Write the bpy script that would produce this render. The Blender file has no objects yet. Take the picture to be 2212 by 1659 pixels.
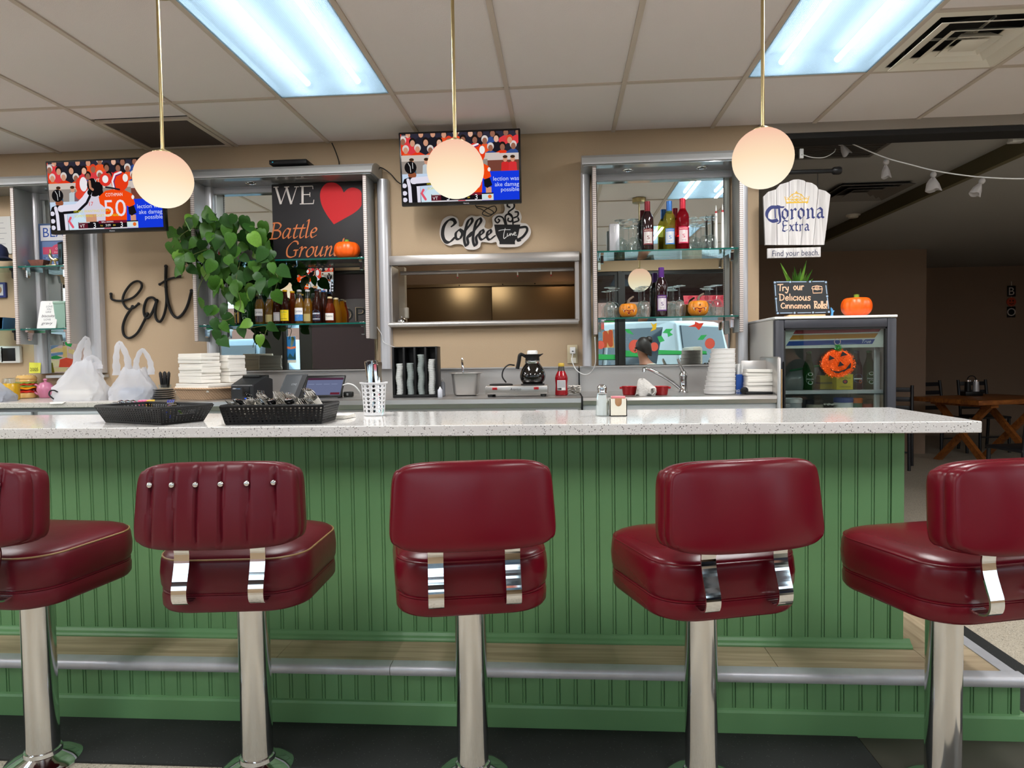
import bpy, bmesh, random
from math import *
from mathutils import Vector, Matrix
from mathutils.geometry import tessellate_polygon
rnd = random.Random(11)
S = bpy.context.scene
C = S.collection
# ------------------------------------------------------------------ camera
FPX, PITCH, YAW, ROLL, CAMZ = 1465.25, -0.0380448, 0.0728616, -0.0148404, 1.30
IW, IH = 2212, 1659
_f = Vector((-sin(YAW) * cos(PITCH), cos(YAW) * cos(PITCH), sin(PITCH)))
_r = Vector((cos(YAW), sin(YAW), 0))
_u = _r.cross(_f)
CR, CU = cos(ROLL) * _r + sin(ROLL) * _u, -sin(ROLL) * _r + cos(ROLL) * _u
cam = bpy.data.cameras.new('camera')
cam.sensor_fit = 'HORIZONTAL'; cam.sensor_width = 36; cam.lens = FPX / IW * 36
cam.clip_start = 0.05; cam.clip_end = 120
camo = bpy.data.objects.new('camera', cam); C.objects.link(camo)
_m = Matrix((CR, CU, -_f)).transposed().to_4x4(); _m.translation = (0, 0, CAMZ)
camo.matrix_world = _m
S.camera = camo
# ------------------------------------------------------------------ view, world, light
S.view_settings.view_transform = 'Standard'
S.view_settings.look = 'None'
S.view_settings.gamma = 1
S.view_settings.use_curve_mapping = False
S.view_settings.exposure = 0
S.cycles.max_bounces = 10
S.cycles.diffuse_bounces = 4
S.cycles.glossy_bounces = 5
S.cycles.transmission_bounces = 6
S.cycles.transparent_max_bounces = 24
S.cycles.caustics_reflective = False
S.cycles.caustics_refractive = False
S.cycles.sample_clamp_indirect = 4
WORLD_K, PANEL_K, GLOBE_K, SCREEN_K, FIX_W = 3.8, 1.0, 1.0, 0.95, 32.0
w = bpy.data.worlds.new('overcast_sky'); S.world = w; w.use_nodes = True
w.node_tree.nodes['Background'].inputs[0].default_value = (0.80, 0.90, 1.0, 1)
w.node_tree.nodes['Background'].inputs[1].default_value = WORLD_K


def area(name, loc, size, rot, power, col):
    l = bpy.data.lights.new(name, 'AREA'); l.shape = 'RECTANGLE'; l.size, l.size_y = size
    l.energy = power; l.color = col
    o = bpy.data.objects.new(name, l); o.location = loc; o.rotation_euler = rot; C.objects.link(o)
    return o


def portal(name, x, z, sx, sz, y):
    o = area(name, (x, y, z), (sx, sz), (radians(-90), 0, 0), 1, (1, 1, 1)); o.data.cycles.is_portal = True
    o.rotation_euler = (radians(90), 0, 0)
    return o


# ------------------------------------------------------------------ pixel helpers (design aids)
def ray(px, py):
    return _f + CR * ((px - IW / 2) / FPX) - CU * ((py - IH / 2) / FPX)


def at(px, py, Y):
    d = ray(px, py); d = d * (Y / d.y)
    return Vector((d.x, Y, d.z + CAMZ))


def atz(px, py, Z):
    d = ray(px, py); d = d * ((Z - CAMZ) / d.z)
    return Vector((d.x, d.y, Z))


# ------------------------------------------------------------------ colour and material
def lin(v):
    v = v / 255.0
    return v / 12.92 if v <= 0.04045 else ((v + 0.055) / 1.055) ** 2.4


def rgb(r, g, b):
    return (lin(r), lin(g), lin(b), 1.0)


def _nt(name):
    m = bpy.data.materials.new(name); m.use_nodes = True
    nt = m.node_tree
    return m, nt, nt.nodes['Principled BSDF'], nt.nodes['Material Output']


def mat(name, col, rough=0.5, metal=0.0, spec=0.5, noise=0.0, nscale=8.0, bump=0.0, bscale=60.0, coat=0.0, stretch=None, sheen=0.0):
    m, nt, b, out = _nt(name)
    c = rgb(*col)
    b.inputs['Base Color'].default_value = c
    b.inputs['Roughness'].default_value = rough
    b.inputs['Metallic'].default_value = metal
    b.inputs['Specular IOR Level'].default_value = spec
    if coat:
        b.inputs['Coat Weight'].default_value = coat; b.inputs['Coat Roughness'].default_value = 0.12
    if noise or bump:
        tc = nt.nodes.new('ShaderNodeTexCoord'); mp = nt.nodes.new('ShaderNodeMapping')
        nt.links.new(tc.outputs['Object'], mp.inputs[0])
        if stretch: mp.inputs['Scale'].default_value = stretch
    if noise:
        n = nt.nodes.new('ShaderNodeTexNoise'); n.inputs['Scale'].default_value = nscale; n.inputs['Detail'].default_value = 5
        nt.links.new(mp.outputs[0], n.inputs['Vector'])
        mx = nt.nodes.new('ShaderNodeMix'); mx.data_type = 'RGBA'
        mx.inputs[6].default_value = tuple(max(0, x * (1 - noise)) for x in c[:3]) + (1,)
        mx.inputs[7].default_value = tuple(min(1, x * (1 + noise)) for x in c[:3]) + (1,)
        nt.links.new(n.outputs['Fac'], mx.inputs[0]); nt.links.new(mx.outputs[2], b.inputs['Base Color'])
    if bump:
        n2 = nt.nodes.new('ShaderNodeTexNoise'); n2.inputs['Scale'].default_value = bscale; n2.inputs['Detail'].default_value = 4
        nt.links.new(mp.outputs[0], n2.inputs['Vector'])
        bp = nt.nodes.new('ShaderNodeBump'); bp.inputs['Strength'].default_value = bump; bp.inputs['Distance'].default_value = 0.004
        nt.links.new(n2.outputs['Fac'], bp.inputs['Height']); nt.links.new(bp.outputs[0], b.inputs['Normal'])
    return m


def speckle(name, base, dark, light, rough, scale=260.0, amount=0.42, coat=0.0, spec=0.5):
    m, nt, b, out = _nt(name)
    tc = nt.nodes.new('ShaderNodeTexCoord')
    v = nt.nodes.new('ShaderNodeTexVoronoi'); v.inputs['Scale'].default_value = scale
    nt.links.new(tc.outputs['Object'], v.inputs['Vector'])
    r = nt.nodes.new('ShaderNodeValToRGB'); e = r.color_ramp.elements
    r.color_ramp.interpolation = 'CONSTANT'
    e[0].position = 0; e[0].color = rgb(*base); e[1].position = 1 - amount * 0.35; e[1].color = rgb(*light)
    x = e.new(1 - amount * 0.16); x.color = rgb(*dark)
    sx = nt.nodes.new('ShaderNodeSeparateColor'); nt.links.new(v.outputs['Color'], sx.inputs[0])
    nt.links.new(sx.outputs[0], r.inputs[0]); nt.links.new(r.outputs[0], b.inputs['Base Color'])
    b.inputs['Roughness'].default_value = rough; b.inputs['Specular IOR Level'].default_value = spec
    if coat: b.inputs['Coat Weight'].default_value = coat; b.inputs['Coat Roughness'].default_value = 0.02
    return m


def wood(name, a, bcol, rough=0.45, scale=3.0, axis='X', stretch=14.0):
    m, nt, b, out = _nt(name)
    tc = nt.nodes.new('ShaderNodeTexCoord'); mp = nt.nodes.new('ShaderNodeMapping')
    s = [stretch] * 3; s['XYZ'.index(axis)] = 1.0
    mp.inputs['Scale'].default_value = s
    nt.links.new(tc.outputs['Object'], mp.inputs[0])
    n = nt.nodes.new('ShaderNodeTexNoise'); n.inputs['Scale'].default_value = scale; n.inputs['Detail'].default_value = 7; n.inputs['Distortion'].default_value = 0.6
    nt.links.new(mp.outputs[0], n.inputs['Vector'])
    r = nt.nodes.new('ShaderNodeValToRGB'); e = r.color_ramp.elements
    e[0].position = 0.32; e[0].color = rgb(*a); e[1].position = 0.68; e[1].color = rgb(*bcol)
    nt.links.new(n.outputs['Fac'], r.inputs[0]); nt.links.new(r.outputs[0], b.inputs['Base Color'])
    b.inputs['Roughness'].default_value = rough
    return m


def emit(name, col, k):
    m, nt, b, out = _nt(name); nt.nodes.remove(b)
    e = nt.nodes.new('ShaderNodeEmission'); e.inputs[0].default_value = rgb(*col); e.inputs[1].default_value = k
    nt.links.new(e.outputs[0], out.inputs[0])
    return m


def glass(name, tint=(255, 255, 255), rough=0.0, base=.045, power=4.5, refl=(1, 1, 1, 1)):
    """thin clear or tinted glass: see-through with fresnel reflection"""
    m, nt, b, out = _nt(name); nt.nodes.remove(b)
    t = nt.nodes.new('ShaderNodeBsdfTransparent'); t.inputs[0].default_value = rgb(*tint)
    g = nt.nodes.new('ShaderNodeBsdfGlossy'); g.inputs['Roughness'].default_value = rough; g.inputs[0].default_value = refl
    lw = nt.nodes.new('ShaderNodeLayerWeight'); lw.inputs[0].default_value = .5
    pw = nt.nodes.new('ShaderNodeMath'); pw.operation = 'POWER'; pw.inputs[1].default_value = power; nt.links.new(lw.outputs['Facing'], pw.inputs[0])
    fr = nt.nodes.new('ShaderNodeMath'); fr.operation = 'MULTIPLY_ADD'; fr.inputs[1].default_value = .85; fr.inputs[2].default_value = base; nt.links.new(pw.outputs[0], fr.inputs[0])
    mx = nt.nodes.new('ShaderNodeMixShader')
    nt.links.new(fr.outputs[0], mx.inputs[0]); nt.links.new(t.outputs[0], mx.inputs[1]); nt.links.new(g.outputs[0], mx.inputs[2])
    nt.links.new(mx.outputs[0], out.inputs[0])
    return m


def film(name, col, clear=0.35, transl=0.4, rough=0.3, tint=None):
    """thin milky plastic film"""
    m, nt, b, out = _nt(name)
    b.inputs['Base Color'].default_value = rgb(*col); b.inputs['Roughness'].default_value = rough
    tl = nt.nodes.new('ShaderNodeBsdfTranslucent'); tl.inputs[0].default_value = rgb(*col)
    tr = nt.nodes.new('ShaderNodeBsdfTransparent'); tr.inputs[0].default_value = rgb(*(tint or (255, 255, 255)))
    a = nt.nodes.new('ShaderNodeMixShader'); a.inputs[0].default_value = transl
    c = nt.nodes.new('ShaderNodeMixShader'); c.inputs[0].default_value = clear
    nt.links.new(b.outputs[0], a.inputs[1]); nt.links.new(tl.outputs[0], a.inputs[2])
    nt.links.new(a.outputs[0], c.inputs[1]); nt.links.new(tr.outputs[0], c.inputs[2])
    nt.links.new(c.outputs[0], out.inputs[0])
    return m


def attr_mat(name, emission=0.0, rough=0.6, spec=0.3):
    m, nt, b, out = _nt(name)
    a = nt.nodes.new('ShaderNodeAttribute'); a.attribute_name = 'Col'
    if emission:
        nt.nodes.remove(b)
        e = nt.nodes.new('ShaderNodeEmission'); e.inputs[1].default_value = emission
        nt.links.new(a.outputs['Color'], e.inputs[0]); nt.links.new(e.outputs[0], out.inputs[0])
    else:
        nt.links.new(a.outputs['Color'], b.inputs['Base Color'])
        b.inputs['Roughness'].default_value = rough; b.inputs['Specular IOR Level'].default_value = spec
    return m


M = {}
M['print'] = attr_mat('printed_colour')
M['print_gloss'] = attr_mat('glossy_printed_colour', rough=0.25, spec=0.5)
M['screen'] = attr_mat('lit_screen', emission=SCREEN_K)
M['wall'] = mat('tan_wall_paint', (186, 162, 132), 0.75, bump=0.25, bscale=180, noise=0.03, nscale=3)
M['tile'] = mat('ceiling_tile', (230, 221, 219), 0.9, bump=0.25, bscale=240, noise=0.03, nscale=2)
M['rail'] = mat('ceiling_rail', (196, 182, 168), 0.6)
M['dark_ceiling'] = mat('grey_ceiling', (158, 156, 152), 0.9, bump=0.2, bscale=200)
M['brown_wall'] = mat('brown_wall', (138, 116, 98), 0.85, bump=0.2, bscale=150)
M['chrome'] = mat('chrome', (225, 226, 228), 0.05, 1.0)
M['brushed'] = mat('brushed_steel', (188, 184, 180), 0.30, 0.85, noise=0.10, nscale=20, stretch=(1, 1, 30))
M['steel'] = mat('satin_steel', (198, 194, 190), 0.34, 0.7, noise=0.06, nscale=6)
M['column'] = mat('polished_column', (212, 212, 212), 0.12, 1.0, noise=0.06, nscale=30, stretch=(1, 1, 0.05))
M['alu'] = mat('satin_aluminium', (184, 186, 186), 0.36, 0.4, noise=0.03)
M['alu_light'] = mat('pale_aluminium', (200, 200, 204), 0.35, 0.35)
M['nosing'] = mat('worn_aluminium', (196, 196, 202), 0.42, 0.3, noise=0.18, nscale=14, bump=0.1, bscale=90)
M['mirror'] = mat('mirror_glass', (226, 234, 230), 0.0, 1.0)
M['glass'] = glass('clear_glass')
M['shelf_glass'] = glass('shelf_glass', (226, 242, 236))
M['glass_edge'] = mat('green_glass_edge', (20, 92, 82), 0.1, 0, 0.6)
M['pane'] = glass('window_pane', (236, 243, 244))
M['green'] = mat('green_paint', (104, 148, 100), 0.42, spec=0.4, noise=0.05, nscale=4, bump=0.03, bscale=40)
M['counter'] = speckle('speckled_quartz', (226, 224, 220), (120, 118, 114), (244, 243, 240), 0.08, 330, 0.30, spec=0.5)
M['laminate'] = wood('oak_laminate', (166, 144, 116), (204, 184, 154), 0.45, 2.2, 'X', 18)
M['mat'] = speckle('rubber_mat', (26, 28, 27), (78, 80, 78), (34, 36, 35), 0.75, 420, 0.05)
M['terrazzo'] = speckle('speckled_floor', (178, 168, 150), (130, 122, 108), (200, 192, 176), 0.55, 260, 0.7)
M['slate'] = mat('slate_tile', (66, 62, 54), 0.5, noise=0.35, nscale=5, bump=0.2, bscale=12)
M['vinyl'] = mat('burgundy_vinyl', (98, 11, 26), 0.26, spec=0.3, noise=0.08, nscale=5, bump=0.05, bscale=35)
M['vinyl_old'] = mat('aged_burgundy_vinyl', (88, 17, 29), 0.34, spec=0.3, noise=0.14, nscale=7, bump=0.10, bscale=45)
M['piping_gold'] = mat('olive_piping', (142, 112, 70), 0.5)
M['black'] = mat('black_plastic', (16, 16, 17), 0.4, spec=0.3)
M['black_matt'] = mat('matt_black', (18, 17, 17), 0.7)
M['rubber'] = mat('black_rubber', (16, 16, 16), 0.55)
M['charcoal'] = mat('charcoal_frame', (52, 53, 60), 0.4)
M['white'] = mat('white_plastic', (236, 236, 234), 0.4)
M['offwhite'] = mat('cream_plastic', (232, 226, 210), 0.45)
M['paper'] = mat('napkin_paper', (238, 233, 224), 0.85, bump=0.2, bscale=70)
M['brass'] = mat('brass', (186, 168, 122), 0.28, 1.0)
M['brass_dull'] = mat('dull_brass', (168, 146, 92), 0.32, 1.0)
M['orange'] = mat('orange_plastic', (250, 96, 10), 0.35)
M['stemgreen'] = mat('green_stem', (122, 168, 52), 0.5)
M['leaf'] = mat('pothos_leaf', (58, 100, 30), 0.42, noise=0.30, nscale=9, spec=0.25)
M['leaf_dark'] = mat('pothos_leaf_dark', (36, 74, 24), 0.42, noise=0.25, nscale=9, spec=0.25)
M['stem'] = mat('vine_stem', (86, 96, 44), 0.6)
M['red'] = mat('red_plastic', (178, 14, 26), 0.3)
M['skin'] = mat('skin', (150, 104, 82), 0.55)
M['hair'] = mat('black_hair', (26, 20, 18), 0.5, noise=0.3, nscale=60)


# ------------------------------------------------------------------ mesh builder
class MB:
    def __init__(s):
        s.v, s.f, s.mi, s.sm = [], [], [], []

    def add(s, vs, fs, mi=0, smooth=False, xf=None):
        b = len(s.v)
        s.v += [tuple(xf @ Vector(p)) if xf else tuple(p) for p in vs]
        for q in fs:
            s.f.append(tuple(b + i for i in q)); s.mi.append(mi); s.sm.append(smooth)
        return s

    def box(s, x0, x1, y0, y1, z0, z1, mi=0, xf=None):
        vs = [(x, y, z) for x in (x0, x1) for y in (y0, y1) for z in (z0, z1)]
        return s.add(vs, [(0, 1, 3, 2), (4, 6, 7, 5), (0, 4, 5, 1), (2, 3, 7, 6), (0, 2, 6, 4), (1, 5, 7, 3)], mi, False, xf)

    def rbox(s, x0, x1, y0, y1, z0, z1, r=0.005, seg=2, mi=0, xf=None):
        bm = bmesh.new(); bmesh.ops.create_cube(bm, size=1)
        for v in bm.verts:
            v.co = ((x0 + x1) / 2 + v.co.x * (x1 - x0), (y0 + y1) / 2 + v.co.y * (y1 - y0), (z0 + z1) / 2 + v.co.z * (z1 - z0))
        r = min(r, abs(x1 - x0) * .49, abs(y1 - y0) * .49, abs(z1 - z0) * .49)
        bmesh.ops.bevel(bm, geom=bm.edges[:], offset=r, segments=seg, profile=0.5, affect='EDGES')
        bm.verts.index_update()
        s.add([v.co[:] for v in bm.verts], [[v.index for v in f.verts] for f in bm.faces], mi, True, xf); bm.free()
        return s

    def loft(s, loops, mi=0, smooth=True, cap0=True, cap1=True, closed=True, xf=None):
        n = len(loops[0]); vs = [p for l in loops for p in l]; fs = []
        for i in range(len(loops) - 1):
            for j in range(n if closed else n - 1):
                k = (j + 1) % n
                fs.append((i * n + j, i * n + k, (i + 1) * n + k, (i + 1) * n + j))
        if cap0: fs.append(tuple(range(n - 1, -1, -1)))
        if cap1: fs.append(tuple((len(loops) - 1) * n + j for j in range(n)))
        return s.add(vs, fs, mi, smooth, xf)

    def lathe(s, prof, c=(0, 0, 0), n=20, mi=0, cap0=True, cap1=True, xf=None, smooth=True):
        loops = [[(c[0] + r * cos(2 * pi * j / n), c[1] + r * sin(2 * pi * j / n), c[2] + z) for j in range(n)] for r, z in prof]
        return s.loft(loops, mi, smooth, cap0, cap1, True, xf)

    def tube(s, pts, r=0.003, n=8, mi=0, closed=False, flat=None, xf=None, up=None):
        """sweep along pts; r number or list; flat=(a,b) makes an elliptical or strap-like section"""
        P = [Vector(p) for p in pts]; L = len(P); loops = []
        R = r if isinstance(r, (list, tuple)) else [r] * L
        prev = None
        for i in range(L):
            a = P[(i - 1) % L] if closed or i else P[i]; b = P[(i + 1) % L] if closed or i < L - 1 else P[i]
            t = (b - a).normalized() if (b - a).length > 1e-9 else Vector((0, 0, 1))
            if prev is None:
                x = Vector(up) if up else (Vector((0, 0, 1)) if abs(t.z) < .9 else Vector((1, 0, 0)))
            else:
                x = prev
            x = x - t * x.dot(t); x.normalize(); prev = x; y = t.cross(x)
            ea, eb = flat if flat else (1, 1)
            loops.append([tuple(P[i] + x * (R[i] * ea * cos(2 * pi * j / n)) + y * (R[i] * eb * sin(2 * pi * j / n))) for j in range(n)])
        if closed: loops.append(loops[0])
        return s.loft(loops, mi, True, not closed, not closed, True, xf)

    def strap(s, pts, w, t, ax, mi=0, xf=None):
        """rectangular section strap along pts; ax = width direction"""
        P = [Vector(p) for p in pts]; ax = Vector(ax).normalized(); loops = []
        for i in range(len(P)):
            d = (P[min(i + 1, len(P) - 1)] - P[max(i - 1, 0)]).normalized(); nn = d.cross(ax).normalized()
            loops.append([tuple(P[i] + ax * a * w / 2 + nn * b * t / 2) for a, b in ((-1, -1), (1, -1), (1, 1), (-1, 1))])
        return s.loft(loops, mi, False, xf=xf)

    def cyl(s, p, q, r, r2=None, n=14, mi=0, xf=None):
        return s.tube([p, q], [r, r if r2 is None else r2], n, mi, xf=xf)

    def ball(s, c, r, n=14, m=9, mi=0, sc=(1, 1, 1), xf=None):
        prof = [(sin(pi * i / m), -cos(pi * i / m)) for i in range(m + 1)]
        loops = [[(c[0] + r * sc[0] * max(a, 1e-4) * cos(2 * pi * j / n), c[1] + r * sc[1] * max(a, 1e-4) * sin(2 * pi * j / n), c[2] + r * sc[2] * b) for j in range(n)] for a, b in prof]
        return s.loft(loops, mi, True, True, True, True, xf)

    def prism(s, poly, fn, d0, d1, mi=0, xf=None):
        """extrude 2D poly; fn(u,v,d)->xyz"""
        n = len(poly); tris = tessellate_polygon([[Vector((u, v, 0)) for u, v in poly]])
        vs = [fn(u, v, d0) for u, v in poly] + [fn(u, v, d1) for u, v in poly]
        fs = [tuple(t) for t in tris] + [tuple(n + i for i in reversed(t)) for t in tris]
        fs += [(i, (i + 1) % n, n + (i + 1) % n, n + i) for i in range(n)]
        return s.add(vs, fs, mi, False, xf)

    def mesh(s, name, mats):
        me = bpy.data.meshes.new(name); me.from_pydata(s.v, [], s.f)
        for m in (mats if isinstance(mats, (list, tuple)) else [mats]): me.materials.append(m)
        me.polygons.foreach_set('material_index', s.mi); me.polygons.foreach_set('use_smooth', s.sm)
        bm = bmesh.new(); bm.from_mesh(me); bmesh.ops.recalc_face_normals(bm, faces=bm.faces[:]); bm.to_mesh(me); bm.free()
        me.update()
        if any(s.sm): me.set_sharp_from_angle(angle=radians(42))
        return me


XZ = lambda u, v, d: (u, d, v)
XY = lambda u, v, d: (u, v, d)
YZ = lambda u, v, d: (d, u, v)


def thing(name, label, cat, loc=(0, 0, 0), rz=0.0, group=None):
    o = bpy.data.objects.new(name, None); C.objects.link(o); o.empty_display_size = 0.05
    o.location = loc; o.rotation_euler = (0, 0, rz); o['label'] = label; o['category'] = cat
    if group: o['group'] = group
    return o


def link(name, me, parent=None, world=False, label=None):
    o = bpy.data.objects.new(name, me); C.objects.link(o)
    if parent is not None:
        o.parent = parent
        if world: # the mesh is in world coordinates: undo the translations above it
            p, off = parent, Vector((0, 0, 0))
            while p is not None: off += p.location; p = p.parent
            o.location = -off
    if label: o['label'] = label
    return o


def obj(name, mb, mats, parent=None, world=False, label=None):
    return link(name, mb.mesh(name, mats), parent, world, label)


def tag(o, label, cat, group=None, kind=None):
    o['label'] = label; o['category'] = cat
    if group: o['group'] = group
    if kind: o['kind'] = kind
    return o


def struct(name, mb, mats, parent=None, world=False):
    o = obj(name, mb, mats, parent, world)
    if parent is None: o['kind'] = 'structure'
    return o


def dup(root, loc=None, rz=None, label=None, group=None):
    r = root.copy(); C.objects.link(r)
    if loc is not None: r.location = loc
    if rz is not None: r.rotation_euler = (0, 0, rz)
    if label: r['label'] = label
    if group: r['group'] = group
    for ch in kidc(root):
        c = ch.copy(); C.objects.link(c); c.parent = r
        for g in kidc(ch):
            d = g.copy(); C.objects.link(d); d.parent = c
    return r


KID = {}


def kidc(o):
    if o.name not in KID: KID[o.name] = list(o.children)
    return KID[o.name]


def bevel(o, wd, seg=2):
    m = o.modifiers.new('edge', 'BEVEL'); m.width = wd; m.segments = seg; m.limit_method = 'ANGLE'; m.angle_limit = radians(40)
    return o


# ------------------------------------------------------------------ flat print: lettering, labels, screens
_tc = {}


def text2d(s):
    if s not in _tc:
        cu = bpy.data.curves.new('lettering', 'FONT'); cu.body = s; cu.size = 1; cu.resolution_u = 3
        o = bpy.data.objects.new('lettering', cu)
        me = bpy.data.meshes.new_from_object(o)
        V = [(v.co.x, v.co.y) for v in me.vertices]; F = [tuple(p.vertices) for p in me.polygons]
        xs = [a for a, b in V] or [0]
        _tc[s] = (V, F, min(xs), max(xs))
        bpy.data.objects.remove(o); bpy.data.curves.remove(cu); bpy.data.meshes.remove(me)
    return _tc[s]


def smooth(pts, n=6, closed=False):
    P = [Vector(p) for p in pts]; L = len(P); out = []
    for i in range(L if closed else L - 1):
        p0 = P[(i - 1) % L] if closed or i else P[0] * 2 - P[1]
        p1, p2 = P[i], P[(i + 1) % L]
        p3 = P[(i + 2) % L] if closed or i + 2 < L else P[-1] * 2 - P[-2]
        for k in range(n):
            t = k / n
            out.append(0.5 * (2 * p1 + (p2 - p0) * t + (2 * p0 - 5 * p1 + 4 * p2 - p3) * t * t + (3 * p1 - p0 - 3 * p2 + p3) * t ** 3))
    if not closed: out.append(P[-1])
    return [tuple(p) for p in out]


class Flat:
    """coloured flat shapes printed on a surface; mp(u,v,lift)->xyz"""
    def __init__(s, mp, step=0.00025):
        s.mp, s.prims, s.clip = mp, [], None

    def tri(s, pts, faces, col, ly):
        if s.clip: a, b, c, d = s.clip; pts = [(min(b, max(a, u)), min(d, max(c, v))) for u, v in pts]
        s.prims.append((ly, len(s.prims), pts, faces, rgb(*col)))

    def poly(s, pts, col, ly=1):
        s.tri(pts, [tuple(t) for t in tessellate_polygon([[Vector((u, v, 0)) for u, v in pts]])], col, ly)

    def rect(s, u0, u1, v0, v1, col, ly=1, nu=1):
        for i in range(nu):
            a, b = u0 + (u1 - u0) * i / nu, u0 + (u1 - u0) * (i + 1) / nu
            s.tri([(a, v0), (b, v0), (b, v1), (a, v1)], [(0, 1, 2, 3)], col, ly)

    def ell(s, u, v, a, b, col, ly=1, n=20, rot=0.0, a0=0.0, a1=2 * pi):
        pts = [(a * cos(a0 + (a1 - a0) * i / n), b * sin(a0 + (a1 - a0) * i / n)) for i in range(n + (a1 - a0 < 6.28))]
        s.poly([(u + x * cos(rot) - y * sin(rot), v + x * sin(rot) + y * cos(rot)) for x, y in pts], col, ly)

    def text(s, t, u, v, size, col, ly=2, align=0, sx=1.0, shear=0.0, rot=0.0, width=None):
        V, F, x0, x1 = text2d(t)
        if not F: return
        if width: sx = width / max(1e-6, (x1 - x0) * size)
        off = {0: (x0 + x1) / 2, -1: x0, 1: x1}[align]
        pts = [((x - off) * size * sx + y * size * shear, y * size) for x, y in V]
        s.tri([(u + x * cos(rot) - y * sin(rot), v + x * sin(rot) + y * cos(rot)) for x, y in pts], F, col, ly)

    def stroke(s, pts, wd, col, ly=2, closed=False, sm=0, ends=True):
        """round-pen line"""
        P = smooth([(a, b, 0) for a, b in pts], sm, closed) if sm else [(a, b, 0) for a, b in pts]
        P = [Vector((p[0], p[1])) for p in P]; L = len(P); A = []; B = []
        for i in range(L):
            a = P[(i - 1) % L] if closed or i else P[i]; b = P[(i + 1) % L] if closed or i < L - 1 else P[i]
            t = (b - a); t = t.normalized() if t.length > 1e-9 else Vector((1, 0)); n = Vector((-t.y, t.x)) * wd / 2
            A.append(tuple(P[i] + n)); B.append(tuple(P[i] - n))
        idx = range(L if closed else L - 1)
        s.tri(A + B, [(i, (i + 1) % L, L + (i + 1) % L, L + i) for i in idx], col, ly)
        if ends and not closed:
            for p in (P[0], P[-1]): s.ell(p.x, p.y, wd / 2, wd / 2, col, ly, 10)

    def nib(s, pts, wd, ang, thin, col, ly=2, sm=6):
        """broad-pen line: wd across the nib at angle ang"""
        P = smooth([(a, b, 0) for a, b in pts], sm) if sm else [(a, b, 0) for a, b in pts]
        e, g = Vector((cos(ang), sin(ang))) * wd / 2, Vector((-sin(ang), cos(ang))) * thin / 2
        for p, q in zip(P[:-1], P[1:]):
            p, q = Vector(p[:2]), Vector(q[:2])
            H = [p + e + g, p + e - g, p - e + g, p - e - g, q + e + g, q + e - g, q - e + g, q - e - g]
            H = sorted(set((round(a.x, 6), round(a.y, 6)) for a in H))
            def half(h):
                o = []
                for c in h:
                    while len(o) > 1 and (o[-1][0] - o[-2][0]) * (c[1] - o[-2][1]) - (o[-1][1] - o[-2][1]) * (c[0] - o[-2][0]) <= 0: o.pop()
                    o.append(c)
                return o
            hull = half(H)[:-1] + half(H[::-1])[:-1]
            if len(hull) > 2: s.tri(hull, [tuple(range(len(hull)))], col, ly)

    def build(s, name, m, parent=None, world=False, label=None):
        s.v, s.f, s.c = [], [], []
        for k, (ly, _, pts, faces, c) in enumerate(sorted(s.prims, key=lambda p: p[:2])):
            b = len(s.v); s.v += [s.mp(u, v, .0002 + k * 5e-6) for u, v in pts]
            for q in faces: s.f.append(tuple(b + i for i in q)); s.c.append(c)
        me = bpy.data.meshes.new(name); me.from_pydata(s.v, [], s.f); me.materials.append(m)
        ca = me.color_attributes.new('Col', 'FLOAT_COLOR', 'CORNER')
        buf = []
        for q, k in zip(s.f, s.c): buf += list(k) * len(q)
        ca.data.foreach_set('color', buf); me.update()
        return link(name, me, parent, world, label)


def face_map(o, ux, vx, nx):
    o, ux, vx, nx = Vector(o), Vector(ux), Vector(vx), Vector(nx)
    return lambda u, v, l: tuple(o + ux * u + vx * v + nx * l)


def cyl_map(c, r, z0, a0=-pi / 2):
    """u = arc length from the middle of the label, v = height"""
    return lambda u, v, l: (c[0] + (r + l + .0004) * cos(a0 + u / r), c[1] + (r + l + .0004) * sin(a0 + u / r), c[2] + z0 + v)


def rrect(x0, x1, y0, y1, r, n=5):
    out = []
    for cx, cy, a in ((x1 - r, y1 - r, 0), (x0 + r, y1 - r, pi / 2), (x0 + r, y0 + r, pi), (x1 - r, y0 + r, 1.5 * pi)):
        out += [(cx + r * cos(a + pi / 2 * i / n), cy + r * sin(a + pi / 2 * i / n)) for i in range(n + 1)]
    return out
# ================================================================== ROOM SHELL
CZ = 2.7107
GX0, GT = -1.48705, 0.6096
ROWS = [(3.5968, 4.35), (2.3776, 3.5968), (1.1584, 2.3776), (-0.0608, 1.1584), (-0.70, -0.0608)]
XL, XR, YF, YB, YD = -8.6, 7.6, -0.70, 4.35, 11.0
WEND = 1.235
gx = lambda i: GX0 + i * GT

# floors: customer floor, raised floor behind the counter, dining room floor
fl = MB().box(XL, XR, YF, YD, -0.08, 0.0)
struct('floor', fl, M['terrazzo'])
fb = MB().box(XL, 1.49, 2.99, 3.70, 0.0, 0.2).box(XL, 1.86, 3.70, YB, 0.0, 0.2)
struct('floor_2', fb, M['slate'])

# back wall with the kitchen pass-through opening
PX0, PX1, PZ0, PZ1 = -1.085, 0.105, 1.53, 1.945
wb = MB()
wb.box(XL, PX0, YB, YB + .16, 0, CZ + .2); wb.box(PX1, WEND, YB, YB + .16, 0, CZ + .2)
wb.box(PX0, PX1, YB, YB + .16, 0, PZ0); wb.box(PX0, PX1, YB, YB + .16, PZ1, CZ + .2)
struct('wall_back', wb, M['wall'])
# kitchen beyond the pass-through
kw = MB()
kw.box(-1.5, .5, YB + 1.6, YB + 1.7, .2, CZ); kw.box(-1.6, -1.5, YB + .16, YB + 1.7, .2, CZ); kw.box(.5, .6, YB + .16, YB + 1.7, .2, CZ)
kw.box(-1.6, .6, YB + .16, YB + 1.7, 2.35, 2.42)
struct('wall_kitchen', kw, M['brown_wall'])
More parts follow.
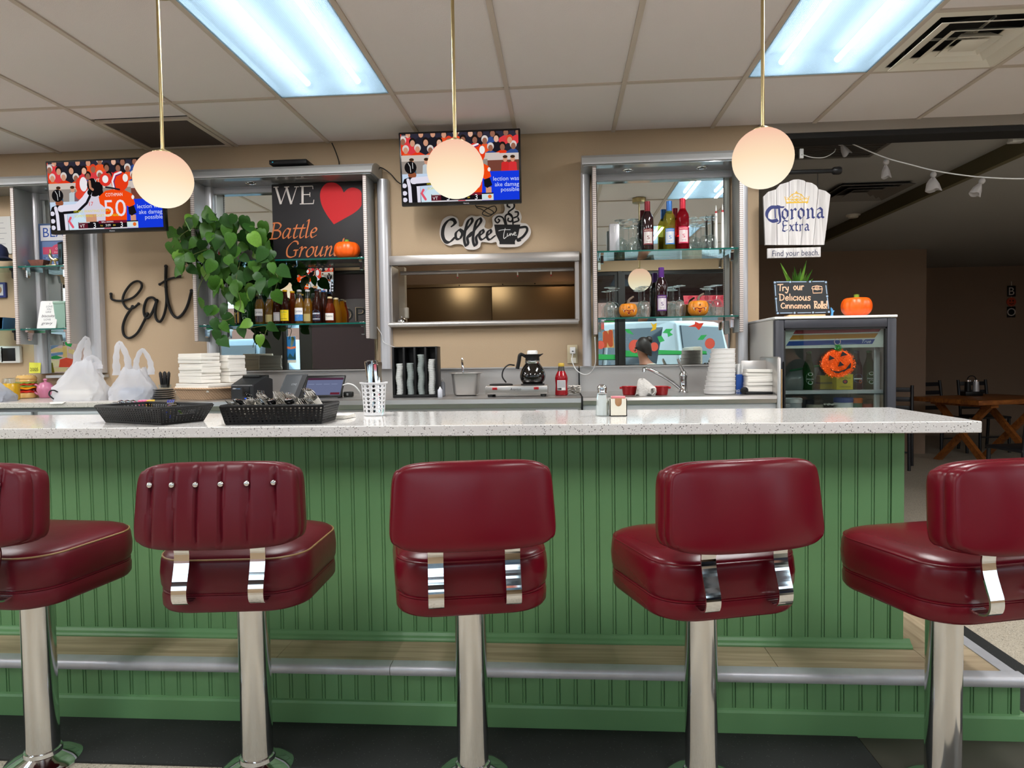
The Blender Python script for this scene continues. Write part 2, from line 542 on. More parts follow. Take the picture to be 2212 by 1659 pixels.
# dining room shell
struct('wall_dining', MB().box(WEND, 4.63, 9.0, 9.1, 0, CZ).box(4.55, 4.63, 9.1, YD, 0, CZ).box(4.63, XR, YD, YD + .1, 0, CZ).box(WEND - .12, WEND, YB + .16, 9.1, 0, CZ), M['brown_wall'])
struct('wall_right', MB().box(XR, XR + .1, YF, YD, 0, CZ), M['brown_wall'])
struct('wall_left', MB().box(XL - .1, XL, YF, YB, 0, CZ), M['wall'])
struct('ceiling_2', MB().box(WEND - .12, XR, YB + .16, YD, CZ, CZ + .06), M['dark_ceiling'])
tr = MB().box(WEND, XR, YB - .02, YB + .16, 2.655, CZ + .2)
struct('trim_1', tr, mat('pale_track', (146, 136, 126), .5))
tr = MB().box(WEND, XR, YB - .01, YB + .15, 2.622, 2.655)
struct('trim_2', tr, M['black_matt'])
struct('beam_1', MB().box(3.05, 3.10, YB + .165, YD, 2.60, CZ), mat('olive_beam', (96, 88, 62), .8))
struct('ceiling_3', MB().box(3.1005, XR, YB + .165, YD, 2.602, CZ), M['dark_ceiling'])

# ceiling with tiles and rails
LIGHT_CELLS = [(c, r) for c in (-8, -4, 0, 4, 8, 12) for r in (1, 3)]  # last two columns are unseen fittings, added to light the dining side
ceil = struct('ceiling', MB().box(XL, XR, YF, YB, CZ + .12, CZ + .16), M['tile'])
tiles = {}


def tile(x0, x1, y0, y1):
    k = (round(x1 - x0, 3), round(y1 - y0, 3))
    if k not in tiles:
        a, b = k[0] / 2 - .011, k[1] / 2 - .011
        nx, ny = 5, 7; vs = []; fs = []
        for i in range(nx):
            for j in range(ny):
                u, v = -1 + 2 * i / (nx - 1), -1 + 2 * j / (ny - 1)
                vs.append((u * a, v * b, -.007 * (1 - u * u) * (1 - v * v)))
        for i in range(nx - 1):
            for j in range(ny - 1):
                fs.append((i * ny + j, i * ny + j + 1, (i + 1) * ny + j + 1, (i + 1) * ny + j))
        mb = MB(); mb.add(vs, fs, 0, True); mb.box(-a, a, -b, b, .004, .012)
        tiles[k] = mb.mesh('ceiling_tile', M['tile'])
    o = link('ceiling_tile', tiles[k], ceil)
    o.location = ((x0 + x1) / 2, (y0 + y1) / 2, CZ + .004 + rnd.uniform(-.001, .001))
    o.rotation_euler = (rnd.uniform(-.0012, .0012), rnd.uniform(-.0012, .0012), 0)


for i in range(-12, 15):
    x0, x1 = max(XL, gx(i)), min(XR, gx(i + 1))
    if x1 - x0 < .05: continue
    for r, (y0, y1) in enumerate(ROWS):
        if (i, r) in LIGHT_CELLS: continue
        if (i, r) == (5, 1): y1 = 2.9872
        if (i, r) == (-2, 0): y1 = 3.80
        tile(x0, x1, y0, y1)
for i in range(-11, 15):
    o = obj('grid_rail', MB().box(gx(i) - .012, gx(i) + .012, YF, YB - .001, CZ - .004, CZ + .012), M['rail'], ceil)
for y in (3.5968, 2.3776, 1.1584, -.0608):
    obj('grid_rail', MB().box(XL, XR, y - .012, y + .012, CZ - .002, CZ + .012), M['rail'], ceil)
obj('grid_rail', MB().box(gx(5), gx(6), 2.975, 2.999, CZ - .003, CZ + .012), M['rail'], ceil)

# ------------------------------------------------------------------ recessed light fittings
m, nt, b, out = _nt('prismatic_lens'); nt.nodes.remove(b)
tc = nt.nodes.new('ShaderNodeTexCoord'); wv = nt.nodes.new('ShaderNodeTexWave'); wv.bands_direction = 'X'
wv.inputs['Scale'].default_value = 38; wv.inputs['Distortion'].default_value = 1.2; wv.inputs['Detail'].default_value = 2
mp = nt.nodes.new('ShaderNodeMapping'); mp.inputs['Scale'].default_value = (1, .02, 1)
nt.links.new(tc.outputs['Object'], mp.inputs[0]); nt.links.new(mp.outputs[0], wv.inputs['Vector'])
cr = nt.nodes.new('ShaderNodeValToRGB'); cr.color_ramp.elements[0].color = (.60, .70, .76, 1); cr.color_ramp.elements[1].color = (.88, .95, .99, 1)
nt.links.new(wv.outputs['Fac'], cr.inputs[0])
t1 = nt.nodes.new('ShaderNodeBsdfTransparent'); nt.links.new(cr.outputs[0], t1.inputs[0])
t2 = nt.nodes.new('ShaderNodeBsdfTranslucent'); t2.inputs[0].default_value = (.80, .92, 1, 1)
mx = nt.nodes.new('ShaderNodeMixShader'); mx.inputs[0].default_value = .25
nt.links.new(t1.outputs[0], mx.inputs[1]); nt.links.new(t2.outputs[0], mx.inputs[2]); nt.links.new(mx.outputs[0], out.inputs[0])
M['lens'] = m
M['tube'] = emit('fluorescent_tube', (238, 246, 255), 9.0 * PANEL_K)
M['reflector'] = mat('white_reflector', (222, 226, 228), .6)


def make_light():
    t = thing('ceiling_light', 'recessed fluorescent ceiling light with two glowing tubes', 'light')
    a, b = GT / 2 - .014, 1.2192 / 2 - .014
    hs = MB(); h = .105
    hs.box(-a, a, -b, b, h, h + .01)
    for s_ in (-1, 1):
        hs.box(s_ * a - .006, s_ * a + .006, -b, b, 0, h); hs.box(-a, a, s_ * b - .006, s_ * b + .006, 0, h)
        hs.prism([(-.0, h), (s_ * a, h), (s_ * a, .03)], lambda u, v, d: (u if abs(u) > .001 else s_ * a * .62, d, v), -b, b)
    obj('housing', hs, M['reflector'], t)
    for x in (-.135, .135):
        obj('tube', MB().cyl((x, -b + .03, .055), (x, b - .03, .055), .014, n=10), M['tube'], t)
        for q in (-1, 1): obj('lamp_holder', MB().cyl((x, q * (b - .004), .055), (x, q * (b - .03), .055), .016), M['white'], t)
    obj('lens', MB().box(-a, a, -b, b, -.004, -.001), M['lens'], t)
    return t


L0 = make_light()
seen = {(0, 1): 'recessed fluorescent ceiling light above the screen with the globe before it',
        (4, 1): 'recessed fluorescent ceiling light beside the square air diffuser'}
for c, w_ in ((-8, 'first'), (-4, 'second'), (0, 'third'), (4, 'fourth'), (8, 'fifth'), (12, 'sixth')):
    for r in (1, 3): seen.setdefault((c, r), 'recessed fluorescent ceiling light over the %s, %s from the teapot end of the room' % ('bar' if r == 1 else 'window booths', w_))
for n, (c, r) in enumerate(LIGHT_CELLS):
    y0, y1 = ROWS[r]; loc = (gx(c) + GT / 2, (y0 + y1) / 2, CZ)
    o = L0 if n == 0 else dup(L0)
    o.location = loc; o['label'] = seen[(c, r)]
    o['group'] = 'ceiling light fittings'
    for x in (-.135, .135): area('tube_lamp', (loc[0] + x, loc[1], CZ - .010), (.03, 1.12), (0, 0, 0), FIX_W / 2, (1.0, .975, .955))

# square air diffuser
t = thing('air_diffuser', 'white square louvred air diffuser beside the ceiling light', 'vent', (gx(5) + GT / 2, 2.9872 + GT / 2, CZ))
M['vent'] = mat('vent_white', (226, 218, 204), .55)


def ring(h0, h1, z0, z1, th=.004):
    mb = MB(); lo = []
    for h, z in ((h0, z0), (h1, z1), (h1, z1 + th), (h0, z0 + th)):
        lo.append([(-h, -h, z), (h, -h, z), (h, h, z), (-h, h, z)])
    lo.append(lo[0]); return mb.loft(lo, 0, False, False, False)


obj('frame', ring(.295, .25, -.002, -.002), M['vent'], t)
for h, h2 in ((.242, .172), (.160, .106), (.094, .062)):
    obj('louvre', ring(h, h2, -.024, .006), M['vent'], t)
obj('centre_plate', MB().rbox(-.058, .058, -.058, .058, -.020, -.014, .003), M['vent'], t)
obj('duct', MB().lathe([(.25, .005), (.24, .06), (.13, .09)], n=28, cap0=False), M['black_matt'], t)
obj('bracket', MB().box(-.2, .2, -.004, .004, .012, .02).box(-.004, .004, -.2, .2, .012, .02), M['vent'], t)
obj('damper', MB().lathe([(.001, .0), (.035, .01), (.03, .05), (.012, .06)], (.02, .02, -.005), 12), M['vent'], t)

# perforated return grille near the screen
t = thing('return_grille', 'dark perforated return air grille near the ceiling edge', 'vent', (gx(-2) + GT / 2, 4.075, CZ))
mb = MB()
for x in (-.285, .255): mb.box(x, x + .03, -.265, .265, -.006, .006)
for y in (-.265, .235): mb.box(-.255, .255, y, y + .03, -.006, .006)
obj('frame', mb, M['rail'], t)
obj('perforated_plate', MB().box(-.255, .255, -.235, .235, -.001, .005), mat('dark_perforated_metal', (74, 62, 56), .6, bump=.9, bscale=420), t)
obj('plenum', MB().box(-.285, .285, -.265, .265, .008, .06), M['black_matt'], t)

# ================================================================== PENDANT GLOBES
m, nt, b, out = _nt('opal_glass_lit'); nt.nodes.remove(b)
tc = nt.nodes.new('ShaderNodeTexCoord'); sp = nt.nodes.new('ShaderNodeSeparateXYZ'); nt.links.new(tc.outputs['Object'], sp.inputs[0])
mr = nt.nodes.new('ShaderNodeMapRange'); mr.inputs[1].default_value = -.10; mr.inputs[2].default_value = .10
nt.links.new(sp.outputs[2], mr.inputs[0])
cr = nt.nodes.new('ShaderNodeValToRGB'); e = cr.color_ramp.elements
e[0].position = .0; e[0].color = (1.06, .97, .76, 1); e[1].position = 1; e[1].color = (.93, .53, .39, 1)
x = e.new(.45); x.color = (1.0, .77, .52, 1)
em = nt.nodes.new('ShaderNodeEmission'); em.inputs[1].default_value = GLOBE_K
nt.links.new(mr.outputs[0], cr.inputs[0]); nt.links.new(cr.outputs[0], em.inputs[0]); nt.links.new(em.outputs[0], out.inputs[0])
M['opal'] = m


def make_pendant():
    t = thing('globe_pendant', 'glowing opal glass globe pendant on brass rod', 'lamp', group='globe pendants over the counter')
    R = .1035
    prof = [(R * sin(a), -R * cos(a)) for a in [pi * i / 24 for i in range(0, 22)]]
    prof[0] = (.001, -R)
    obj('globe', MB().lathe(prof, n=36, cap1=True), M['opal'], t)
    g = R * cos(pi * 21 / 24) * -1
    obj('cap', MB().lathe([(.036, .094), (.036, .099), (.02, .106), (.008, .112)], n=20), M['brass'], t)
    obj('rod', MB().cyl((0, 0, .105), (0, 0, CZ - 1.985 - .02), .0062, n=12), M['brass'], t)
    obj('canopy', MB().lathe([(.008, CZ - 1.985 - .045), (.06, CZ - 1.985 - .04), (.062, CZ - 1.985 - .012), (.06, CZ - 1.985)], n=24), M['brass'], t)
    return t


P0 = make_pendant()
for n, (x, lab) in enumerate([(-1.472, 'glowing opal globe pendant overlapping the screen above the Eat sign'), (-.373, 'glowing opal globe pendant in front of the screen above the Coffee sign'),
                              (.712, 'glowing opal globe pendant in front of the wine glass cabinet corner'), (-2.545, 'glowing opal globe pendant seen only in the mirror behind the beers')]):
    o = P0 if n == 0 else dup(P0)
    o.location = (x, 2.46, 1.985); o['label'] = lab

# ================================================================== BAR COUNTER AND STEP
PY, SY, SZ = 2.55, 2.331, 0.22
t = thing('bar_counter', 'green beadboard bar counter front below the speckled white top', 'counter', (-1.2, PY, 0))
obj('core', MB().box(-5.0, 1.195, PY + .012, 2.92, SZ + .0005, 1.0285), M['green'], t, True)
obj('back_reflector', MB().box(-5.0, 1.195, 2.92, 2.93, SZ + .0005, 1.0285), M['white'], t, True)  # unseen white panel, added to brighten reflections in the steel backsplash
PW = .0588


def plank_mesh(h, name):
    """one tongue-and-groove board with a bead along its edge"""
    wv_ = PW
    sec = [(0, .010), (.0006, .0012), (.0025, 0), (wv_ - .0125, 0), (wv_ - .0115, .0035), (wv_ - .0105, .0035), (wv_ - .0090, .0006), (wv_ - .006, -.0004), (wv_ - .0030, .0006), (wv_ - .0008, .0035), (wv_, .010)]
    mb = MB(); mb.loft([[(u, d, 0) for u, d in sec], [(u, d, h) for u, d in sec]], 0, False)
    return mb.mesh(name, M['green'])


pm = plank_mesh(1.0285 - SZ - .02, 'plank')
x = 1.195 - PW; k = 0
while x > -2.75:
    o = link('plank', pm, t); o.location = Vector((x, PY, SZ + .02)) - t.location
    x -= PW
obj('side_panel', MB().box(-5.0, x + PW, PY + .002, PY + .012, SZ + .0005, 1.0285), M['green'], t, True)
obj('corner_post', MB().box(1.195, 1.238, PY - .004, 2.93, SZ + .0005, 1.0285), M['green'], t, True)
mo = [(0, 0), (-.026, 0), (-.027, .006), (-.022, .013), (-.012, .018), (-.005, .027), (0, .030)]
mb = MB(); mb.prism(mo, lambda u, v, d: (d, PY + u, SZ + .0005 + v), -5.0, 1.262)
obj('shoe_moulding', mb, M['green'], t, True)

t = thing('countertop', 'white speckled quartz countertop along the whole bar', 'countertop', (-1.2, 2.66, 1.03))
o = obj('slab', MB().box(-5.0, 1.392, 2.352, 2.985, 1.029, 1.068), M['counter'], t, True); bevel(o, .004, 3)

t = thing('foot_step', 'green step along the bar with wooden top and metal nosing', 'step', (-1.2, 2.45, 0))
obj('core', MB().box(-5.0, 1.505, SY + .012, 3.6, 0, SZ - .012), M['green'], t, True)
pm = plank_mesh(.185 - .085, 'plank')
x = 1.482 - PW * 1.02
while x > -2.6:
    o = link('plank', pm, t); o.scale = (1.02, 1, 1); o.location = Vector((x, SY, .085)) - t.location; x -= PW * 1.02
obj('side_panel', MB().box(-5.0, x + PW, SY + .002, SY + .012, .0, SZ - .012), M['green'], t, True)
obj('end_board', MB().box(1.482, 1.508, SY - .002, 3.6, .085, SZ - .012), M['green'], t, True)
mb = MB(); mb.prism([(0.002, 0), (-.012, 0), (-.012, .078), (-.008, .086), (.002, .090)], lambda u, v, d: (d, SY + u, v), -5.0, 1.53)
obj('baseboard', mb, M['green'], t, True)
obj('end_baseboard', MB().box(1.506, 1.53, SY, 3.6, 0, .088), M['green'], t, True)
# laminate boards of the step top
xs = [-5.0, -2.32, -1.05, -.345, .735, 1.265, 1.50]
for a, b_ in zip(xs[:-1], xs[1:]):
    if b_ > 1.3: break
    o = obj('floor_plank', MB().box(a + .0008, b_ - .0008, SY - .004, PY + .02, SZ - .012, SZ), M['laminate'], t, True)
obj('floor_plank', MB().box(1.2658, 1.492, SY - .004, 2.58, SZ - .012, SZ), M['laminate'], t, True)
M['laminate_y'] = wood('oak_laminate_crosswise', (166, 144, 116), (204, 184, 154), 0.45, 2.2, 'Y', 18)
obj('floor_plank', MB().box(1.2, 1.492, 2.5815, 3.6, SZ - .012, SZ), M['laminate_y'], t, True)
nz = [(.03, 0), (-.014, 0), (-.021, -.004), (-.025, -.012), (-.024, -.026), (-.018, -.034), (-.012, -.034), (-.012, -.006), (.03, -.003)]
for a, b_ in ((-5.0, -.615), (-.613, 1.5205)):
    mb = MB(); mb.prism(nz, lambda u, v, d: (d, SY - .002 + u, SZ + .003 + v), a, b_)
    for i in range(int((b_ - a) / .3)):
        mb.lathe([(.0045, 0), (.003, .001)], (a + .12 + i * .3, SY + .018, SZ + .003), 8)
    obj('nosing', mb, M['nosing'], t, True)
mb = MB(); mb.prism(nz, lambda u, v, d: (1.496 - u, d, SZ + .003 + v), SY + .0285, 3.6); obj('nosing', mb, M['nosing'], t, True)

mt = MB().rbox(-3.6, .98, 2.055, SY - .014, .0, .010, .003)
tag(obj('floor_mat', mt, M['mat']), 'long black speckled rubber mat along the bar step', 'mat')
mt = MB().rbox(1.535, 1.880, SY - .3, 3.55, .0, .010, .003)
tag(obj('floor_mat', mt, M['mat']), 'narrow black rubber strip beside the end of the step', 'mat')
st = MB()
struct('floor_3', MB().box(.985, 1.538, 1.7, SY - .014, 0, .004), M['slate'])

# ================================================================== STOOLS
def outline(wr, wf, d, r, n=10, z=0.0, s=1.0):
    """seat plan: rear width wr, front width wf, depth d (rear at -y)"""
    pts = []
    for (sx_, w_, sy_) in ((1, wf, 1), (-1, wf, 1), (-1, wr, -1), (1, wr, -1)):
        a0 = {(1, 1): 0, (-1, 1): pi / 2, (-1, -1): pi, (1, -1): 1.5 * pi}[(sx_, sy_)]
        cx, cy = sx_ * (w_ / 2 - r), sy_ * (d / 2 - r)
        for i in range(n + 1):
            a = a0 + pi / 2 * i / n
            pts.append(((cx + r * cos(a)) * s, (cy + r * sin(a)) * s, z))
    return pts


def seat_loops():
    A = (.44, .47, .43)
    L = []
    for z, s, r in ((.588, .86, .10), (.582, .93, .11), (.586, .975, .115), (.595, 1.0, .115), (.622, 1.005, .115), (.634, .995, .115), (.637, .972, .112), (.641, .990, .115), (.655, 1.012, .115),
                    (.69, 1.022, .115), (.725, 1.008, .115), (.736, .99, .112), (.7385, .978, .112), (.741, .972, .11), (.748, .93, .105), (.757, .82, .10), (.764, .6, .08), (.767, .3, .05), (.768, .05, .05)):
        L.append([(x, y, z) for x, y, _ in outline(*A, r=r, s=s)])
    return L


def back_part(pleats):
    """backrest cushion: curved, thick, seam around the middle; rear face at -y"""
    W, H = .222, .118
    nx, nz_ = 61, 21

    def shape(u, v, s=1.0):
        x = u * W * (1 + .03 * -v) * s
        z = v * H * s
        k = (abs(u) ** 5) * (abs(v) ** 5)
        return x * (1 - .085 * k), z * (1 - .16 * k)

    def rows(side, y0, bulge, s):
        G = []
        for j in range(nz_):
            v = -1 + 2 * j / (nz_ - 1); row = []
            for i in range(nx):
                u = -1 + 2 * i / (nx - 1)
                uu = copysign(1 - (1 - abs(u)) ** 1.15, u) if abs(u) < 1 else u
                x, z = shape(uu, v, s)
                e = 1 - max(abs(u), abs(v)) ** 8
                y = y0 + side * bulge * (e * .5 + .5 * (1 - u * u) * (1 - v * v))
                if pleats and side < 0:
                    for kx in range(6):
                        cx = -.166 + kx * .0665
                        y += .010 * exp(-((x - cx) / .0050) ** 2) * (1 - abs(v) ** 10)
                    y -= .004 * (1 - abs(v) ** 4)
                row.append((x, y, z))
            G.append(row)
        return G

    def border(G):
        return G[0] + [r_[-1] for r_ in G[1:-1]] + G[-1][::-1] + [r_[0] for r_ in G[-2:0:-1]]

    R_, F_ = rows(-1, -.036, .010, .975), rows(1, .068, .012, .955)
    bord = lambda y, s: [(x, y, z) for x, _, z in border(rows(1, y, 0, s))]
    loops = [bord(-.030, .995), bord(-.012, 1.01), bord(-.004, 1.0), bord(-.001, .972), bord(.003, 1.0), bord(.018, 1.014), bord(.048, 1.006), bord(.060, .985)]
    mb = MB()
    for G, flip in ((R_, 0), (F_, 1)):
        fs = [(j * nx + i, j * nx + i + 1, (j + 1) * nx + i + 1, (j + 1) * nx + i) for j in range(nz_ - 1) for i in range(nx - 1)]
        mb.add([p for r_ in G for p in r_], fs, 0, True)
    mb.loft([border(R_)] + loops + [border(F_)], 0, True, False, False)
    mb.v = [(x, y + .9 * x * x - .01, z) for x, y, z in mb.v]
    return mb


def weld(mb, name, mats):
    me = mb.mesh(name, mats)
    bm = bmesh.new(); bm.from_mesh(me); bmesh.ops.remove_doubles(bm, verts=bm.verts[:], dist=.0004); bmesh.ops.recalc_face_normals(bm, faces=bm.faces[:]); bm.to_mesh(me); bm.free()
    return me


BACKY, BACKZ, TILT = -.262, .906, radians(7)


def make_stool(old):
    v = M['vinyl_old'] if old else M['vinyl']
    t = thing('bar_stool', 'burgundy vinyl bar stool', 'stool')
    se = obj('seat', MB().loft(seat_loops()), v, t)
    for z, s in ((.7375, .985), (.638, .985)):
        mb = MB(); mb.tube([(x, y, z) for x, y, _ in outline(.44, .47, .43, r=.112, s=s)], .0028, 6, closed=True)
        obj('piping', mb, M['piping_gold'] if old and z > .7 else v, se)
    bm_ = link('backrest', weld(back_part(old), 'backrest', v), t)
    bm_.location = (0, BACKY, BACKZ); bm_.rotation_euler = (-TILT, 0, 0)
    if old:
        for kx in range(6):
            b_ = obj('nail_head', MB().lathe([(.0082, -.004), (.0082, 0), (.0075, .002), (.005, .0045), (.001, .0055)], n=14, xf=Matrix.Rotation(radians(90), 4, 'X')), M['chrome'], bm_)
            xk = -.166 + kx * .0665; b_.location = (xk, -.050 + .9 * xk * xk - .010, .060)
    for s_ in (-1, 1):
        pts = [(s_ * .105, y, z) for y, z in ((-.247, .86), (-.250, .82), (-.249, .79), (-.246, .765), (-.25, .735), (-.262, .70), (-.272, .672), (-.272, .648), (-.262, .632), (-.240, .626), (-.21, .630), (-.16, .636))]
        mb = MB(); mb.strap(smooth(pts, 5), .042, .005, (1, 0, 0))
        obj('bracket', mb, M['chrome'], t)
    obj('column', MB().lathe([(.0485, .012), (.0485, .60)], n=36), M['column'], t)
    obj('base_flange', MB().lathe([(.112, 0), (.113, .006), (.108, .012), (.085, .022), (.066, .030), (.056, .034), (.054, .046), (.0495, .048)], n=40), M['chrome'], t)
    return t


KID.clear()
S_old, S_new = make_stool(True), make_stool(False)
SX = [(-1.71, -4, 1), (-.985, 6, 1), (-.290, 11, 0), (.412, 16, 0), (1.118, 15, 0)]
SLAB = ['aged burgundy bar stool turned furthest so its seat points at the buttoned stool', 'aged burgundy bar stool with pleated back and six silver buttons',
        'smooth burgundy bar stool squarely facing the bar', 'smooth burgundy bar stool turned partly away, between the square one and the end one', 'smooth burgundy bar stool at the counter end beside the open floor']
used = set()
for (x, rz, old), lab in zip(SX, SLAB):
    src = S_old if old else S_new
    o = src if old not in used else dup(src)
    used.add(old)
    o.location = (x, 2.06, 0); o.rotation_euler = (0, 0, radians(rz)); o['label'] = lab; o['group'] = 'bar stools along the counter'
# ================================================================== MIRRORED WALL CABINETS
m, nt, b, out = _nt('perforated_strip')
tc = nt.nodes.new('ShaderNodeTexCoord'); wv = nt.nodes.new('ShaderNodeTexWave'); wv.bands_direction = 'Z'; wv.inputs['Scale'].default_value = 26
nt.links.new(tc.outputs['Object'], wv.inputs['Vector'])
cr = nt.nodes.new('ShaderNodeValToRGB'); cr.color_ramp.elements[0].color = rgb(150, 140, 136); cr.color_ramp.elements[1].color = rgb(226, 214, 208)
nt.links.new(wv.outputs['Fac'], cr.inputs[0]); nt.links.new(cr.outputs[0], b.inputs['Base Color']); b.inputs['Roughness'].default_value = .4
M['strip'] = m
M['soffit'] = mat('glossy_grey_soffit', (150, 152, 152), .08, .3)
BSZ = 1.243 # top of the backsplash


def bracket(x, z, sx):
    mb = MB(); f = lambda u, v, d: (x + d, u, v)
    mb.prism([(4.15, z), (4.30, z), (4.30, z - .014), (4.20, z - .018), (4.188, z - .062), (4.178, z - .066), (4.166, z - .06), (4.165, z - .016), (4.15, z - .012)], f, -.009, .009)
    mb.rbox(x - .014, x + .014, 4.15, 4.20, z + .008, z + .014, .002)
    return mb


def cabinet(name, label, x0, x1, pil, panels, mir, hx, spots, extra=None):
    t = thing(name, label, 'cabinet', ((x0 + x1) / 2, 4.35, BSZ))
    for a, b_ in pil:
        n = 10; sec = [(a, 4.348)] + [((a + b_) / 2 - (b_ - a) / 2 * cos(pi * i / n), 4.318 - .040 * sin(pi * i / n) ** .6) for i in range(n + 1)] + [(b_, 4.348)]
        mb = MB(); mb.prism(sec, XY, BSZ, 2.45); obj('pilaster', mb, M['alu_light'], t, True)
    for x in panels:
        obj('side_panel', MB().rbox(x - .007, x + .007, 4.136, 4.315, 1.436, 2.448, .003), M['alu'], t, True)
        obj('edge_strip', MB().rbox(x - .011, x + .011, 4.122, 4.136, 1.434, 2.442, .004), M['strip'], t, True)
    prof = [(4.345, 2.448), (4.098, 2.444), (4.094, 2.449), (4.096, 2.457), (4.115, 2.487), (4.15, 2.510), (4.20, 2.525), (4.26, 2.532), (4.345, 2.532)]
    mb = MB(); mb.prism(prof, lambda u, v, d: (d, u, v), hx[0], hx[1]); obj('header', mb, M['alu'], t, True)
    lip = MB().tube([(hx[0], 4.096, 2.447), (hx[1], 4.096, 2.447)], .0045, 8); obj('header_lip', lip, M['alu_light'], t, True)
    obj('soffit', MB().box(hx[0] + .01, hx[1] - .01, 4.105, 4.335, 2.436, 2.4435), M['soffit'], t, True)
    obj('top_rail', MB().box(mir[0] - .02, mir[1] + .02, 4.31, 4.345, 2.398, 2.436), M['alu_light'], t, True)
    for x in spots:
        sp = obj('spot_light', MB().lathe([(.034, .0), (.034, -.004), (.026, -.006), (.025, -.001)], (x, 4.22, 2.436), 20), M['chrome'], t, True)
        obj('lamp_well', MB().lathe([(.024, 0), (.012, .002)], (x, 4.22, 2.4335), 16), M['black'], sp, True)
    obj('mirror', MB().box(mir[0], mir[1], 4.326, 4.334, BSZ + .004, 2.40), M['mirror'], t, True)
    sp0, sp1 = extra or (panels[0] + .014, panels[1] - .014)
    for z in (1.928, 1.527):
        sh = obj('glass_shelf', MB().box(sp0, sp1, 4.142, 4.322, z, z + .009), M['shelf_glass'], t, True)
        obj('glass_edge', MB().box(sp0, sp1, 4.138, 4.142, z, z + .009), M['glass_edge'], sh, True)
        for x in (sp0 + .03, sp1 - .03):
            obj('shelf_bracket', bracket(x, z - .0005, 1), M['chrome'], t, True)
    return t


cabinet('mirror_cabinet', 'aluminium mirrored wall cabinet holding the beers and trailing plant', -2.39, -1.09, [(-2.318, -2.245), (-1.160, -1.088)], (-2.290, -1.190), (-2.243, -1.205), (-2.39, -1.135), (-1.95,))
cabinet('mirror_cabinet', 'aluminium mirrored wall cabinet holding wine bottles and glasses', .135, 1.155, [(.136, .192), (1.092, 1.156)], (.210, 1.070), (.236, 1.050), (.137, 1.155), (.42, .86))
tcl = cabinet('mirror_cabinet', 'aluminium mirrored wall cabinet behind the screen with the striped referee', -4.4, -3.03, [(-3.515, -3.440), (-3.146, -3.040)], (-3.480, -3.137), (-3.438, -3.150), (-4.6, -3.05), (-3.3,), (-3.470, -3.148))
for z in (1.928, 1.527):
    sh = obj('glass_shelf', MB().box(-4.3, -3.492, 4.142, 4.342, z, z + .009), M['shelf_glass'], tcl, True)
    obj('glass_edge', MB().box(-4.3, -3.492, 4.138, 4.142, z, z + .009), M['glass_edge'], sh, True)
    obj('shelf_bracket', bracket(-3.53, z - .0005, 1), M['black'], tcl, True)

# ================================================================== KITCHEN PASS-THROUGH
t = thing('pass_window', 'steel framed kitchen pass-through window under the Coffee sign', 'window', (-.49, YB, 1.53))
obj('hood_strip', MB().rbox(-1.10, .122, 4.30, 4.349, 1.905, 1.965, .004), M['brushed'], t, True)
for x in (-1.094, .106): obj('jamb', MB().box(x - .012, x + .012, 4.325, 4.51, 1.53, 1.905), M['steel'], t, True)
obj('sill_roll', MB().tube([(-1.108, 4.30, 1.525), (.112, 4.30, 1.525)], .0165, 14), M['steel'], t, True)
obj('sill', MB().box(-1.108, .112, 4.30, 4.62, 1.528, 1.538), M['steel'], t, True)
obj('ticket_rail', MB().rbox(-1.07, .09, 4.50, 4.53, 1.868, 1.892, .003), M['steel'], t, True)
for x in (-.68, -.28, -.06):
    cl = obj('ticket_clip', MB().box(x - .004, x + .004, 4.492, 4.50, 1.842, 1.872), M['offwhite'], t, True)
    obj('clip_tip', MB().box(x - .004, x + .004, 4.490, 4.499, 1.836, 1.846), M['red'], cl, True)
M['kitchen_steel'] = mat('warm_kitchen_steel', (150, 132, 106), .32, .9, noise=.10, nscale=3)
t = thing('steel_backsplash', 'stainless kitchen wall panels seen through the pass window', 'panel', (-.5, 5.94, 1.3))
for a, b_ in ((-1.45, -.60), (-.598, .45)): obj('panel', MB().rbox(a, b_, 5.92, 5.945, 1.1, 1.93, .003), M['kitchen_steel'], t, True)
obj('top_trim', MB().box(-1.45, .45, 5.905, 5.925, 1.93, 1.955), M['kitchen_steel'], t, True)
for x in (-.88, -.5, -.22): obj('screw', MB().lathe([(.006, 0), (.004, .004)], n=8, xf=Matrix.Translation((x, 5.903, 1.942)) @ Matrix.Rotation(radians(90), 4, 'X')), M['black'], t, True)
t = thing('kitchen_post', 'cream painted post with switch box inside the kitchen', 'post', (-1.10, 4.75, .2))
obj('post', MB().box(-1.135, -1.090, 4.72, 4.78, .2, 1.95), M['offwhite'], t, True)
obj('switch_box', MB().rbox(-1.133, -1.062, 4.68, 4.719, 1.59, 1.665, .004), M['offwhite'], t, True)
t = thing('service_bell', 'chrome service bell on the kitchen pass shelf', 'bell', tuple(at(868, 694, 4.42)[:2]) + (1.538,))
obj('base', MB().lathe([(.034, 0), (.034, .006), (.026, .009)], n=20), M['black'], t)
obj('dome', MB().lathe([(.031, .009), (.030, .020), (.022, .032), (.008, .037), (.004, .038)], n=20), M['chrome'], t)
obj('button', MB().lathe([(.003, .037), (.003, .045), (.005, .046), (.005, .049)], n=10), M['chrome'], t)
k1 = bpy.data.lights.new('heat_lamp', 'SPOT'); k1.energy = 9; k1.color = (1, .62, .32); k1.spot_size = radians(95); k1.spot_blend = .8; k1.shadow_soft_size = .05
o = bpy.data.objects.new('heat_lamp', k1); o.location = (-.02, 5.62, 2.25); o.rotation_euler = (radians(12), 0, 0); C.objects.link(o)
k2 = bpy.data.lights.new('kitchen_lamp', 'POINT'); k2.energy = 5; k2.color = (1, .88, .66); k2.shadow_soft_size = .15
o = bpy.data.objects.new('kitchen_lamp', k2); o.location = (-.85, 5.3, 2.2); C.objects.link(o)

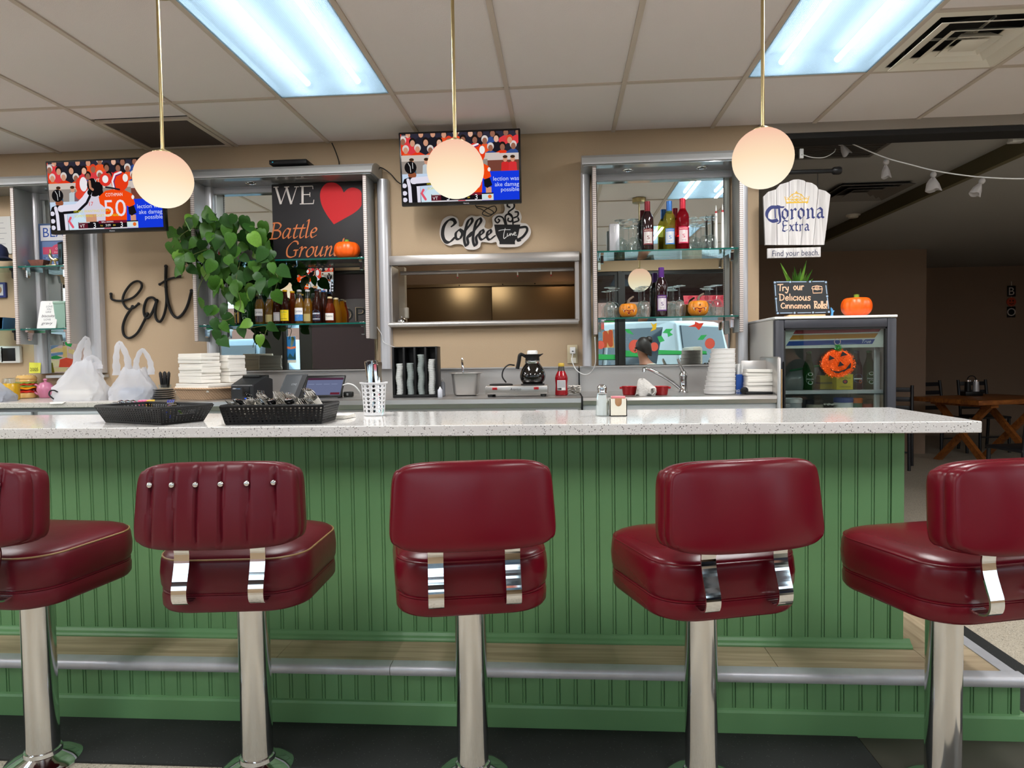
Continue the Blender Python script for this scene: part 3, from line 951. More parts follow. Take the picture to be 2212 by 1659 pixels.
# ================================================================== SCREENS
M['bezel'] = mat('black_bezel', (14, 14, 16), .25)


def paint_match(F, W, H):
    """the football broadcast; coordinates in a 1265 x 720 picture, y down"""
    X = lambda x: (x / 1265.0 - .5) * W
    Y = lambda y: (.5 - y / 720.0) * H
    P = lambda pts: [(X(x), Y(y)) for x, y in pts]
    sc = W / 1265.0
    R = lambda x0, y0, x1, y1, c, l=1: F.rect(X(x0), X(x1), Y(y1), Y(y0), c, l)
    E_ = lambda x, y, a, b_, c, l=1: F.ell(X(x), Y(y), a * sc, b_ * sc, c, l, 18)
    T = lambda s, x, y, sz, c, l=12, al=0, wd=None: F.text(s, X(x), Y(y), sz * sc, c, l, al, width=None if wd is None else wd * sc)
    rr = random.Random(5)
    R(0, 0, 1265, 720, (46, 44, 58), 0)
    skin = [(206, 150, 122), (150, 100, 80), (224, 176, 150)]
    for row in (0, 1, 2): # stand spectators
        for i in range(11):
            x, y = -30 + i * 128 + row * 47 + rr.uniform(-18, 18), 10 + row * 75 + rr.uniform(-12, 12)
            c = rr.choice([(226, 58, 26), (206, 40, 44), (232, 84, 40), (36, 34, 44), (52, 78, 140), (218, 60, 66), (30, 28, 36), (40, 38, 46)])
            F.poly(P([(x - 84, y + 140), (x - 76, y + 62), (x - 20, y + 34), (x + 20, y + 34), (x + 76, y + 62), (x + 84, y + 140)]), c, 1)
            E_(x, y - 12, 36, 40, (34, 26, 24) if rr.random() < .6 else rr.choice([(214, 66, 40), (216, 206, 200)]), 2); E_(x, y + 6, 26, 34, rr.choice(skin), 3)
    R(0, 222, 1060, 286, (204, 192, 182), 4); R(0, 286, 1060, 420, (150, 140, 132), 4); R(930, 230, 1265, 300, (206, 194, 188), 4); R(930, 300, 1265, 430, (118, 66, 54), 4)
    for x, c in ((110, (60, 90, 110)), (270, (190, 200, 205)), (330, (120, 90, 100)), (1120, (206, 44, 44)), (1200, (214, 50, 54))):
        F.poly(P([(x - 46, 420), (x - 40, 330), (x, 310), (x + 40, 330), (x + 46, 420)]), c, 5); E_(x, 290, 24, 32, (206, 150, 122), 6); E_(x, 268, 26, 16, (60, 40, 26), 7)
    R(0, 418, 880, 720, (196, 214, 236), 5); R(860, 415, 1265, 720, (22, 58, 222), 5)
    for s_, y, x1 in (('lection was', 515, 1262), ('ake damag', 575, 1262), ('possible', 630, 1262)): T(s_, x1, y, 62, (206, 216, 250), 6, 1)
    F.poly(P([(200, 690), (260, 600), (330, 540), (420, 640), (420, 720), (200, 720)]), (206, 228, 240), 6)
    F.stroke(P([(225, 590), (205, 625), (245, 690)]), 26 * sc, (228, 90, 110), 7)
    # white shirted player
    F.poly(P([(370, 470), (450, 370), (560, 330), (620, 420), (610, 640), (420, 640), (390, 560)]), (214, 208, 222), 8)
    R(400, 560, 520, 640, (206, 150, 120), 9); T('17', 470, 470, 60, (220, 60, 60), 9)
    E_(380, 250, 72, 92, (224, 58, 40), 8); E_(400, 240, 44, 76, (236, 232, 236), 9); E_(350, 350, 50, 50, (228, 70, 50), 8)
    for x, y, a, b_ in ((500, 250, 62, 70), (560, 280, 56, 60), (520, 330, 60, 44), (585, 330, 30, 50)): E_(x, y, a, b_, (22, 18, 20), 9)
    T('VT', 555, 222, 50, (230, 226, 230), 10); F.stroke(P([(470, 210), (475, 280), (500, 300)]), 26 * sc, (190, 130, 104), 11)
    E_(650, 200, 70, 70, (222, 56, 44), 9); F.ell(X(650), Y(196), 34 * sc, 40 * sc, (240, 236, 236), 10)
    # orange shirted player number 50
    F.poly(P([(560, 380), (640, 318), (760, 300), (860, 318), (940, 360), (965, 470), (905, 500), (870, 480), (862, 632), (620, 632), (630, 500), (570, 450)]), (242, 74, 18), 11)
    E_(810, 225, 98, 104, (232, 60, 24), 12); F.stroke(P([(742, 300), (728, 220), (760, 150), (830, 128)]), 20 * sc, (236, 232, 240), 13); F.stroke(P([(756, 300), (744, 226), (772, 166), (836, 142)]), 9 * sc, (60, 40, 120), 13)
    E_(875, 190, 30, 42, (240, 236, 232), 13); F.stroke(P([(650, 280), (710, 290), (800, 310)]), 18 * sc, (40, 36, 44), 13)
    T('COTHMAN', 735, 378, 50, (246, 236, 232), 13, 0, 190)
    T('50', 735, 590, 250, (232, 226, 236), 13, 0, 250)
    F.poly(P([(885, 500), (950, 480), (975, 560), (920, 590), (890, 570)]), (24, 22, 26), 12); R(905, 580, 965, 640, (206, 150, 124), 11)
    E_(945, 395, 16, 22, (240, 236, 236), 13)
    # striped referee
    E_(95, 350, 66, 66, (22, 20, 22), 9); F.stroke(P([(70, 300), (92, 340), (95, 400)]), 6 * sc, (220, 220, 220), 10); F.stroke(P([(118, 300), (120, 360)]), 6 * sc, (220, 220, 220), 10)
    E_(110, 430, 46, 36, (150, 84, 56), 8)
    F.poly(P([(20, 470), (80, 450), (160, 470), (190, 560), (200, 720), (0, 720), (0, 520)]), (24, 22, 26), 9)
    for x in (70, 165): F.stroke(P([(x - 8, 480), (x + 6, 560), (x + 10, 718)]), 36 * sc, (226, 222, 236), 10)
    for y in (540, 620, 690): E_(20, y, 26, 24, (226, 222, 236), 10)
    F.stroke(P([(120, 490), (300, 480), (400, 400), (455, 335)]), 70 * sc, (228, 224, 238), 10); F.stroke(P([(150, 535), (310, 528), (420, 440), (462, 370)]), 28 * sc, (24, 22, 26), 11); E_(462, 330, 26, 30, (20, 18, 20), 12)
    # captions and score bar
    T('HOPES WANTING TO PUT', 268, 538, 34, (226, 214, 40), 14, -1, 430); T('SOMETHING TOGETHER HERE', 272, 588, 34, (226, 214, 40), 14, -1, 505)
    R(308, 640, 985, 708, (22, 18, 22), 14); R(308, 650, 415, 708, (92, 26, 40), 15); R(540, 632, 860, 660, (120, 30, 50), 15); R(860, 652, 985, 708, (206, 224, 224), 15)
    T('VT', 352, 698, 48, (240, 236, 236), 16); T('3', 492, 706, 78, (240, 240, 244), 16); T('3', 798, 706, 78, (240, 240, 244), 16)
    T('3:09', 645, 694, 34, (236, 236, 236), 16); T('1st', 572, 692, 26, (226, 190, 60), 16); T('04', 716, 692, 26, (226, 190, 60), 16); T('BALL DOWN', 640, 654, 24, (240, 236, 236), 16, 0, 130)
    E_(945, 680, 20, 20, (236, 110, 40), 16); R(315, 640, 440, 650, (200, 200, 200), 16)
    R(310, 709, 985, 718, (230, 216, 216), 15); R(600, 709, 680, 718, (214, 30, 40), 16)
    T('ESPN', 42, 38, 34, (240, 220, 220), 16)


def make_tv(name, label, c, wdt, tilt, rz=0.0, reach=.225):
    t = thing(name, label, 'television', c)
    t.rotation_euler = (tilt, 0, rz)
    h = wdt * .5625; a, b_ = wdt / 2, h / 2
    obj('body', MB().rbox(-a - .012, a + .012, .0, .035, -b_ - .022, b_ + .012, .006).rbox(-a * .7, a * .7, .035, .06, -b_ * .7, b_ * .5, .01), M['bezel'], t)
    F = Flat(lambda u, v, l: (u, -.0012 - l, v)); F.clip = (-wdt / 2, wdt / 2, -h / 2, h / 2); paint_match(F, wdt, h)
    obj('screen_glass', MB().box(-a, a, -.0008, .001, -b_, b_), M['black'], t)
    F.build('picture', M['screen'], t)
    L = Flat(lambda u, v, l: (u, -.0012 - l, v)); L.text('Hisense', .03, -b_ - .016, .011, (200, 200, 204)); L.build('maker_lettering', M['print'], t)
    arm = MB().rbox(-.08, .08, .06, .07, -.08, .08, .004).rbox(-.025, .025, .07, reach, -.02, .02, .006).rbox(-.06, .06, reach - .01, reach, -.09, .09, .004)
    obj('wall_mount', arm, M['black_matt'], t)
    return t


a, b_ = at(106, 420, 3.96), at(351, 420, 3.96); c_ = at(227, 421, 3.96)
tvl = make_tv('television', 'flat screen television above the Eat sign, partly behind a globe', (c_.x, 3.96, c_.z), b_.x - a.x, radians(3), radians(-1), .345)
a, b_ = at(866, 366, 4.08), at(1124, 366, 4.08)
tvm = make_tv('television', 'flat screen television above the Coffee sign, behind a globe', ((a.x + b_.x) / 2, 4.075, 2.448), .705, radians(7), radians(.5), .245)


def cable(name, label, pts, r, m, n=6, cat='cable'):
    o = obj(name, MB().tube(smooth(pts, 6), r, n), m); return tag(o, label, cat)


cable('power_cable', 'black cable from the ceiling to the cabinet top above the red heart', [at(717, 309, 4.32), at(724, 325, 4.31), at(731, 345, 4.30), at(733, 356, 4.26)], .004, M['rubber'])
cable('power_cable', 'black cable from the beer cabinet header to the screen with the globe before it', [at(815, 372, 4.25), at(822, 362, 4.28), at(842, 374, 4.31), at(858, 392, 4.27), at(872, 400, 4.15)], .0035, M['rubber'])
cp = [at(1022, 432, 4.13), at(1030, 448, 4.17), at(1040, 452, 4.2), at(1060, 463, 4.2), at(1072, 455, 4.21), at(1068, 445, 4.22), at(1050, 452, 4.2), at(1042, 462, 4.21), at(1056, 467, 4.22), at(1066, 458, 4.2), at(1048, 448, 4.19), at(1030, 446, 4.2)]
o = obj('power_cord', MB().tube(smooth(cp, 6), .003, 6), M['rubber'], tvm, False, 'bundled black power cord under the screen'); o.matrix_parent_inverse = tvm.matrix_basis.inverted()
t = thing('media_box', 'small black media box on the beer cabinet header', 'electronics', tuple(at(628, 352, 4.25)[:2]) + (2.532,))
bx = at(588, 352, 4.22).x - t.location.x, at(668, 352, 4.22).x - t.location.x
obj('case', MB().rbox(bx[0], bx[1], -.08, .06, .001, .028, .004), M['black'], t)
obj('indicator', MB().box(bx[0] + .02, bx[0] + .028, -.0815, -.08, .012, .016), emit('cyan_indicator', (60, 190, 220), .8), t)

# ================================================================== SIGNS
# --- "Eat"
yE = 4.335
E1 = lambda pts: [tuple(at(.1989 * x, 640 + .1989 * y, yE)) for x, y in pts]
t = thing('wall_sign', 'black cut-out script sign reading Eat on the tan wall', 'sign', (-2.72, YB, 1.44))
eat = [[(1205, -25), (1220, 35), (1330, 48), (1450, 10), (1530, -80), (1535, -140), (1490, -165), (1420, -130), (1350, -30), (1335, 60), (1385, 135), (1450, 125), (1505, 82)],
       [(1440, 112), (1370, 220), (1335, 330), (1350, 425), (1410, 452), (1490, 400), (1560, 280), (1600, 190)],
       [(1700, 60), (1660, 14), (1600, 30), (1567, 110), (1565, 190), (1595, 240), (1640, 200), (1680, 110), (1702, 45)],
       [(1702, 45), (1685, 180), (1705, 260), (1745, 270), (1785, 190), (1808, 60), (1802, -100)],
       [(1803, -325), (1800, -150), (1815, 20), (1860, 170), (1920, 232), (1985, 190), (2040, 90), (2080, -60)],
       [(1735, -130), (1830, -185), (1960, -215)]]
wds = [.0095, .0105, .0105, .0105, .0115, .009]
for k, (pl, wd) in enumerate(zip(eat, wds)):
    nm = 'letter_stroke'
    mb = MB(); P3 = smooth(E1(pl), 6)
    mb.tube(P3, wd, 10, flat=(1, .75), up=(0, 1, 0)); mb.ball(P3[0], wd * 1.05, 10, 7); mb.ball(P3[-1], wd * 1.05, 10, 7)
    obj(nm, mb, M['black_matt'], t, True)

# --- "Coffee time"
K = lambda x, y: (lambda p: (p.x, p.z))(at(800 + .1989 * x, 260 + .1989 * y, 4.33))
t = thing('wall_sign', 'white and black cut-out sign reading Coffee time with steaming cup', 'sign', (-.48, YB, 2.0))
ol = [(755, 1240), (765, 1130), (800, 1065), (870, 1038), (940, 1060), (962, 1115), (962, 1150), (1000, 1150), (1030, 1080), (1090, 1035), (1150, 1045), (1205, 1040), (1250, 1090), (1240, 1160), (1290, 1180), (1330, 1150), (1325, 1060), (1370, 1020),
      (1440, 1010), (1462, 960), (1452, 905), (1500, 870), (1560, 885), (1575, 965), (1620, 985), (1642, 1050), (1632, 1110), (1700, 1125), (1742, 1190), (1730, 1260), (1670, 1325), (1600, 1372), (1420, 1378), (1380, 1360), (1365, 1322), (1310, 1332), (1210, 1322), (1190, 1375), (1130, 1405), (1040, 1397), (1000, 1352), (920, 1345), (860, 1362), (790, 1325)]
olp = [p[:2] for p in smooth([(x, y, 0) for x, y in ol], 4, True)]
mb = MB(); mb.prism([K(x, y) for x, y in olp], lambda u, v, d: (u, d, v), 4.328, 4.348); obj('backing', mb, mat('sign_white', (222, 214, 208), .5), t, True)
F = Flat(lambda u, v, l: (u, 4.3275 - l, v), .0006); kp = lambda pts: [K(x, y) for x, y in pts]; kw_ = lambda d: d * .1989 * 4.33 / FPX
blk = (22, 20, 22)
F.nib(kp([(890, 1150), (922, 1115), (900, 1078), (850, 1085), (800, 1150), (785, 1240), (810, 1310), (860, 1325), (925, 1265)]), kw_(36), .5, kw_(14), blk)
F.nib(kp([(970, 1185), (930, 1225), (935, 1285), (975, 1285), (998, 1230), (970, 1185), (1020, 1215)]), kw_(26), .5, kw_(12), blk)
for dx in (0, 95): F.nib(kp([(985 + dx, 1265), (1040 + dx, 1190), (1105 + dx, 1105), (1098 + dx, 1066), (1062 + dx, 1095), (1035 + dx, 1180), (1020 + dx, 1290), (1038 + dx, 1362), (1062 + dx, 1335), (1055 + dx, 1270), (1100 + dx, 1215)]), kw_(28), .5, kw_(12), blk)
for dx in (0, 82): F.nib(kp([(1185 + dx, 1255), (1228 + dx, 1220), (1222 + dx, 1190), (1192 + dx, 1215), (1186 + dx, 1270), (1215 + dx, 1297), (1270 + dx, 1255)]), kw_(26), .5, kw_(12), blk)
F.poly(kp([(1345, 1132), (1630, 1132), (1605, 1250), (1570, 1315), (1572, 1347), (1403, 1347), (1402, 1318), (1362, 1235)]), blk)
F.stroke(kp([(1625, 1165), (1690, 1160), (1702, 1200), (1660, 1262), (1600, 1300)]), kw_(26), blk, 2, sm=6); F.stroke(kp([(1590, 1275), (1600, 1310), (1630, 1305)]), kw_(18), blk, 2, sm=5)
for pl in ([(1465, 1130), (1440, 1060), (1390, 1045), (1355, 1080), (1380, 1115), (1405, 1090), (1390, 1075)], [(1480, 1130), (1465, 1050), (1500, 1020), (1545, 1060), (1530, 1100), (1495, 1090), (1500, 1065)], [(1550, 1130), (1540, 1040), (1500, 1000), (1560, 950), (1555, 900), (1500, 880), (1490, 930), (1515, 945)], [(1560, 1060), (1600, 1040), (1605, 1000), (1575, 995)], [(1555, 1110), (1610, 1090), (1605, 1060)]):
    F.stroke(kp(pl), kw_(17), blk, 2, sm=5)
wh = (232, 230, 228)
for pl in ([(1395, 1200), (1440, 1190), (1520, 1188)], [(1465, 1175), (1450, 1240), (1452, 1285), (1480, 1265)], [(1490, 1230), (1488, 1260), (1510, 1245), (1520, 1225), (1518, 1255), (1535, 1228), (1545, 1250), (1558, 1225)], [(1555, 1240), (1580, 1225), (1568, 1215), (1560, 1245), (1590, 1248)]):
    F.stroke(kp(pl), kw_(7), wh, 3, sm=5)
F.build('lettering', M['print'], t, True)

# --- italic pen alphabet
IT = {'B': ([[(.12, 0), (.12, 1.6)], [(-.05, 1.6), (.55, 1.6), (.85, 1.3), (.6, .92), (.1, .86)], [(.1, .86), (.75, .8), (.98, .42), (.7, .03), (-.08, 0)]], 1.12),
      'a': ([[(.72, .92), (.38, 1.0), (.08, .5), (.18, .04), (.46, .14), (.70, .6), (.76, .98)], [(.76, .98), (.68, .22), (.8, .02), (.98, .18)]], 1.0),
      't': ([[(.34, 1.38), (.2, .4), (.27, .03), (.46, .05), (.6, .2)], [(.02, 1), (.62, 1)]], .62), 'l': ([[(.02, 1.72), (.2, 1.75), (.16, .3), (.24, .03), (.46, .16)]], .5),
      'e': ([[(.1, .5), (.5, .58), (.62, .84), (.42, 1), (.16, .76), (.1, .34), (.3, .02), (.68, .22)]], .74),
      'G': ([[(1.15, 1.3), (.98, 1.58), (.55, 1.56), (.1, .95), (.18, .22), (.6, -.02), (1.06, .12)], [(1.06, .12), (1.06, .68)], [(.82, .7), (1.25, .7)]], 1.35),
      'r': ([[(.02, .9), (.24, .98), (.16, 0)], [(.2, .5), (.48, .96), (.72, .9)]], .74), 'o': ([[(.45, 1), (.1, .6), (.14, .12), (.42, 0), (.74, .4), (.70, .88), (.45, 1)]], .84),
      'u': ([[(.02, .9), (.2, .98), (.12, .3), (.26, .02), (.5, .18), (.72, .7), (.78, .98)], [(.78, .98), (.7, .22), (.82, .02), (1.0, .18)]], 1.04), 'n': ([[(.02, .9), (.2, .98), (.14, 0)], [(.18, .5), (.5, .98), (.68, .85), (.6, .2), (.72, .02), (.92, .18)]], .96),
      'd': ([[(.72, .92), (.38, 1.0), (.08, .5), (.18, .04), (.46, .14), (.70, .6), (.76, .98)], [(.8, 1.75), (.68, .22), (.8, .02), (.98, .18)]], 1.0), ' ': ([], .5)}


def italic(F, s, u, v, size, col, shear=.22, wd=.17, thin=.045, ang=.6, ly=2, gl=IT, sm=5, gap=0.0):
    for ch in s:
        st, adv = gl[ch]
        for pl in st: F.nib([(u + (x + y * shear) * size, v + y * size) for x, y in pl], wd * size, ang, thin * size, col, ly, sm)
        u += (adv + gap) * size
    return u


# --- WE (heart) Battle Ground
ys = 4.255
t = thing('leaning_sign', 'black sign with red heart and orange Battle Ground lettering', 'sign', (-1.55, ys, 1.937))
Ws = lambda x, y: (lambda p: (p.x, p.z))(at(400 + .1989 * x, 330 + .1989 * y, ys))
x0, z1 = Ws(937, 345); x1, z0 = -1.201, 1.938; z1 = min(z1, 2.431)
obj('board', MB().rbox(x0, x1, ys, ys + .012, z0, z1, .002), mat('sign_black', (30, 28, 31), .6), t, True)
F = Flat(lambda u, v, l: (u, ys - .0003 - l, v), .0002); wp = lambda pts: [Ws(x, y) for x, y in pts]; ww = lambda d: d * .1989 * ys / FPX
cr_ = (212, 204, 198)
for a, b_, d in (((985, 372), (1040, 558), 24), ((1040, 558), (1100, 385), 9), ((1100, 375), (1152, 558), 24), ((1152, 558), (1212, 372), 9), ((1275, 366), (1275, 555), 25)): F.stroke(wp([a, b_]), ww(d), cr_, 2, ends=False)
for a, b_ in (((958, 375), (1015, 372)), ((1075, 373), (1130, 370)), ((1185, 371), (1235, 369)), ((1245, 366), (1385, 362)), ((1275, 455), (1355, 453)), ((1245, 556), (1395, 552))): F.stroke(wp([a, b_]), ww(10), cr_, 2, ends=False)
for a, b_ in (((1385, 362), (1388, 395)), ((1355, 430), (1355, 478)), ((1392, 552), (1398, 510))): F.stroke(wp([a, b_]), ww(8), cr_, 2, ends=False)
hp = smooth([(x, y, 0) for x, y in [(1615, 778), (1530, 660), (1475, 540), (1470, 420), (1530, 335), (1620, 325), (1690, 370), (1722, 432)]], 6) + smooth([(x, y, 0) for x, y in [(1722, 432), (1775, 388), (1840, 380), (1905, 415), (1925, 500), (1910, 580), (1840, 650), (1720, 720), (1615, 778)]], 6)[:-1]
F.poly(wp([p[:2] for p in hp if p[0] < 1918]), (196, 34, 40), 2)
og = (206, 118, 70)
u, v = Ws(928, 935); italic(F, 'Battle', u, v, ww(107), og, gap=.05)
u, v = Ws(1085, 1135); italic(F, 'Ground', u, v, ww(107), og, gap=.03)
F.build('lettering', M['print'], t, True)

# --- hanging beer sign of five white planks
yc = 4.2
Q = lambda x, y: (lambda p: (p.x, p.z))(at(1600 + .1989 * x, 360 + .1989 * y, yc)); qp = lambda pts: [Q(x, y) for x, y in pts]; qw = lambda d: d * .1989 * yc / FPX
t = thing('hanging_sign', 'white plank sign with gold crown and blue Corona Extra lettering', 'sign', (1.40, yc, 1.9))
M['whitewash'] = wood('whitewashed_wood', (186, 182, 180), (226, 223, 221), .7, 3, 'Z', 22)
pls = [[(268, 850), (247, 325), (300, 272), (385, 246), (393, 850)], [(399, 850), (389, 240), (430, 192), (524, 165), (519, 850)], [(524, 850), (529, 160), (570, 141), (630, 137), (690, 150), (704, 163), (654, 850)],
       [(659, 850), (709, 166), (770, 175), (820, 205), (842, 238), (785, 850)], [(790, 850), (847, 243), (920, 262), (975, 305), (940, 600), (907, 848)]]
for pl in pls:
    mb = MB(); mb.prism(qp(pl), lambda u, v, d: (u, d, v), yc, yc + .016); obj('plank', mb, M['whitewash'], t, True)
obj('batten', MB().box(*[f_ for f_ in (Q(330, 400)[0], Q(850, 400)[0])], yc + .016, yc + .024, Q(300, 430)[1], Q(300, 380)[1]).box(Q(330, 400)[0], Q(850, 400)[0], yc + .016, yc + .024, Q(300, 790)[1], Q(300, 740)[1]), M['whitewash'], t, True)
F = Flat(lambda u, v, l: (u, yc - .0005 - l, v), .0003); gold, blue = (222, 178, 52), (48, 56, 108)
F.rect(*[Q(500, 0)[0], Q(735, 0)[0]], Q(0, 415)[1], Q(0, 400)[1], gold); F.rect(Q(495, 0)[0], Q(740, 0)[0], Q(0, 375)[1], Q(0, 368)[1], gold)
for pl in ([(500, 400), (478, 325), (520, 345), (560, 300), (605, 290), (655, 300), (695, 345), (745, 320), (718, 400)], [(560, 300), (565, 340), (605, 320), (650, 340), (655, 300)], [(520, 345), (530, 390), (560, 360), (605, 390), (650, 358), (690, 390), (695, 345)]): F.stroke(qp(pl), qw(9), gold, 2)
F.stroke(qp([(605, 290), (605, 268)]), qw(9), gold); F.stroke(qp([(592, 280), (618, 280)]), qw(7), gold)
F.poly(qp([(605 + (22 if i % 2 == 0 else 9) * sin(i * pi / 5), 362 - (22 if i % 2 == 0 else 9) * cos(i * pi / 5)) for i in range(10)]), gold, 3)
BL = {'o': ([[(.3, 1), (.1, .75), (.1, .28), (.32, 0)], [(.32, 0), (.58, .25), (.58, .74), (.3, 1)]], .78), 'r': ([[(.1, .92), (.2, .8), (.2, .12), (.1, .02), (.3, .06)], [(.28, .8), (.45, 1), (.58, .84)]], .70),
      'n': ([[(.1, .92), (.2, .8), (.2, .12), (.1, .02), (.3, .06)], [(.28, .82), (.48, 1), (.62, .8), (.62, .12), (.78, .05)]], .92), 'a': ([[(.14, .86), (.36, 1), (.56, .8), (.56, .14), (.72, .04)], [(.5, .58), (.2, .45), (.14, .18), (.32, .02), (.54, .2)]], .86),
      'x': ([[(.06, .9), (.22, .86), (.5, .1), (.68, .06)], [(.62, .96), (.1, .02)]], .76), 't': ([[(.24, 1.32), (.2, .9), (.2, .12), (.42, .03)], [(.02, .95), (.46, .95)]], .54), 'E': ([[(.3, 1.6), (.12, 1.2), (.22, .7), (.1, .1), (.45, -.02), (.8, .22)], [(.1, 1.45), (.45, 1.62), (.8, 1.45), (.86, 1.6)], [(.2, .82), (.66, .88)]], .98)}
u, v = Q(442, 572); italic(F, 'orona', u, v, qw(108), blue, .0, .2, .05, .75, gl=BL, sm=0, gap=.02)
F.nib(qp([(400, 440), (330, 445), (285, 500), (290, 560), (340, 592), (400, 580)]), qw(36), 2.2, qw(10), blue); F.nib(qp([(415, 430), (420, 500), (428, 560), (425, 605), (405, 615)]), qw(22), .7, qw(6), blue); F.nib(qp([(372, 450), (376, 560)]), qw(12), .4, qw(5), blue, sm=0); F.nib(qp([(395, 425), (435, 440), (468, 440)]), qw(18), .9, qw(6), blue)
u, v = Q(448, 703); italic(F, 'Extra', u, v, qw(70), blue, .0, .2, .05, .75, gl=BL, sm=0, gap=.06)
F.build('lettering', M['print'], t, True)
pb = obj('tagline_plank', MB().rbox(Q(290, 0)[0], Q(873, 0)[0], yc, yc + .016, Q(0, 1001)[1], Q(0, 895)[1], .002), M['whitewash'], t, True)
F = Flat(lambda u, v, l: (u, yc - .0005 - l, v), .0003); u, v = Q(595, 968); F.text('Find your beach.', u, v, qw(88), (60, 66, 92), width=qw(480), shear=.05); F.build('lettering', M['print'], pb, True)
for x in (370, 790): obj('eye_link', MB().cyl((Q(x, 0)[0], yc + .008, Q(0, 898)[1]), (Q(x, 0)[0], yc + .008, Q(0, 848)[1]), .0022, n=6), M['black'], pb, True)
for x, y in ((842, 200), (392, 240)): obj('chain', MB().cyl((Q(x, 0)[0], yc + .008, Q(0, y + 60)[1]), (Q(x, 0)[0], yc + .008, 2.372), .0022, n=6), M['black'], t, True)
t = thing('sign_rod', 'black metal rod with round finial holding the plank sign', 'rod', (1.2, yc, 2.385))
xr = at(1812, 355, yc).x
obj('rod', MB().cyl((1.20, yc, 2.383), (xr - .03, yc, 2.383), .013, n=14), M['black'], t, True)
obj('finial', MB().lathe([(.014, -.04), (.022, -.03), (.024, .0), (.020, .012), (.006, .014)], n=18, xf=Matrix.Translation((xr, yc, 2.383)) @ Matrix.Rotation(radians(90), 4, 'Y')), M['black'], t, True)
obj('wall_bracket', MB().box(1.196, 1.222, yc, YB - .0005, 2.372, 2.394).rbox(1.18, 1.234, YB - .012, YB - .0005, 2.34, 2.43, .003), M['black'], t, True)
# ================================================================== THINGS ON THE CABINET SHELVES
ZU, ZL = 1.9375, 1.5365 # tops of the upper and lower glass shelves


def base(px, py, Y, Z):
    p = at(px, py, Y); return (p.x, Y, Z)


M['g_amber'] = film('amber_glass', (150, 70, 18), .68, .5, .06, (206, 120, 50)); M['g_brown'] = film('brown_glass', (74, 34, 18), .5, .4, .06, (120, 60, 30)); M['g_green'] = film('green_glass', (40, 104, 44), .6, .4, .06, (80, 160, 76))
M['g_black'] = mat('dark_bottle', (20, 14, 13), .08, spec=.7); M['g_gold'] = film('pale_beer', (226, 170, 50), .58, .6, .1, (240, 206, 110)); M['g_clear'] = glass('clear_bottle', (244, 248, 246), 0, .06, 3.2)
M['g_red'] = film('rose_wine', (176, 24, 46), .62, .5, .06, (226, 90, 100)); M['g_white'] = film('white_wine', (196, 190, 80), .70, .5, .06, (230, 224, 150)); M['wine'] = mat('red_wine_bottle', (34, 8, 14), .06, spec=.8)
PROF = {'long': [(.029, 0), (.0305, .004), (.0305, .115), (.028, .133), (.019, .158), (.0145, .178), (.0128, .205), (.0128, .214)],
        'stub': [(.030, 0), (.0315, .004), (.0315, .075), (.028, .096), (.020, .122), (.0150, .150), (.0135, .165)],
        'wine': [(.034, 0), (.0365, .005), (.0365, .185), (.034, .205), (.022, .228), (.0148, .245), (.0142, .285), (.0155, .287), (.0155, .298)]}


def bottle(name, label, loc, kind, gm, cap, prints=(), group=None, caph=.012, capm=None, liquid=None, s=1.0):
    t = thing(name, label, 'bottle', loc, 0, group)
    pr = [(r * s, z * s) for r, z in PROF[kind]]
    obj('bottle_glass', MB().lathe(pr, n=18), gm, t)
    h = pr[-1][1]; r = pr[-1][0]
    if liquid:
        lv = [(rr * .9, z + .002) for rr, z in pr if z < h * .8]; obj('beer', MB().lathe(lv, n=14), liquid, t)
    if cap:
        c0 = h - caph
        obj('cap', MB().lathe([(r + .0015, c0), (r + .0022, c0 + .003), (r + .0018, h), (r * .6, h + .002)], n=16, cap0=False), capm or mat('cap_' + name, cap, .35, .2), t)
    if prints:
        F = Flat(cyl_map((0, 0, 0), pr[1][0], 0), .0002)
        for p in prints:
            if p[0] == 'r': F.rect(*[q * s for q in p[1:5]], p[5], p[6] if len(p) > 6 else 1, 8)
            elif p[0] == 't': F.text(p[1], p[2] * s, p[3] * s, p[4] * s, p[5], 4, width=p[6] * s if len(p) > 6 else None)
            elif p[0] == 'e': F.ell(*[q * s for q in p[1:5]], p[5], p[6] if len(p) > 6 else 3)
        F.build('label', M['print_gloss'], t)
    return t


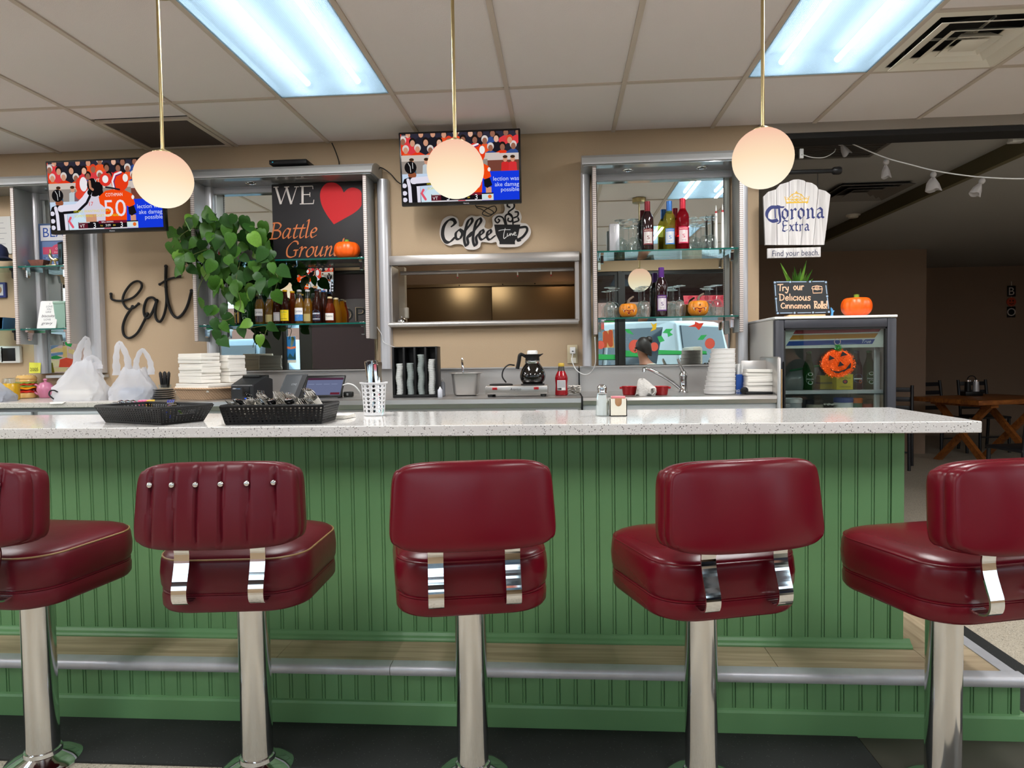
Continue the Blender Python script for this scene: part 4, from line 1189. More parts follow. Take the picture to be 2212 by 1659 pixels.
# --- beers on the lower shelf of the middle cabinet
gr = 'beer bottles on the glass shelf'
cr1, blk, wht = (236, 232, 222), (34, 30, 32), (240, 238, 236)
W_ = .030
beers = [
    (517, 4.20, 'long', M['g_black'], (200, 170, 90), [('r', -.026, .026, .02, .085, (22, 18, 18)), ('r', -.018, -.010, .012, .08, (190, 150, 80), 2), ('r', .002, .012, .012, .08, (190, 150, 80), 2), ('e', .006, .098, .006, .006, (150, 30, 40))], 'near black beer bottle with gold striped label', None),
    (533, 4.19, 'long', M['g_green'], (60, 120, 60), [('e', 0, .065, .022, .034, (150, 166, 150), 1), ('e', 0, .085, .012, .008, wht, 2), ('r', -.02, .02, .058, .066, (40, 70, 50), 2), ('e', 0, .04, .012, .010, (200, 210, 206), 2)], 'green beer bottle with pale oval label', M['g_green']),
    (547, 4.26, 'long', M['g_green'], (60, 120, 60), [], 'green unlabelled beer bottle behind the pale oval one', M['g_green']),
    (562, 4.20, 'long', M['g_clear'], (210, 206, 200), [('r', -W_, W_, .055, .098, wht), ('t', 'Corona', 0, .070, .022, (40, 44, 80), .05), ('r', -W_, W_, .016, .055, (64, 58, 62)), ('e', -.012, .045, .008, .009, (206, 160, 80))], 'clear beer bottle with white and charcoal label', M['g_gold']),
    (584, 4.21, 'long', M['g_clear'], (196, 196, 196), [('r', -W_ * .8, W_ * .8, .015, .062, (186, 170, 110))], 'clear beer bottle showing a pale back label beside the brown silver-necked one', M['g_gold']),
    (601, 4.20, 'long', M['g_brown'], (206, 206, 208), [('r', -.022, .022, .02, .075, (196, 194, 196)), ('t', '/', 0, .025, .045, (190, 30, 40), .012), ('t', 'Coors', 0, .066, .014, (120, 30, 40), .034)], 'brown beer bottle with silver neck and grey label', None),
    (617, 4.19, 'long', M['g_brown'], (226, 176, 20), [('r', -.031, .031, .02, .088, (234, 206, 20)), ('t', 'Pacifico', 0, .070, .016, (90, 130, 70), .040), ('e', -.024, .06, .010, .012, (40, 40, 44), 3), ('t', 'Clara', .006, .056, .010, (200, 150, 20), .02), ('r', -.024, .020, .03, .034, (120, 100, 20), 3)], 'brown beer bottle with bright yellow label and cap', None),
    (633, 4.27, 'long', M['g_amber'], (226, 176, 20), [], 'amber beer bottle with yellow cap behind the bright yellow label', None),
    (648, 4.20, 'long', M['g_clear'], (206, 206, 206), [('r', -W_, W_, .058, .100, wht), ('t', 'Corona', 0, .072, .022, (40, 50, 110), .05), ('r', -W_, W_, .018, .058, (66, 130, 200)), ('e', -.006, .05, .010, .010, (206, 170, 100))], 'clear beer bottle with white and sky blue label', M['g_gold']),
    (666, 4.21, 'long', M['g_clear'], (206, 206, 206), [('r', -W_ * .8, W_ * .8, .015, .062, (176, 158, 100))], 'clear beer bottle showing a pale back label beside the sky blue one', M['g_gold']),
    (686, 4.20, 'long', M['g_brown'], (40, 40, 56), [('r', -W_, W_, .016, .072, (34, 36, 56)), ('e', 0, .062, .026, .022, (92, 150, 216), 2), ('e', .014, .046, .009, .009, (232, 120, 60), 3), ('r', -.024, .024, .058, .066, (232, 234, 240), 3), ('t', 'Blue Moon', 0, .0595, .007, (40, 60, 130), .04), ('r', -.026, .026, .026, .030, (226, 226, 232), 3)], 'brown beer bottle with blue moon label and orange slice', None),
    (700, 4.27, 'long', M['g_brown'], (50, 90, 150), [], 'brown beer bottle with blue cap behind the moon label', None),
    (714, 4.19, 'stub', M['g_amber'], (226, 206, 160), [('r', -W_, W_, .018, .062, (236, 230, 222)), ('t', 'Modelo', 0, .038, .016, (60, 54, 50), .046), ('e', 0, .03, .010, .006, (222, 170, 130), 2)], 'stubby amber beer bottle with white label', M['g_gold']),
    (727, 4.27, 'stub', M['g_gold'], (222, 206, 170), [], 'stubby pale beer bottle behind the white labelled one', None)]
for px, Y, kd, gm, cap, pr, lab, liq in beers:
    k = {'near': (.06, .0)}.get('')
    bottle('beer_bottle', lab, base(px, 697, Y, ZL), kd, gm, cap, pr, gr, .010 if 'silver' not in lab else .05, None, liq)

# --- wine bottles
gw = 'wine bottles in the glass cabinet'
for px, Y, z, gm, cap, band, foot, lab, s in ((1399, 4.20, ZU, M['wine'], (128, 20, 34), (120, 26, 40), (232, 226, 222), 'dark red wine bottle with burgundy capsule on the upper shelf', 1.0),
                                          (1446, 4.21, ZU, M['g_white'], (60, 120, 196), (58, 130, 206), (226, 228, 226), 'white wine bottle with blue capsule and blue label', 1.0),
                                          (1475, 4.19, ZU, M['g_red'], (206, 40, 60), (206, 50, 90), (232, 222, 222), 'rose wine bottle with red capsule and pink label', 1.03),
                                          (1428, 4.19, ZL, M['wine'], (90, 40, 130), (88, 40, 120), (232, 226, 228), 'dark wine bottle with purple capsule on the lower shelf', 1.0)):
    fig = [('r', -.030, .030, .035, .130, band), ('r', -.026, .026, .042, .112, foot, 2), ('t', 'BAREFOOT', 0, .117, .010, (236, 220, 200), .046), ('t', '$', 0, .066, .036, band, .014), ('t', 'wine', 0, .05, .010, (90, 80, 84), .024)]
    bottle('wine_bottle', lab, base(px, 541, Y, z), 'wine', gm, cap, fig, gw, .07, mat('capsule', cap, .35, .3), None, s)

# --- wine glasses, all upside down
M['stemware'] = glass('stemware', (244, 249, 249), 0, .075, 2.8)


def make_glass(name, R, hb, hs, rf):
    t = thing(name, 'clear wine glass', 'glass')
    bowl = [(R * .82, 0), (R, hb * .35), (R * .93, hb * .65), (R * .55, hb * .93), (.006, hb)]
    obj('bowl', MB().lathe([p[:2] for p in smooth([(a, b_, 0) for a, b_ in bowl], 4)], n=20, cap0=False), M['stemware'], t)
    obj('stem', MB().lathe([(.006, hb), (.0038, hb + .012), (.0036, hb + hs - .01), (.006, hb + hs)], n=10), M['stemware'], t)
    obj('foot', MB().lathe([(.008, hb + hs - .004), (rf, hb + hs - .0005), (rf, hb + hs + .0015), (.004, hb + hs + .002)], n=24), M['stemware'], t)
    return t


ga, gb = make_glass('wine_glass', .034, .085, .105, .034), make_glass('wine_glass', .038, .10, .085, .036)
up = [(1340, 4.20), (1347, 4.27), (1368, 4.19), (1379, 4.26), (1495, 4.20), (1505, 4.27), (1522, 4.19), (1533, 4.27), (1536, 4.18)]
names = ['upturned wine glass beside the grey canister', 'upturned wine glass behind the one beside the canister', 'upturned wine glass next to the burgundy capsule bottle', 'upturned wine glass half behind the burgundy capsule bottle',
         'upturned wine glass next to the rose wine bottle', 'upturned wine glass behind the one next to the rose', 'upturned wine glass midway between rose bottle and candles', 'upturned wine glass behind the white candles', 'upturned wine glass touching the shorter white candle']
for n, ((px, Y), lab) in enumerate(zip(up, names)):
    o = ga if n == 0 else dup(ga)
    o.location = base(px, 541, Y, ZU); o['label'] = lab; o['group'] = 'upturned glasses on the upper shelf'
lo = [(1318, 4.20), (1327, 4.26), (1385, 4.27), (1392, 4.19), (1455, 4.26), (1468, 4.19), (1533, 4.27), (1548, 4.20)]
names = ['upturned wine glass at the shelf end before the small jack lantern', 'upturned wine glass behind the one at the shelf end', 'upturned wine glass behind the one beside the purple bottle', 'upturned wine glass between jack lantern and purple capsule bottle',
         'upturned wine glass just past the purple capsule bottle', 'upturned wine glass between purple bottle and larger jack lantern', 'upturned wine glass behind the larger jack lantern', 'upturned wine glass beyond the larger jack lantern']
for n, ((px, Y), lab) in enumerate(zip(lo, names)):
    o = gb if n == 0 else dup(gb)
    o.location = base(px, 690, Y, ZL); o['label'] = lab; o['group'] = 'upturned glasses on the lower shelf'

for px, h, lab in ((1547, .262, 'shorter white taper candle with red band'), (1561, .268, 'taller white taper candle with red band beside the cabinet edge')):
    t = thing('taper_candle', lab, 'candle', base(px, 536, 4.19, ZU), 0, 'taper candles on the shelf')
    obj('wax', MB().lathe([(.010, 0), (.010, .02), (.0075, h * .82)], n=14), M['white'], t)
    obj('red_band', MB().lathe([(.0068, h * .72), (.0075, h * .83), (.006, h * .86)], n=12), M['red'], t)
    obj('flame_tip', MB().lathe([(.003, h * .86), (.0048, h * .90), (.001, h)], n=10), M['white'], t)
t = thing('canister', 'pale grey rounded canister beside the upturned glasses', 'canister', base(1327, 546, 4.21, ZU))
obj('body', MB().rbox(-.031, .031, -.025, .025, 0, .170, .008), M['alu_light'], t)
obj('slot', MB().box(-.003, .001, -.0265, -.0252, .115, .155), M['white'], t)


# --- pumpkins
def pumpkin_mesh(R, H, ribs, depth, n=72, flat=.12):
    loops = []
    for i in range(17):
        a = pi * i / 16; loops.append([])
        for j in range(n):
            th = 2 * pi * j / n; rib = 1 - depth * abs(cos(ribs * th / 2)) ** 6
            r = R * max(.02, sin(a)) ** .55 * rib
            z = -cos(a) * (1 - .0) * H / 2 + H / 2
            if i > 12: z -= (i - 12) * .05 * H * (i - 12) * .22
            if i < 2: z = max(z, H * .02)
            loops[-1].append((r * cos(th), r * sin(th), z))
    return MB().loft(loops)


def pumpkin(name, label, loc, R, H, m, ribs=9, depth=.07, stem=None, face=None, grp=None):
    t = thing(name, label, 'pumpkin', loc, 0, grp)
    obj('shell', pumpkin_mesh(R, H, ribs, depth), m, t)
    if stem == 'stub': obj('stem', MB().lathe([(.016, H * .86), (.013, H + .004), (.015, H + .009), (.004, H + .011)], n=12), M['stemgreen'], t)
    else:
        obj('stem', MB().tube(smooth([(0, 0, H * .82), (.004, 0, H + .012), (.018, -.004, H + .026), (.034, -.006, H + .036)], 4), [.009 - .0003 * i for i in range(13)], 8), mat('dry_stem', (124, 110, 96), .8), t)
    if face:
        def mp(u, v, l):
            a = -pi / 2 + u / R; el = (v - H / 2) / (H / 2); k = max(.1, 1 - el * el) ** .375
            return ((R * k + l + .0012) * cos(a), (R * k + l + .0012) * sin(a), v)
        F = Flat(mp, .0006); dk, rd, ol = (46, 26, 20), (150, 24, 20), (240, 214, 170)
        s = R / .058
        for sx in (-1, 1): F.poly([(sx * .030 * s, .070 * s), (sx * .012 * s, .064 * s), (sx * .022 * s, .084 * s)], dk, 2)
        F.poly([(-.005 * s, .058 * s), (.005 * s, .058 * s), (0, .068 * s)], dk, 2)
        mo = [(-.040, .052), (-.028, .044), (-.016, .046), (0, .040), (.016, .046), (.028, .044), (.042, .054), (.032, .030), (.016, .024), (.010, .030), (0, .016), (-.010, .028), (-.018, .022), (-.030, .032)]
        F.poly([(x * 1.12 * s, (.036 + (y - .036) * 1.16) * s) for x, y in mo], ol, 1); F.poly([(x * s, y * s) for x, y in mo], rd, 2)
        F.build('painted_face', M['print'], t)
    return t


M['pumpkin_paint'] = mat('painted_pumpkin', (222, 136, 30), .4)
pumpkin('decorative_pumpkin', 'small smooth orange plastic pumpkin in front of the Battle Ground sign', base(750, 556, 4.19, ZU), .080, .108, M['orange'], 10, .05, 'stub')
for px, R, lab in ((1357, .056, 'smaller grinning jack lantern next to the shelf end glasses'), (1508, .062, 'larger grinning jack lantern between two groups of glasses')):
    pumpkin('jack_o_lantern', lab, base(px, 686, 4.185, ZL), R, R * 1.62, M['pumpkin_paint'], 8, .06, None, True, 'jack lanterns on the lower shelf')

# --- trailing pothos on the upper shelf
t = thing('pothos_plant', 'trailing green pothos plant in a painted pot on the glass shelf', 'plant', base(500, 560, 4.22, ZU))
L0_ = t.location.copy()
pot = MB().lathe([(.055, 0), (.075, .05), (.082, .11), (.078, .125), (.070, .125), (.066, .11)], n=24)
po = obj('pot', pot, mat('painted_pot', (206, 196, 184), .4), t)
F = Flat(lambda u, v, l: ((.080 + l) * cos(-pi / 2 + u / .08), (.080 + l) * sin(-pi / 2 + u / .08), v), .002)
for i in range(7): F.ell(-.08 + i * .028, .07 + .02 * (-1) ** i, .010, .010, (190, 36, 44), 1); F.ell(-.07 + i * .028, .055, .006, .010, (70, 110, 60), 1)
F.build('flower_print', M['print'], po)
leaf_half = [(.0, 0), (-.05, .12), (.0, .25), (.10, .34), (.22, .385), (.36, .385), (.50, .345), (.64, .27), (.77, .18), (.89, .085), (1.0, .0)]


def leaf_mesh(nm, m, curl):
    vs, fs = [], []
    n = len(leaf_half)
    for side in (-1, 0, 1):
        for i, (y, x) in enumerate(leaf_half):
            yy = y if side else max(y, 0.0)
            vs.append((side * x, yy, -curl * y * y + (.10 * abs(side) * x - (.0 if side else .0)) + (.06 * sin(y * 9) * x if side else 0)))
    for s_ in (0, n):
        for i in range(n - 1): fs.append((s_ + i, s_ + i + 1, s_ + n + i + 1, s_ + n + i))
    mb = MB(); mb.add(vs, fs, 0, True)
    return mb.mesh(nm, m)


M['leaf_lime'] = mat('pothos_leaf_light', (104, 150, 52), .35, noise=.25, nscale=8)
leafs = [leaf_mesh('leaf', m_, c_) for m_, c_ in ((M['leaf'], .25), (M['leaf'], .5), (M['leaf_dark'], .3), (M['leaf_dark'], .1), (M['leaf_lime'], .35))]
lr = random.Random(3)
cl = []
poly = [(400, 480), (445, 462), (530, 478), (580, 505), (590, 555), (598, 600), (570, 640), (520, 640), (480, 655), (448, 610), (405, 590), (370, 545), (368, 525)]


def inside(x, y):
    c = False
    for (x1, y1), (x2, y2) in zip(poly, poly[1:] + poly[:1]):
        if (y1 > y) != (y2 > y) and x < (x2 - x1) * (y - y1) / (y2 - y1) + x1: c = not c
    return c


while len(cl) < 125:
    x, y = lr.uniform(362, 602), lr.uniform(458, 658)
    if inside(x, y) and all((x - a) ** 2 + (y - b_) ** 2 > 110 for a, b_, *_ in cl): cl.append((x, y, lr.uniform(3.96, 4.20)))
vines = [[(470, 500, 4.1), (430, 490, 4.05), (395, 505, 4.03), (372, 535, 4.02)], [(480, 560, 4.12), (440, 600, 4.06), (428, 640, 4.07), (445, 668, 4.08), (470, 690, 4.09), (478, 720, 4.09), (472, 748, 4.09)],
         [(520, 560, 4.1), (510, 610, 4.04), (520, 660, 4.03), (495, 690, 4.05), (470, 690, 4.06)], [(560, 540, 4.1), (585, 580, 4.05), (600, 600, 4.05), (590, 640, 4.06)],
         [(480, 705, 4.15), (510, 712, 4.14), (545, 708, 4.13), (575, 705, 4.13), (570, 730, 4.13)], [(470, 530, 4.1), (400, 560, 4.04), (392, 600, 4.03)]]
for vn in vines:
    P = [at(*p) - L0_ for p in vn]
    obj('vine', MB().tube(smooth(P, 5), .0022, 5), M['stem'], t)
tr_ = [(437, 658), (452, 672), (470, 676), (488, 668), (462, 700), (478, 708), (486, 690), (468, 724), (474, 742), (520, 716), (543, 706), (560, 735), (578, 712), (585, 580), (602, 588), (597, 612), (592, 640), (500, 640), (512, 664), (524, 645), (545, 640), (376, 505), (368, 535), (385, 520), (395, 585), (380, 555), (440, 465), (455, 470), (412, 482), (480, 478), (570, 490)]
for x, y in tr_: cl.append((x, y, lr.uniform(3.98, 4.08) if y < 650 else lr.uniform(4.03, 4.10)))
for i, (x, y, Y) in enumerate(cl):
    o = link('leaf', leafs[lr.choice((0, 0, 1, 1, 2, 2, 3, 4))], t)
    s = lr.uniform(.070, .112) if y < 655 else lr.uniform(.075, .10)
    o.scale = (s, s, s); o.location = at(x, y - 12, Y) - L0_
    ang = lr.gauss(0, .75) + (.5 if x < 420 else -.3 if x > 570 else 0) * -1
    o.rotation_euler = (radians(90) + lr.gauss(.10, .35), ang * .75 + pi, lr.gauss(0, .4)); o.rotation_mode = 'XYZ'

# ================================================================== LEFT CABINET THINGS
t = thing('framed_poster', 'blue bordered sports poster reading BEARS on the cabinet shelf', 'poster', base(112, 572, 4.29, ZU))
B1 = lambda x, y: (lambda p: (p.x, p.z))(at(.1085 * x, 420 + .1085 * y, 4.29))
x0, zt = B1(765, 585); x1 = -3.158
mb = MB().box(x0, x1, 4.29, 4.30, ZU, zt); obj('board', mb, mat('navy_board', (44, 72, 112), .5), t, True)
F = Flat(lambda u, v, l: (u, 4.2895 - l, v)); w_ = x1 - x0; h_ = zt - ZU
F.rect(x0 + .012, x1 - .004, ZU + h_ * .62, zt - .012, (206, 204, 208), 1); F.text('BEARS', x0 + .03, ZU + h_ * .70, h_ * .30, (28, 70, 150), 2, -1, width=w_ * .98 - .04)
F.rect(x0 + .02, x1 - .03, ZU + .01, ZU + h_ * .60, (96, 118, 160), 1); F.rect(x0 + .024, x1 - .036, ZU + h_ * .32, ZU + h_ * .48, (190, 70, 100), 2); F.ell((x0 + x1) / 2, ZU + h_ * .47, .05, .022, (190, 70, 100), 2)
F.text('Chicago', (x0 + x1) / 2, ZU + h_ * .42, .018, (232, 210, 220), 3); F.text('SOLDIER FIELD', (x0 + x1) / 2, ZU + h_ * .35, .012, (232, 210, 220), 3)
for i in range(60): F.ell(lr.uniform(x0 + .03, x1 - .04), lr.uniform(ZU + .012, ZU + h_ * .3), .004, .003, lr.choice([(150, 160, 190), (60, 70, 110), (206, 200, 206)]), 2, 6)
F.build('print', M['print'], t, True)
t = thing('picture_frame', 'small dark photo frame beside the blue sports poster', 'frame', base(133, 571, 4.24, ZU), radians(-28))
obj('frame', MB().rbox(-.032, .032, -.006, .006, 0, .165, .003), M['black'], t)
F = Flat(lambda u, v, l: (u, -.0065 - l, v)); F.rect(-.024, .024, .02, .15, (60, 84, 90)); F.ell(0, .09, .016, .03, (26, 30, 30), 2); F.build('photo', M['print'], t)
t = thing('snack_boat', 'brown and white patterned paper snack boat on the shelf', 'dish', base(85, 571, 4.20, ZU))
obj('boat', MB().loft([[(sx * a, sy * b_, z) for sx, sy in ((-1, -1), (1, -1), (1, 1), (-1, 1))] for a, b_, z in ((.036, .02, 0), (.056, .032, .042), (.053, .030, .042), (.034, .018, .003))], 0, False), mat('kraft_pattern', (112, 66, 54), .7, noise=.5, nscale=60), t)
t = thing('gold_trophy', 'small shiny gold animal trophy with raised tail', 'trophy', base(114, 571, 4.19, ZU))
g = MB().tube(smooth([(-.014, 0, .11), (-.012, 0, .085), (-.018, 0, .075), (-.012, 0, .058), (0, 0, .047), (.014, 0, .040), (.02, 0, .03)], 4), [.003 + .0055 * sin(pi * i / 24) + .001 for i in range(25)], 8)
g.ball((.028, 0, .042), .012, 12, 8, 0, (1, .9, .9)); g.tube([(.018, 0, .045), (.028, 0, .042)], .009, 8)
obj('animal', g, M['brass'], t)
for x in (-.014, .018): obj('leg', MB().tube([(x * .5, 0, .045), (x, 0, .02), (x * 1.1, 0, .008)], [.006, .005, .005], 8), M['brass'], t)
obj('base', MB().rbox(-.034, .036, -.02, .02, 0, .009, .003), M['brass'], t)
t = thing('greeting_plaque', 'white plaque about biscuits and gravy tilted on the shelf', 'plaque', base(104, 709, 4.2, ZL)); t.rotation_euler = (radians(-6), 0, radians(4))
tl = Matrix.Rotation(radians(0), 4, 'Y'); sh = lambda u, v, l: (u + .22 * (v - .09) * .55, -.0045 - l, v)
pp = [(sh(u, v, 0)[0], v) for u, v in rrect(-.062, .062, 0, .182, .008, 4)]
mb = MB(); mb.prism(pp, lambda u, v, d: (u, d, v), -.004, .004); obj('plaque', mb, M['white'], t)
F = Flat(sh)
for s_, v, sz, wd in (('I', .158, .016, None), ('LOVE', .140, .016, .04), ('YOU', .122, .016, .03), ('LIKE', .104, .016, .034), ('LOVE', .054, .016, .044)): F.text(s_, 0, v, sz, (90, 90, 96), 2, width=wd)
F.text('biscuits', 0, .076, .024, (50, 50, 56), 2, width=.082, shear=.3); F.text('gravy', 0, .028, .024, (50, 50, 56), 2, width=.07, shear=.3)
F.build('lettering', M['print'], t)
t = thing('storage_tin', 'pale green tapered tin behind the white plaque', 'tin', base(139, 708, 4.24, ZL))
obj('body', MB().loft([[(sx * a, sy * a, z) for sx, sy in ((-1, -1), (1, -1), (1, 1), (-1, 1))] for a, z in ((.030, 0), (.040, .16))], 0, False), mat('pale_green', (140, 172, 156), .45), t)
obj('lid', MB().rbox(-.043, .043, -.043, .043, .16, .178, .004), mat('pale_green_lid', (150, 180, 164), .4), t)
# pieces of the bay beyond, cut by the frame
t = thing('wall_chart', 'white paper chart on the tan wall above the shelves', 'poster', tuple(at(0, 550, 4.345)))
a, b_ = at(-60, 470, 4.345), at(27, 548, 4.345); obj('sheet', MB().box(a.x, b_.x, 4.340, 4.349, b_.z, a.z), mat('chart_paper', (206, 204, 200), .6), t, True)
F = Flat(lambda u, v, l: (u, 4.3395 - l, v))
for i in range(6): F.rect(a.x + .02, b_.x - .03 - .01 * (i % 3), b_.z + .03 + i * .035, b_.z + .033 + i * .035, (140, 140, 146))
F.build('print', M['print'], t, True)
t = thing('cap_on_shelf', 'navy blue cap at the picture edge on the upper shelf', 'cap', base(-6, 573, 4.2, ZU))
obj('crown', MB().lathe([(.062, .075), (.064, .10), (.055, .135), (.03, .155), (.002, .16)], n=20), mat('navy_cloth', (20, 30, 66), .8), t)
obj('brim', MB().lathe([(.06, .076), (.085, .06), (.088, .058)], n=20, cap0=False, cap1=False), mat('navy_brim', (18, 26, 56), .8), t)
obj('stand', MB().lathe([(.04, 0), (.012, .01), (.012, .08)], n=14), M['black'], t)
t = thing('photo_frame', 'blue framed square photo on the wall under the shelf', 'frame', tuple(at(0, 640, 4.345)))
a, b_ = at(-24, 611, 4.345), at(16, 643, 4.345)
obj('frame', MB().rbox(a.x, b_.x, 4.330, 4.349, b_.z, a.z, .003), mat('blue_frame', (40, 52, 120), .4), t, True)
F = Flat(lambda u, v, l: (u, 4.3295 - l, v)); F.rect(a.x + .015, b_.x - .015, b_.z + .014, a.z - .014, (196, 196, 204)); F.ell((a.x + b_.x) / 2 + .02, (a.z + b_.z) / 2, .02, .024, (160, 124, 96), 2); F.build('photo', M['print'], t, True)
t = thing('blue_box', 'blue folded paper box on the lower shelf', 'box', base(4, 708, 4.22, ZL))
obj('body', MB().loft([[(sx * a, sy * .05, z) for sx, sy in ((-1, -1), (1, -1), (1, 1), (-1, 1))] for a, z in ((.048, 0), (.056, .078), (.053, .078), (.045, .003))], 0, False), mat('blue_card', (58, 112, 156), .6), t)
for px, lab, dark in ((27, 'white wall tablet with black screen above the counter', 1), (-8, 'white wall thermostat beside the black screened tablet', 0)):
    a, b_ = at(px - 21, 748, 4.345), at(px + 22, 784, 4.345)
    t = thing('wall_panel', lab, 'panel', ((a.x + b_.x) / 2, 4.345, b_.z))
    obj('housing', MB().rbox(a.x, b_.x, 4.322, 4.349, b_.z, a.z, .006), M['white'], t, True)
    obj('screen', MB().rbox(a.x + .016, b_.x - (.03 if dark else .02), 4.319, 4.3225, b_.z + .014, a.z - .014, .004), M['black'] if dark else M['alu_light'], t, True)
t = thing('sticky_note', 'yellow sticky note marked 2005 on the grey post', 'note', tuple(at(73, 805, 4.26)))
a, b_ = at(60, 783, 4.26), at(86, 806, 4.26)
obj('paper', MB().loft([[(a.x, 4.272, a.z), (b_.x, 4.274, a.z - .004)], [(a.x + .002, 4.268, (a.z + b_.z) / 2), (b_.x, 4.268, (a.z + b_.z) / 2)], [(a.x + .006, 4.260, b_.z), (b_.x + .002, 4.262, b_.z)]], 0, True, False, False, False), mat('yellow_paper', (214, 214, 70), .7), t, True)
F = Flat(lambda u, v, l: (u, 4.2585 - l, v)); F.text('2005', (a.x + b_.x) / 2 + .003, b_.z + .014, .032, (50, 54, 30), 1, width=.058); F.build('lettering', M['print'], t, True)
# ================================================================== BACK COUNTER
BZ, BY = 1.082, 3.72
fx = lambda px: at(px, 870, BY).x
xa, xb, xc = -5.6, fx(243), fx(1257)
M['worktop'] = speckle('pale_quartz_worktop', (206, 200, 192), (150, 146, 140), (224, 220, 214), .25, 300, .3)
M['cabgrey'] = mat('grey_cabinet', (150, 150, 152), .45); M['cabpale'] = mat('pale_drawer_front', (186, 190, 192), .35, .2)
M['cabwhite'] = mat('white_cabinet', (206, 206, 210), .4)
t = thing('worktop', 'pale speckled worktop under the plastic bags and teapot', 'countertop', ((xa + xb) / 2, BY, BZ - .03))
bevel(obj('slab', MB().box(xa, xb, BY, 4.345, BZ - .030, BZ), M['worktop'], t, True), .003)
t = thing('base_cabinet', 'grey base cabinet with pale drawers under the speckled worktop', 'cabinet', ((xa + xb) / 2, BY, .2))
obj('carcass', MB().box(xa, xb, BY + .03, 4.345, .2005, BZ - .0305), M['cabgrey'], t, True)
xs = [xa, fx(-160), fx(70), xb]
for a, b_ in zip(xs[:-1], xs[1:]):
    obj('drawer', MB().rbox(a + .02, b_ - .02, BY + .010, BY + .03, BZ - .085, BZ - .053, .003), M['cabpale'], t, True)
    obj('door', MB().rbox(a + .02, b_ - .02, BY + .014, BY + .03, .30, BZ - .092, .003), M['cabgrey'], t, True)
t = thing('steel_worktable', 'stainless worktable holding the printer, black dispenser and coffee warmer', 'table', ((xb + xc) / 2, BY, .2))
tp = MB(); tp.prism([(BY - .004, BZ - .055), (BY - .010, BZ - .03), (BY - .008, BZ - .006), (BY + .004, BZ), (4.325, BZ), (4.325, BZ - .02), (BY + .01, BZ - .02), (BY + .01, BZ - .055)], lambda u, v, d: (d, u, v), xb + .002, xc - .002)
obj('top', tp, M['brushed'], t, True)
obj('splash', MB().box(xb + .5, xc - .002, 4.325, 4.345, BZ, BSZ - .008).box(xb + .5, xc - .002, 4.306, 4.345, BSZ - .008, BSZ), M['steel'], t, True)
obj('body', MB().box(xb + .002, xc - .002, BY + .012, 4.32, .2005, BZ - .0205), M['steel'], t, True)
for a, b_ in ((600, 912), (922, 1100)):
    dr = obj('drawer', MB().rbox(fx(a - 12), fx(b_ + 12), BY + .0, BY + .012, .6, BZ - .070, .004), M['steel'], t, True)
    obj('pull_rim', MB().tube(smooth([(fx(a), BY - .003, .9), (fx(a), BY - .003, BZ - .10), (fx(a + 6), BY - .003, BZ - .088), (fx(b_ - 6), BY - .003, BZ - .088), (fx(b_), BY - .003, BZ - .10), (fx(b_), BY - .003, .9)], 3), .0045, 8), M['chrome'], dr, True)
dr = obj('cooler_panel', MB().rbox(fx(1103), fx(1143), BY, BY + .012, .6, BZ - .070, .003), M['steel'], t, True)
obj('cooler_lock', MB().ball((fx(1122), BY - .002, BZ - .092), .007, 10, 7), M['chrome'], dr, True)
obj('pale_strip', MB().rbox(fx(1157), fx(1249), BY, BY + .012, BZ - .096, BZ - .068, .002), M['cabwhite'], t, True)
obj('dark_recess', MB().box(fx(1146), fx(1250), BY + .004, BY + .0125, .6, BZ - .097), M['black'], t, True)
xd = fx(1690) + .02
t = thing('sink_counter', 'stainless sink counter with white front under the wine cabinet', 'counter', ((xc + xd) / 2, BY, .2))
tp = MB(); tp.prism([(BY - .004, BZ - .042), (BY - .010, BZ - .02), (BY - .006, BZ - .004), (BY + .004, BZ), (4.325, BZ), (4.325, BZ - .02), (BY + .01, BZ - .02), (BY + .01, BZ - .042)], lambda u, v, d: (d, u, v), xc + .006, xd - .05)
obj('top', tp, M['brushed'], t, True)
obj('splash', MB().box(xc + .006, xd - .05, 4.325, 4.345, BZ, BSZ - .008).box(xc + .006, xd - .05, 4.306, 4.345, BSZ - .008, BSZ), M['steel'], t, True)
obj('front', MB().box(xc + .006, xd - .05, BY + .012, 4.32, .2005, BZ - .0205), M['cabwhite'], t, True)
obj('joint_strip', MB().rbox(xc - .004, xc + .006, BY - .014, BY + .02, BZ - .07, BZ + .004, .002).box(xc - .002, xc + .004, 4.30, 4.3245, BZ, BSZ - .01), M['black'], t, True)
ep = MB(); x0 = fx(1677); ep.rbox(x0, x0 + .024, BY - .012, BY + .32, .201, 1.287, .011)
obj('end_guard', ep, M['brushed'], t, True)
obj('wood_edge', MB().box(x0 + .0243, x0 + .0275, BY - .010, BY + .01, .201, 1.22), mat('pale_wood_edge', (206, 164, 112), .5), t, True)
obj('splash_cap', MB().box(-3.44, -3.03, 4.30, 4.345, BSZ - .03, BSZ - .012), M['alu'], tcl, True)


def bpos(px, py):
    p = atz(px, py, BZ); y = min(4.26, max(3.76, p.y))
    q = at(px, py, y)
    return Vector((q.x, y, BZ + .0005))


def byx(px, Y):
    q = at(px, 850, Y)
    return Vector((q.x, Y, BZ + .0005))


# ------------------------------------------------------------------ carrier bags
M['bag'] = film('carrier_bag_film', (240, 241, 246), .30, .45, .28)
M['bag_grey'] = film('grey_bag_film', (206, 210, 220), .26, .4, .3)


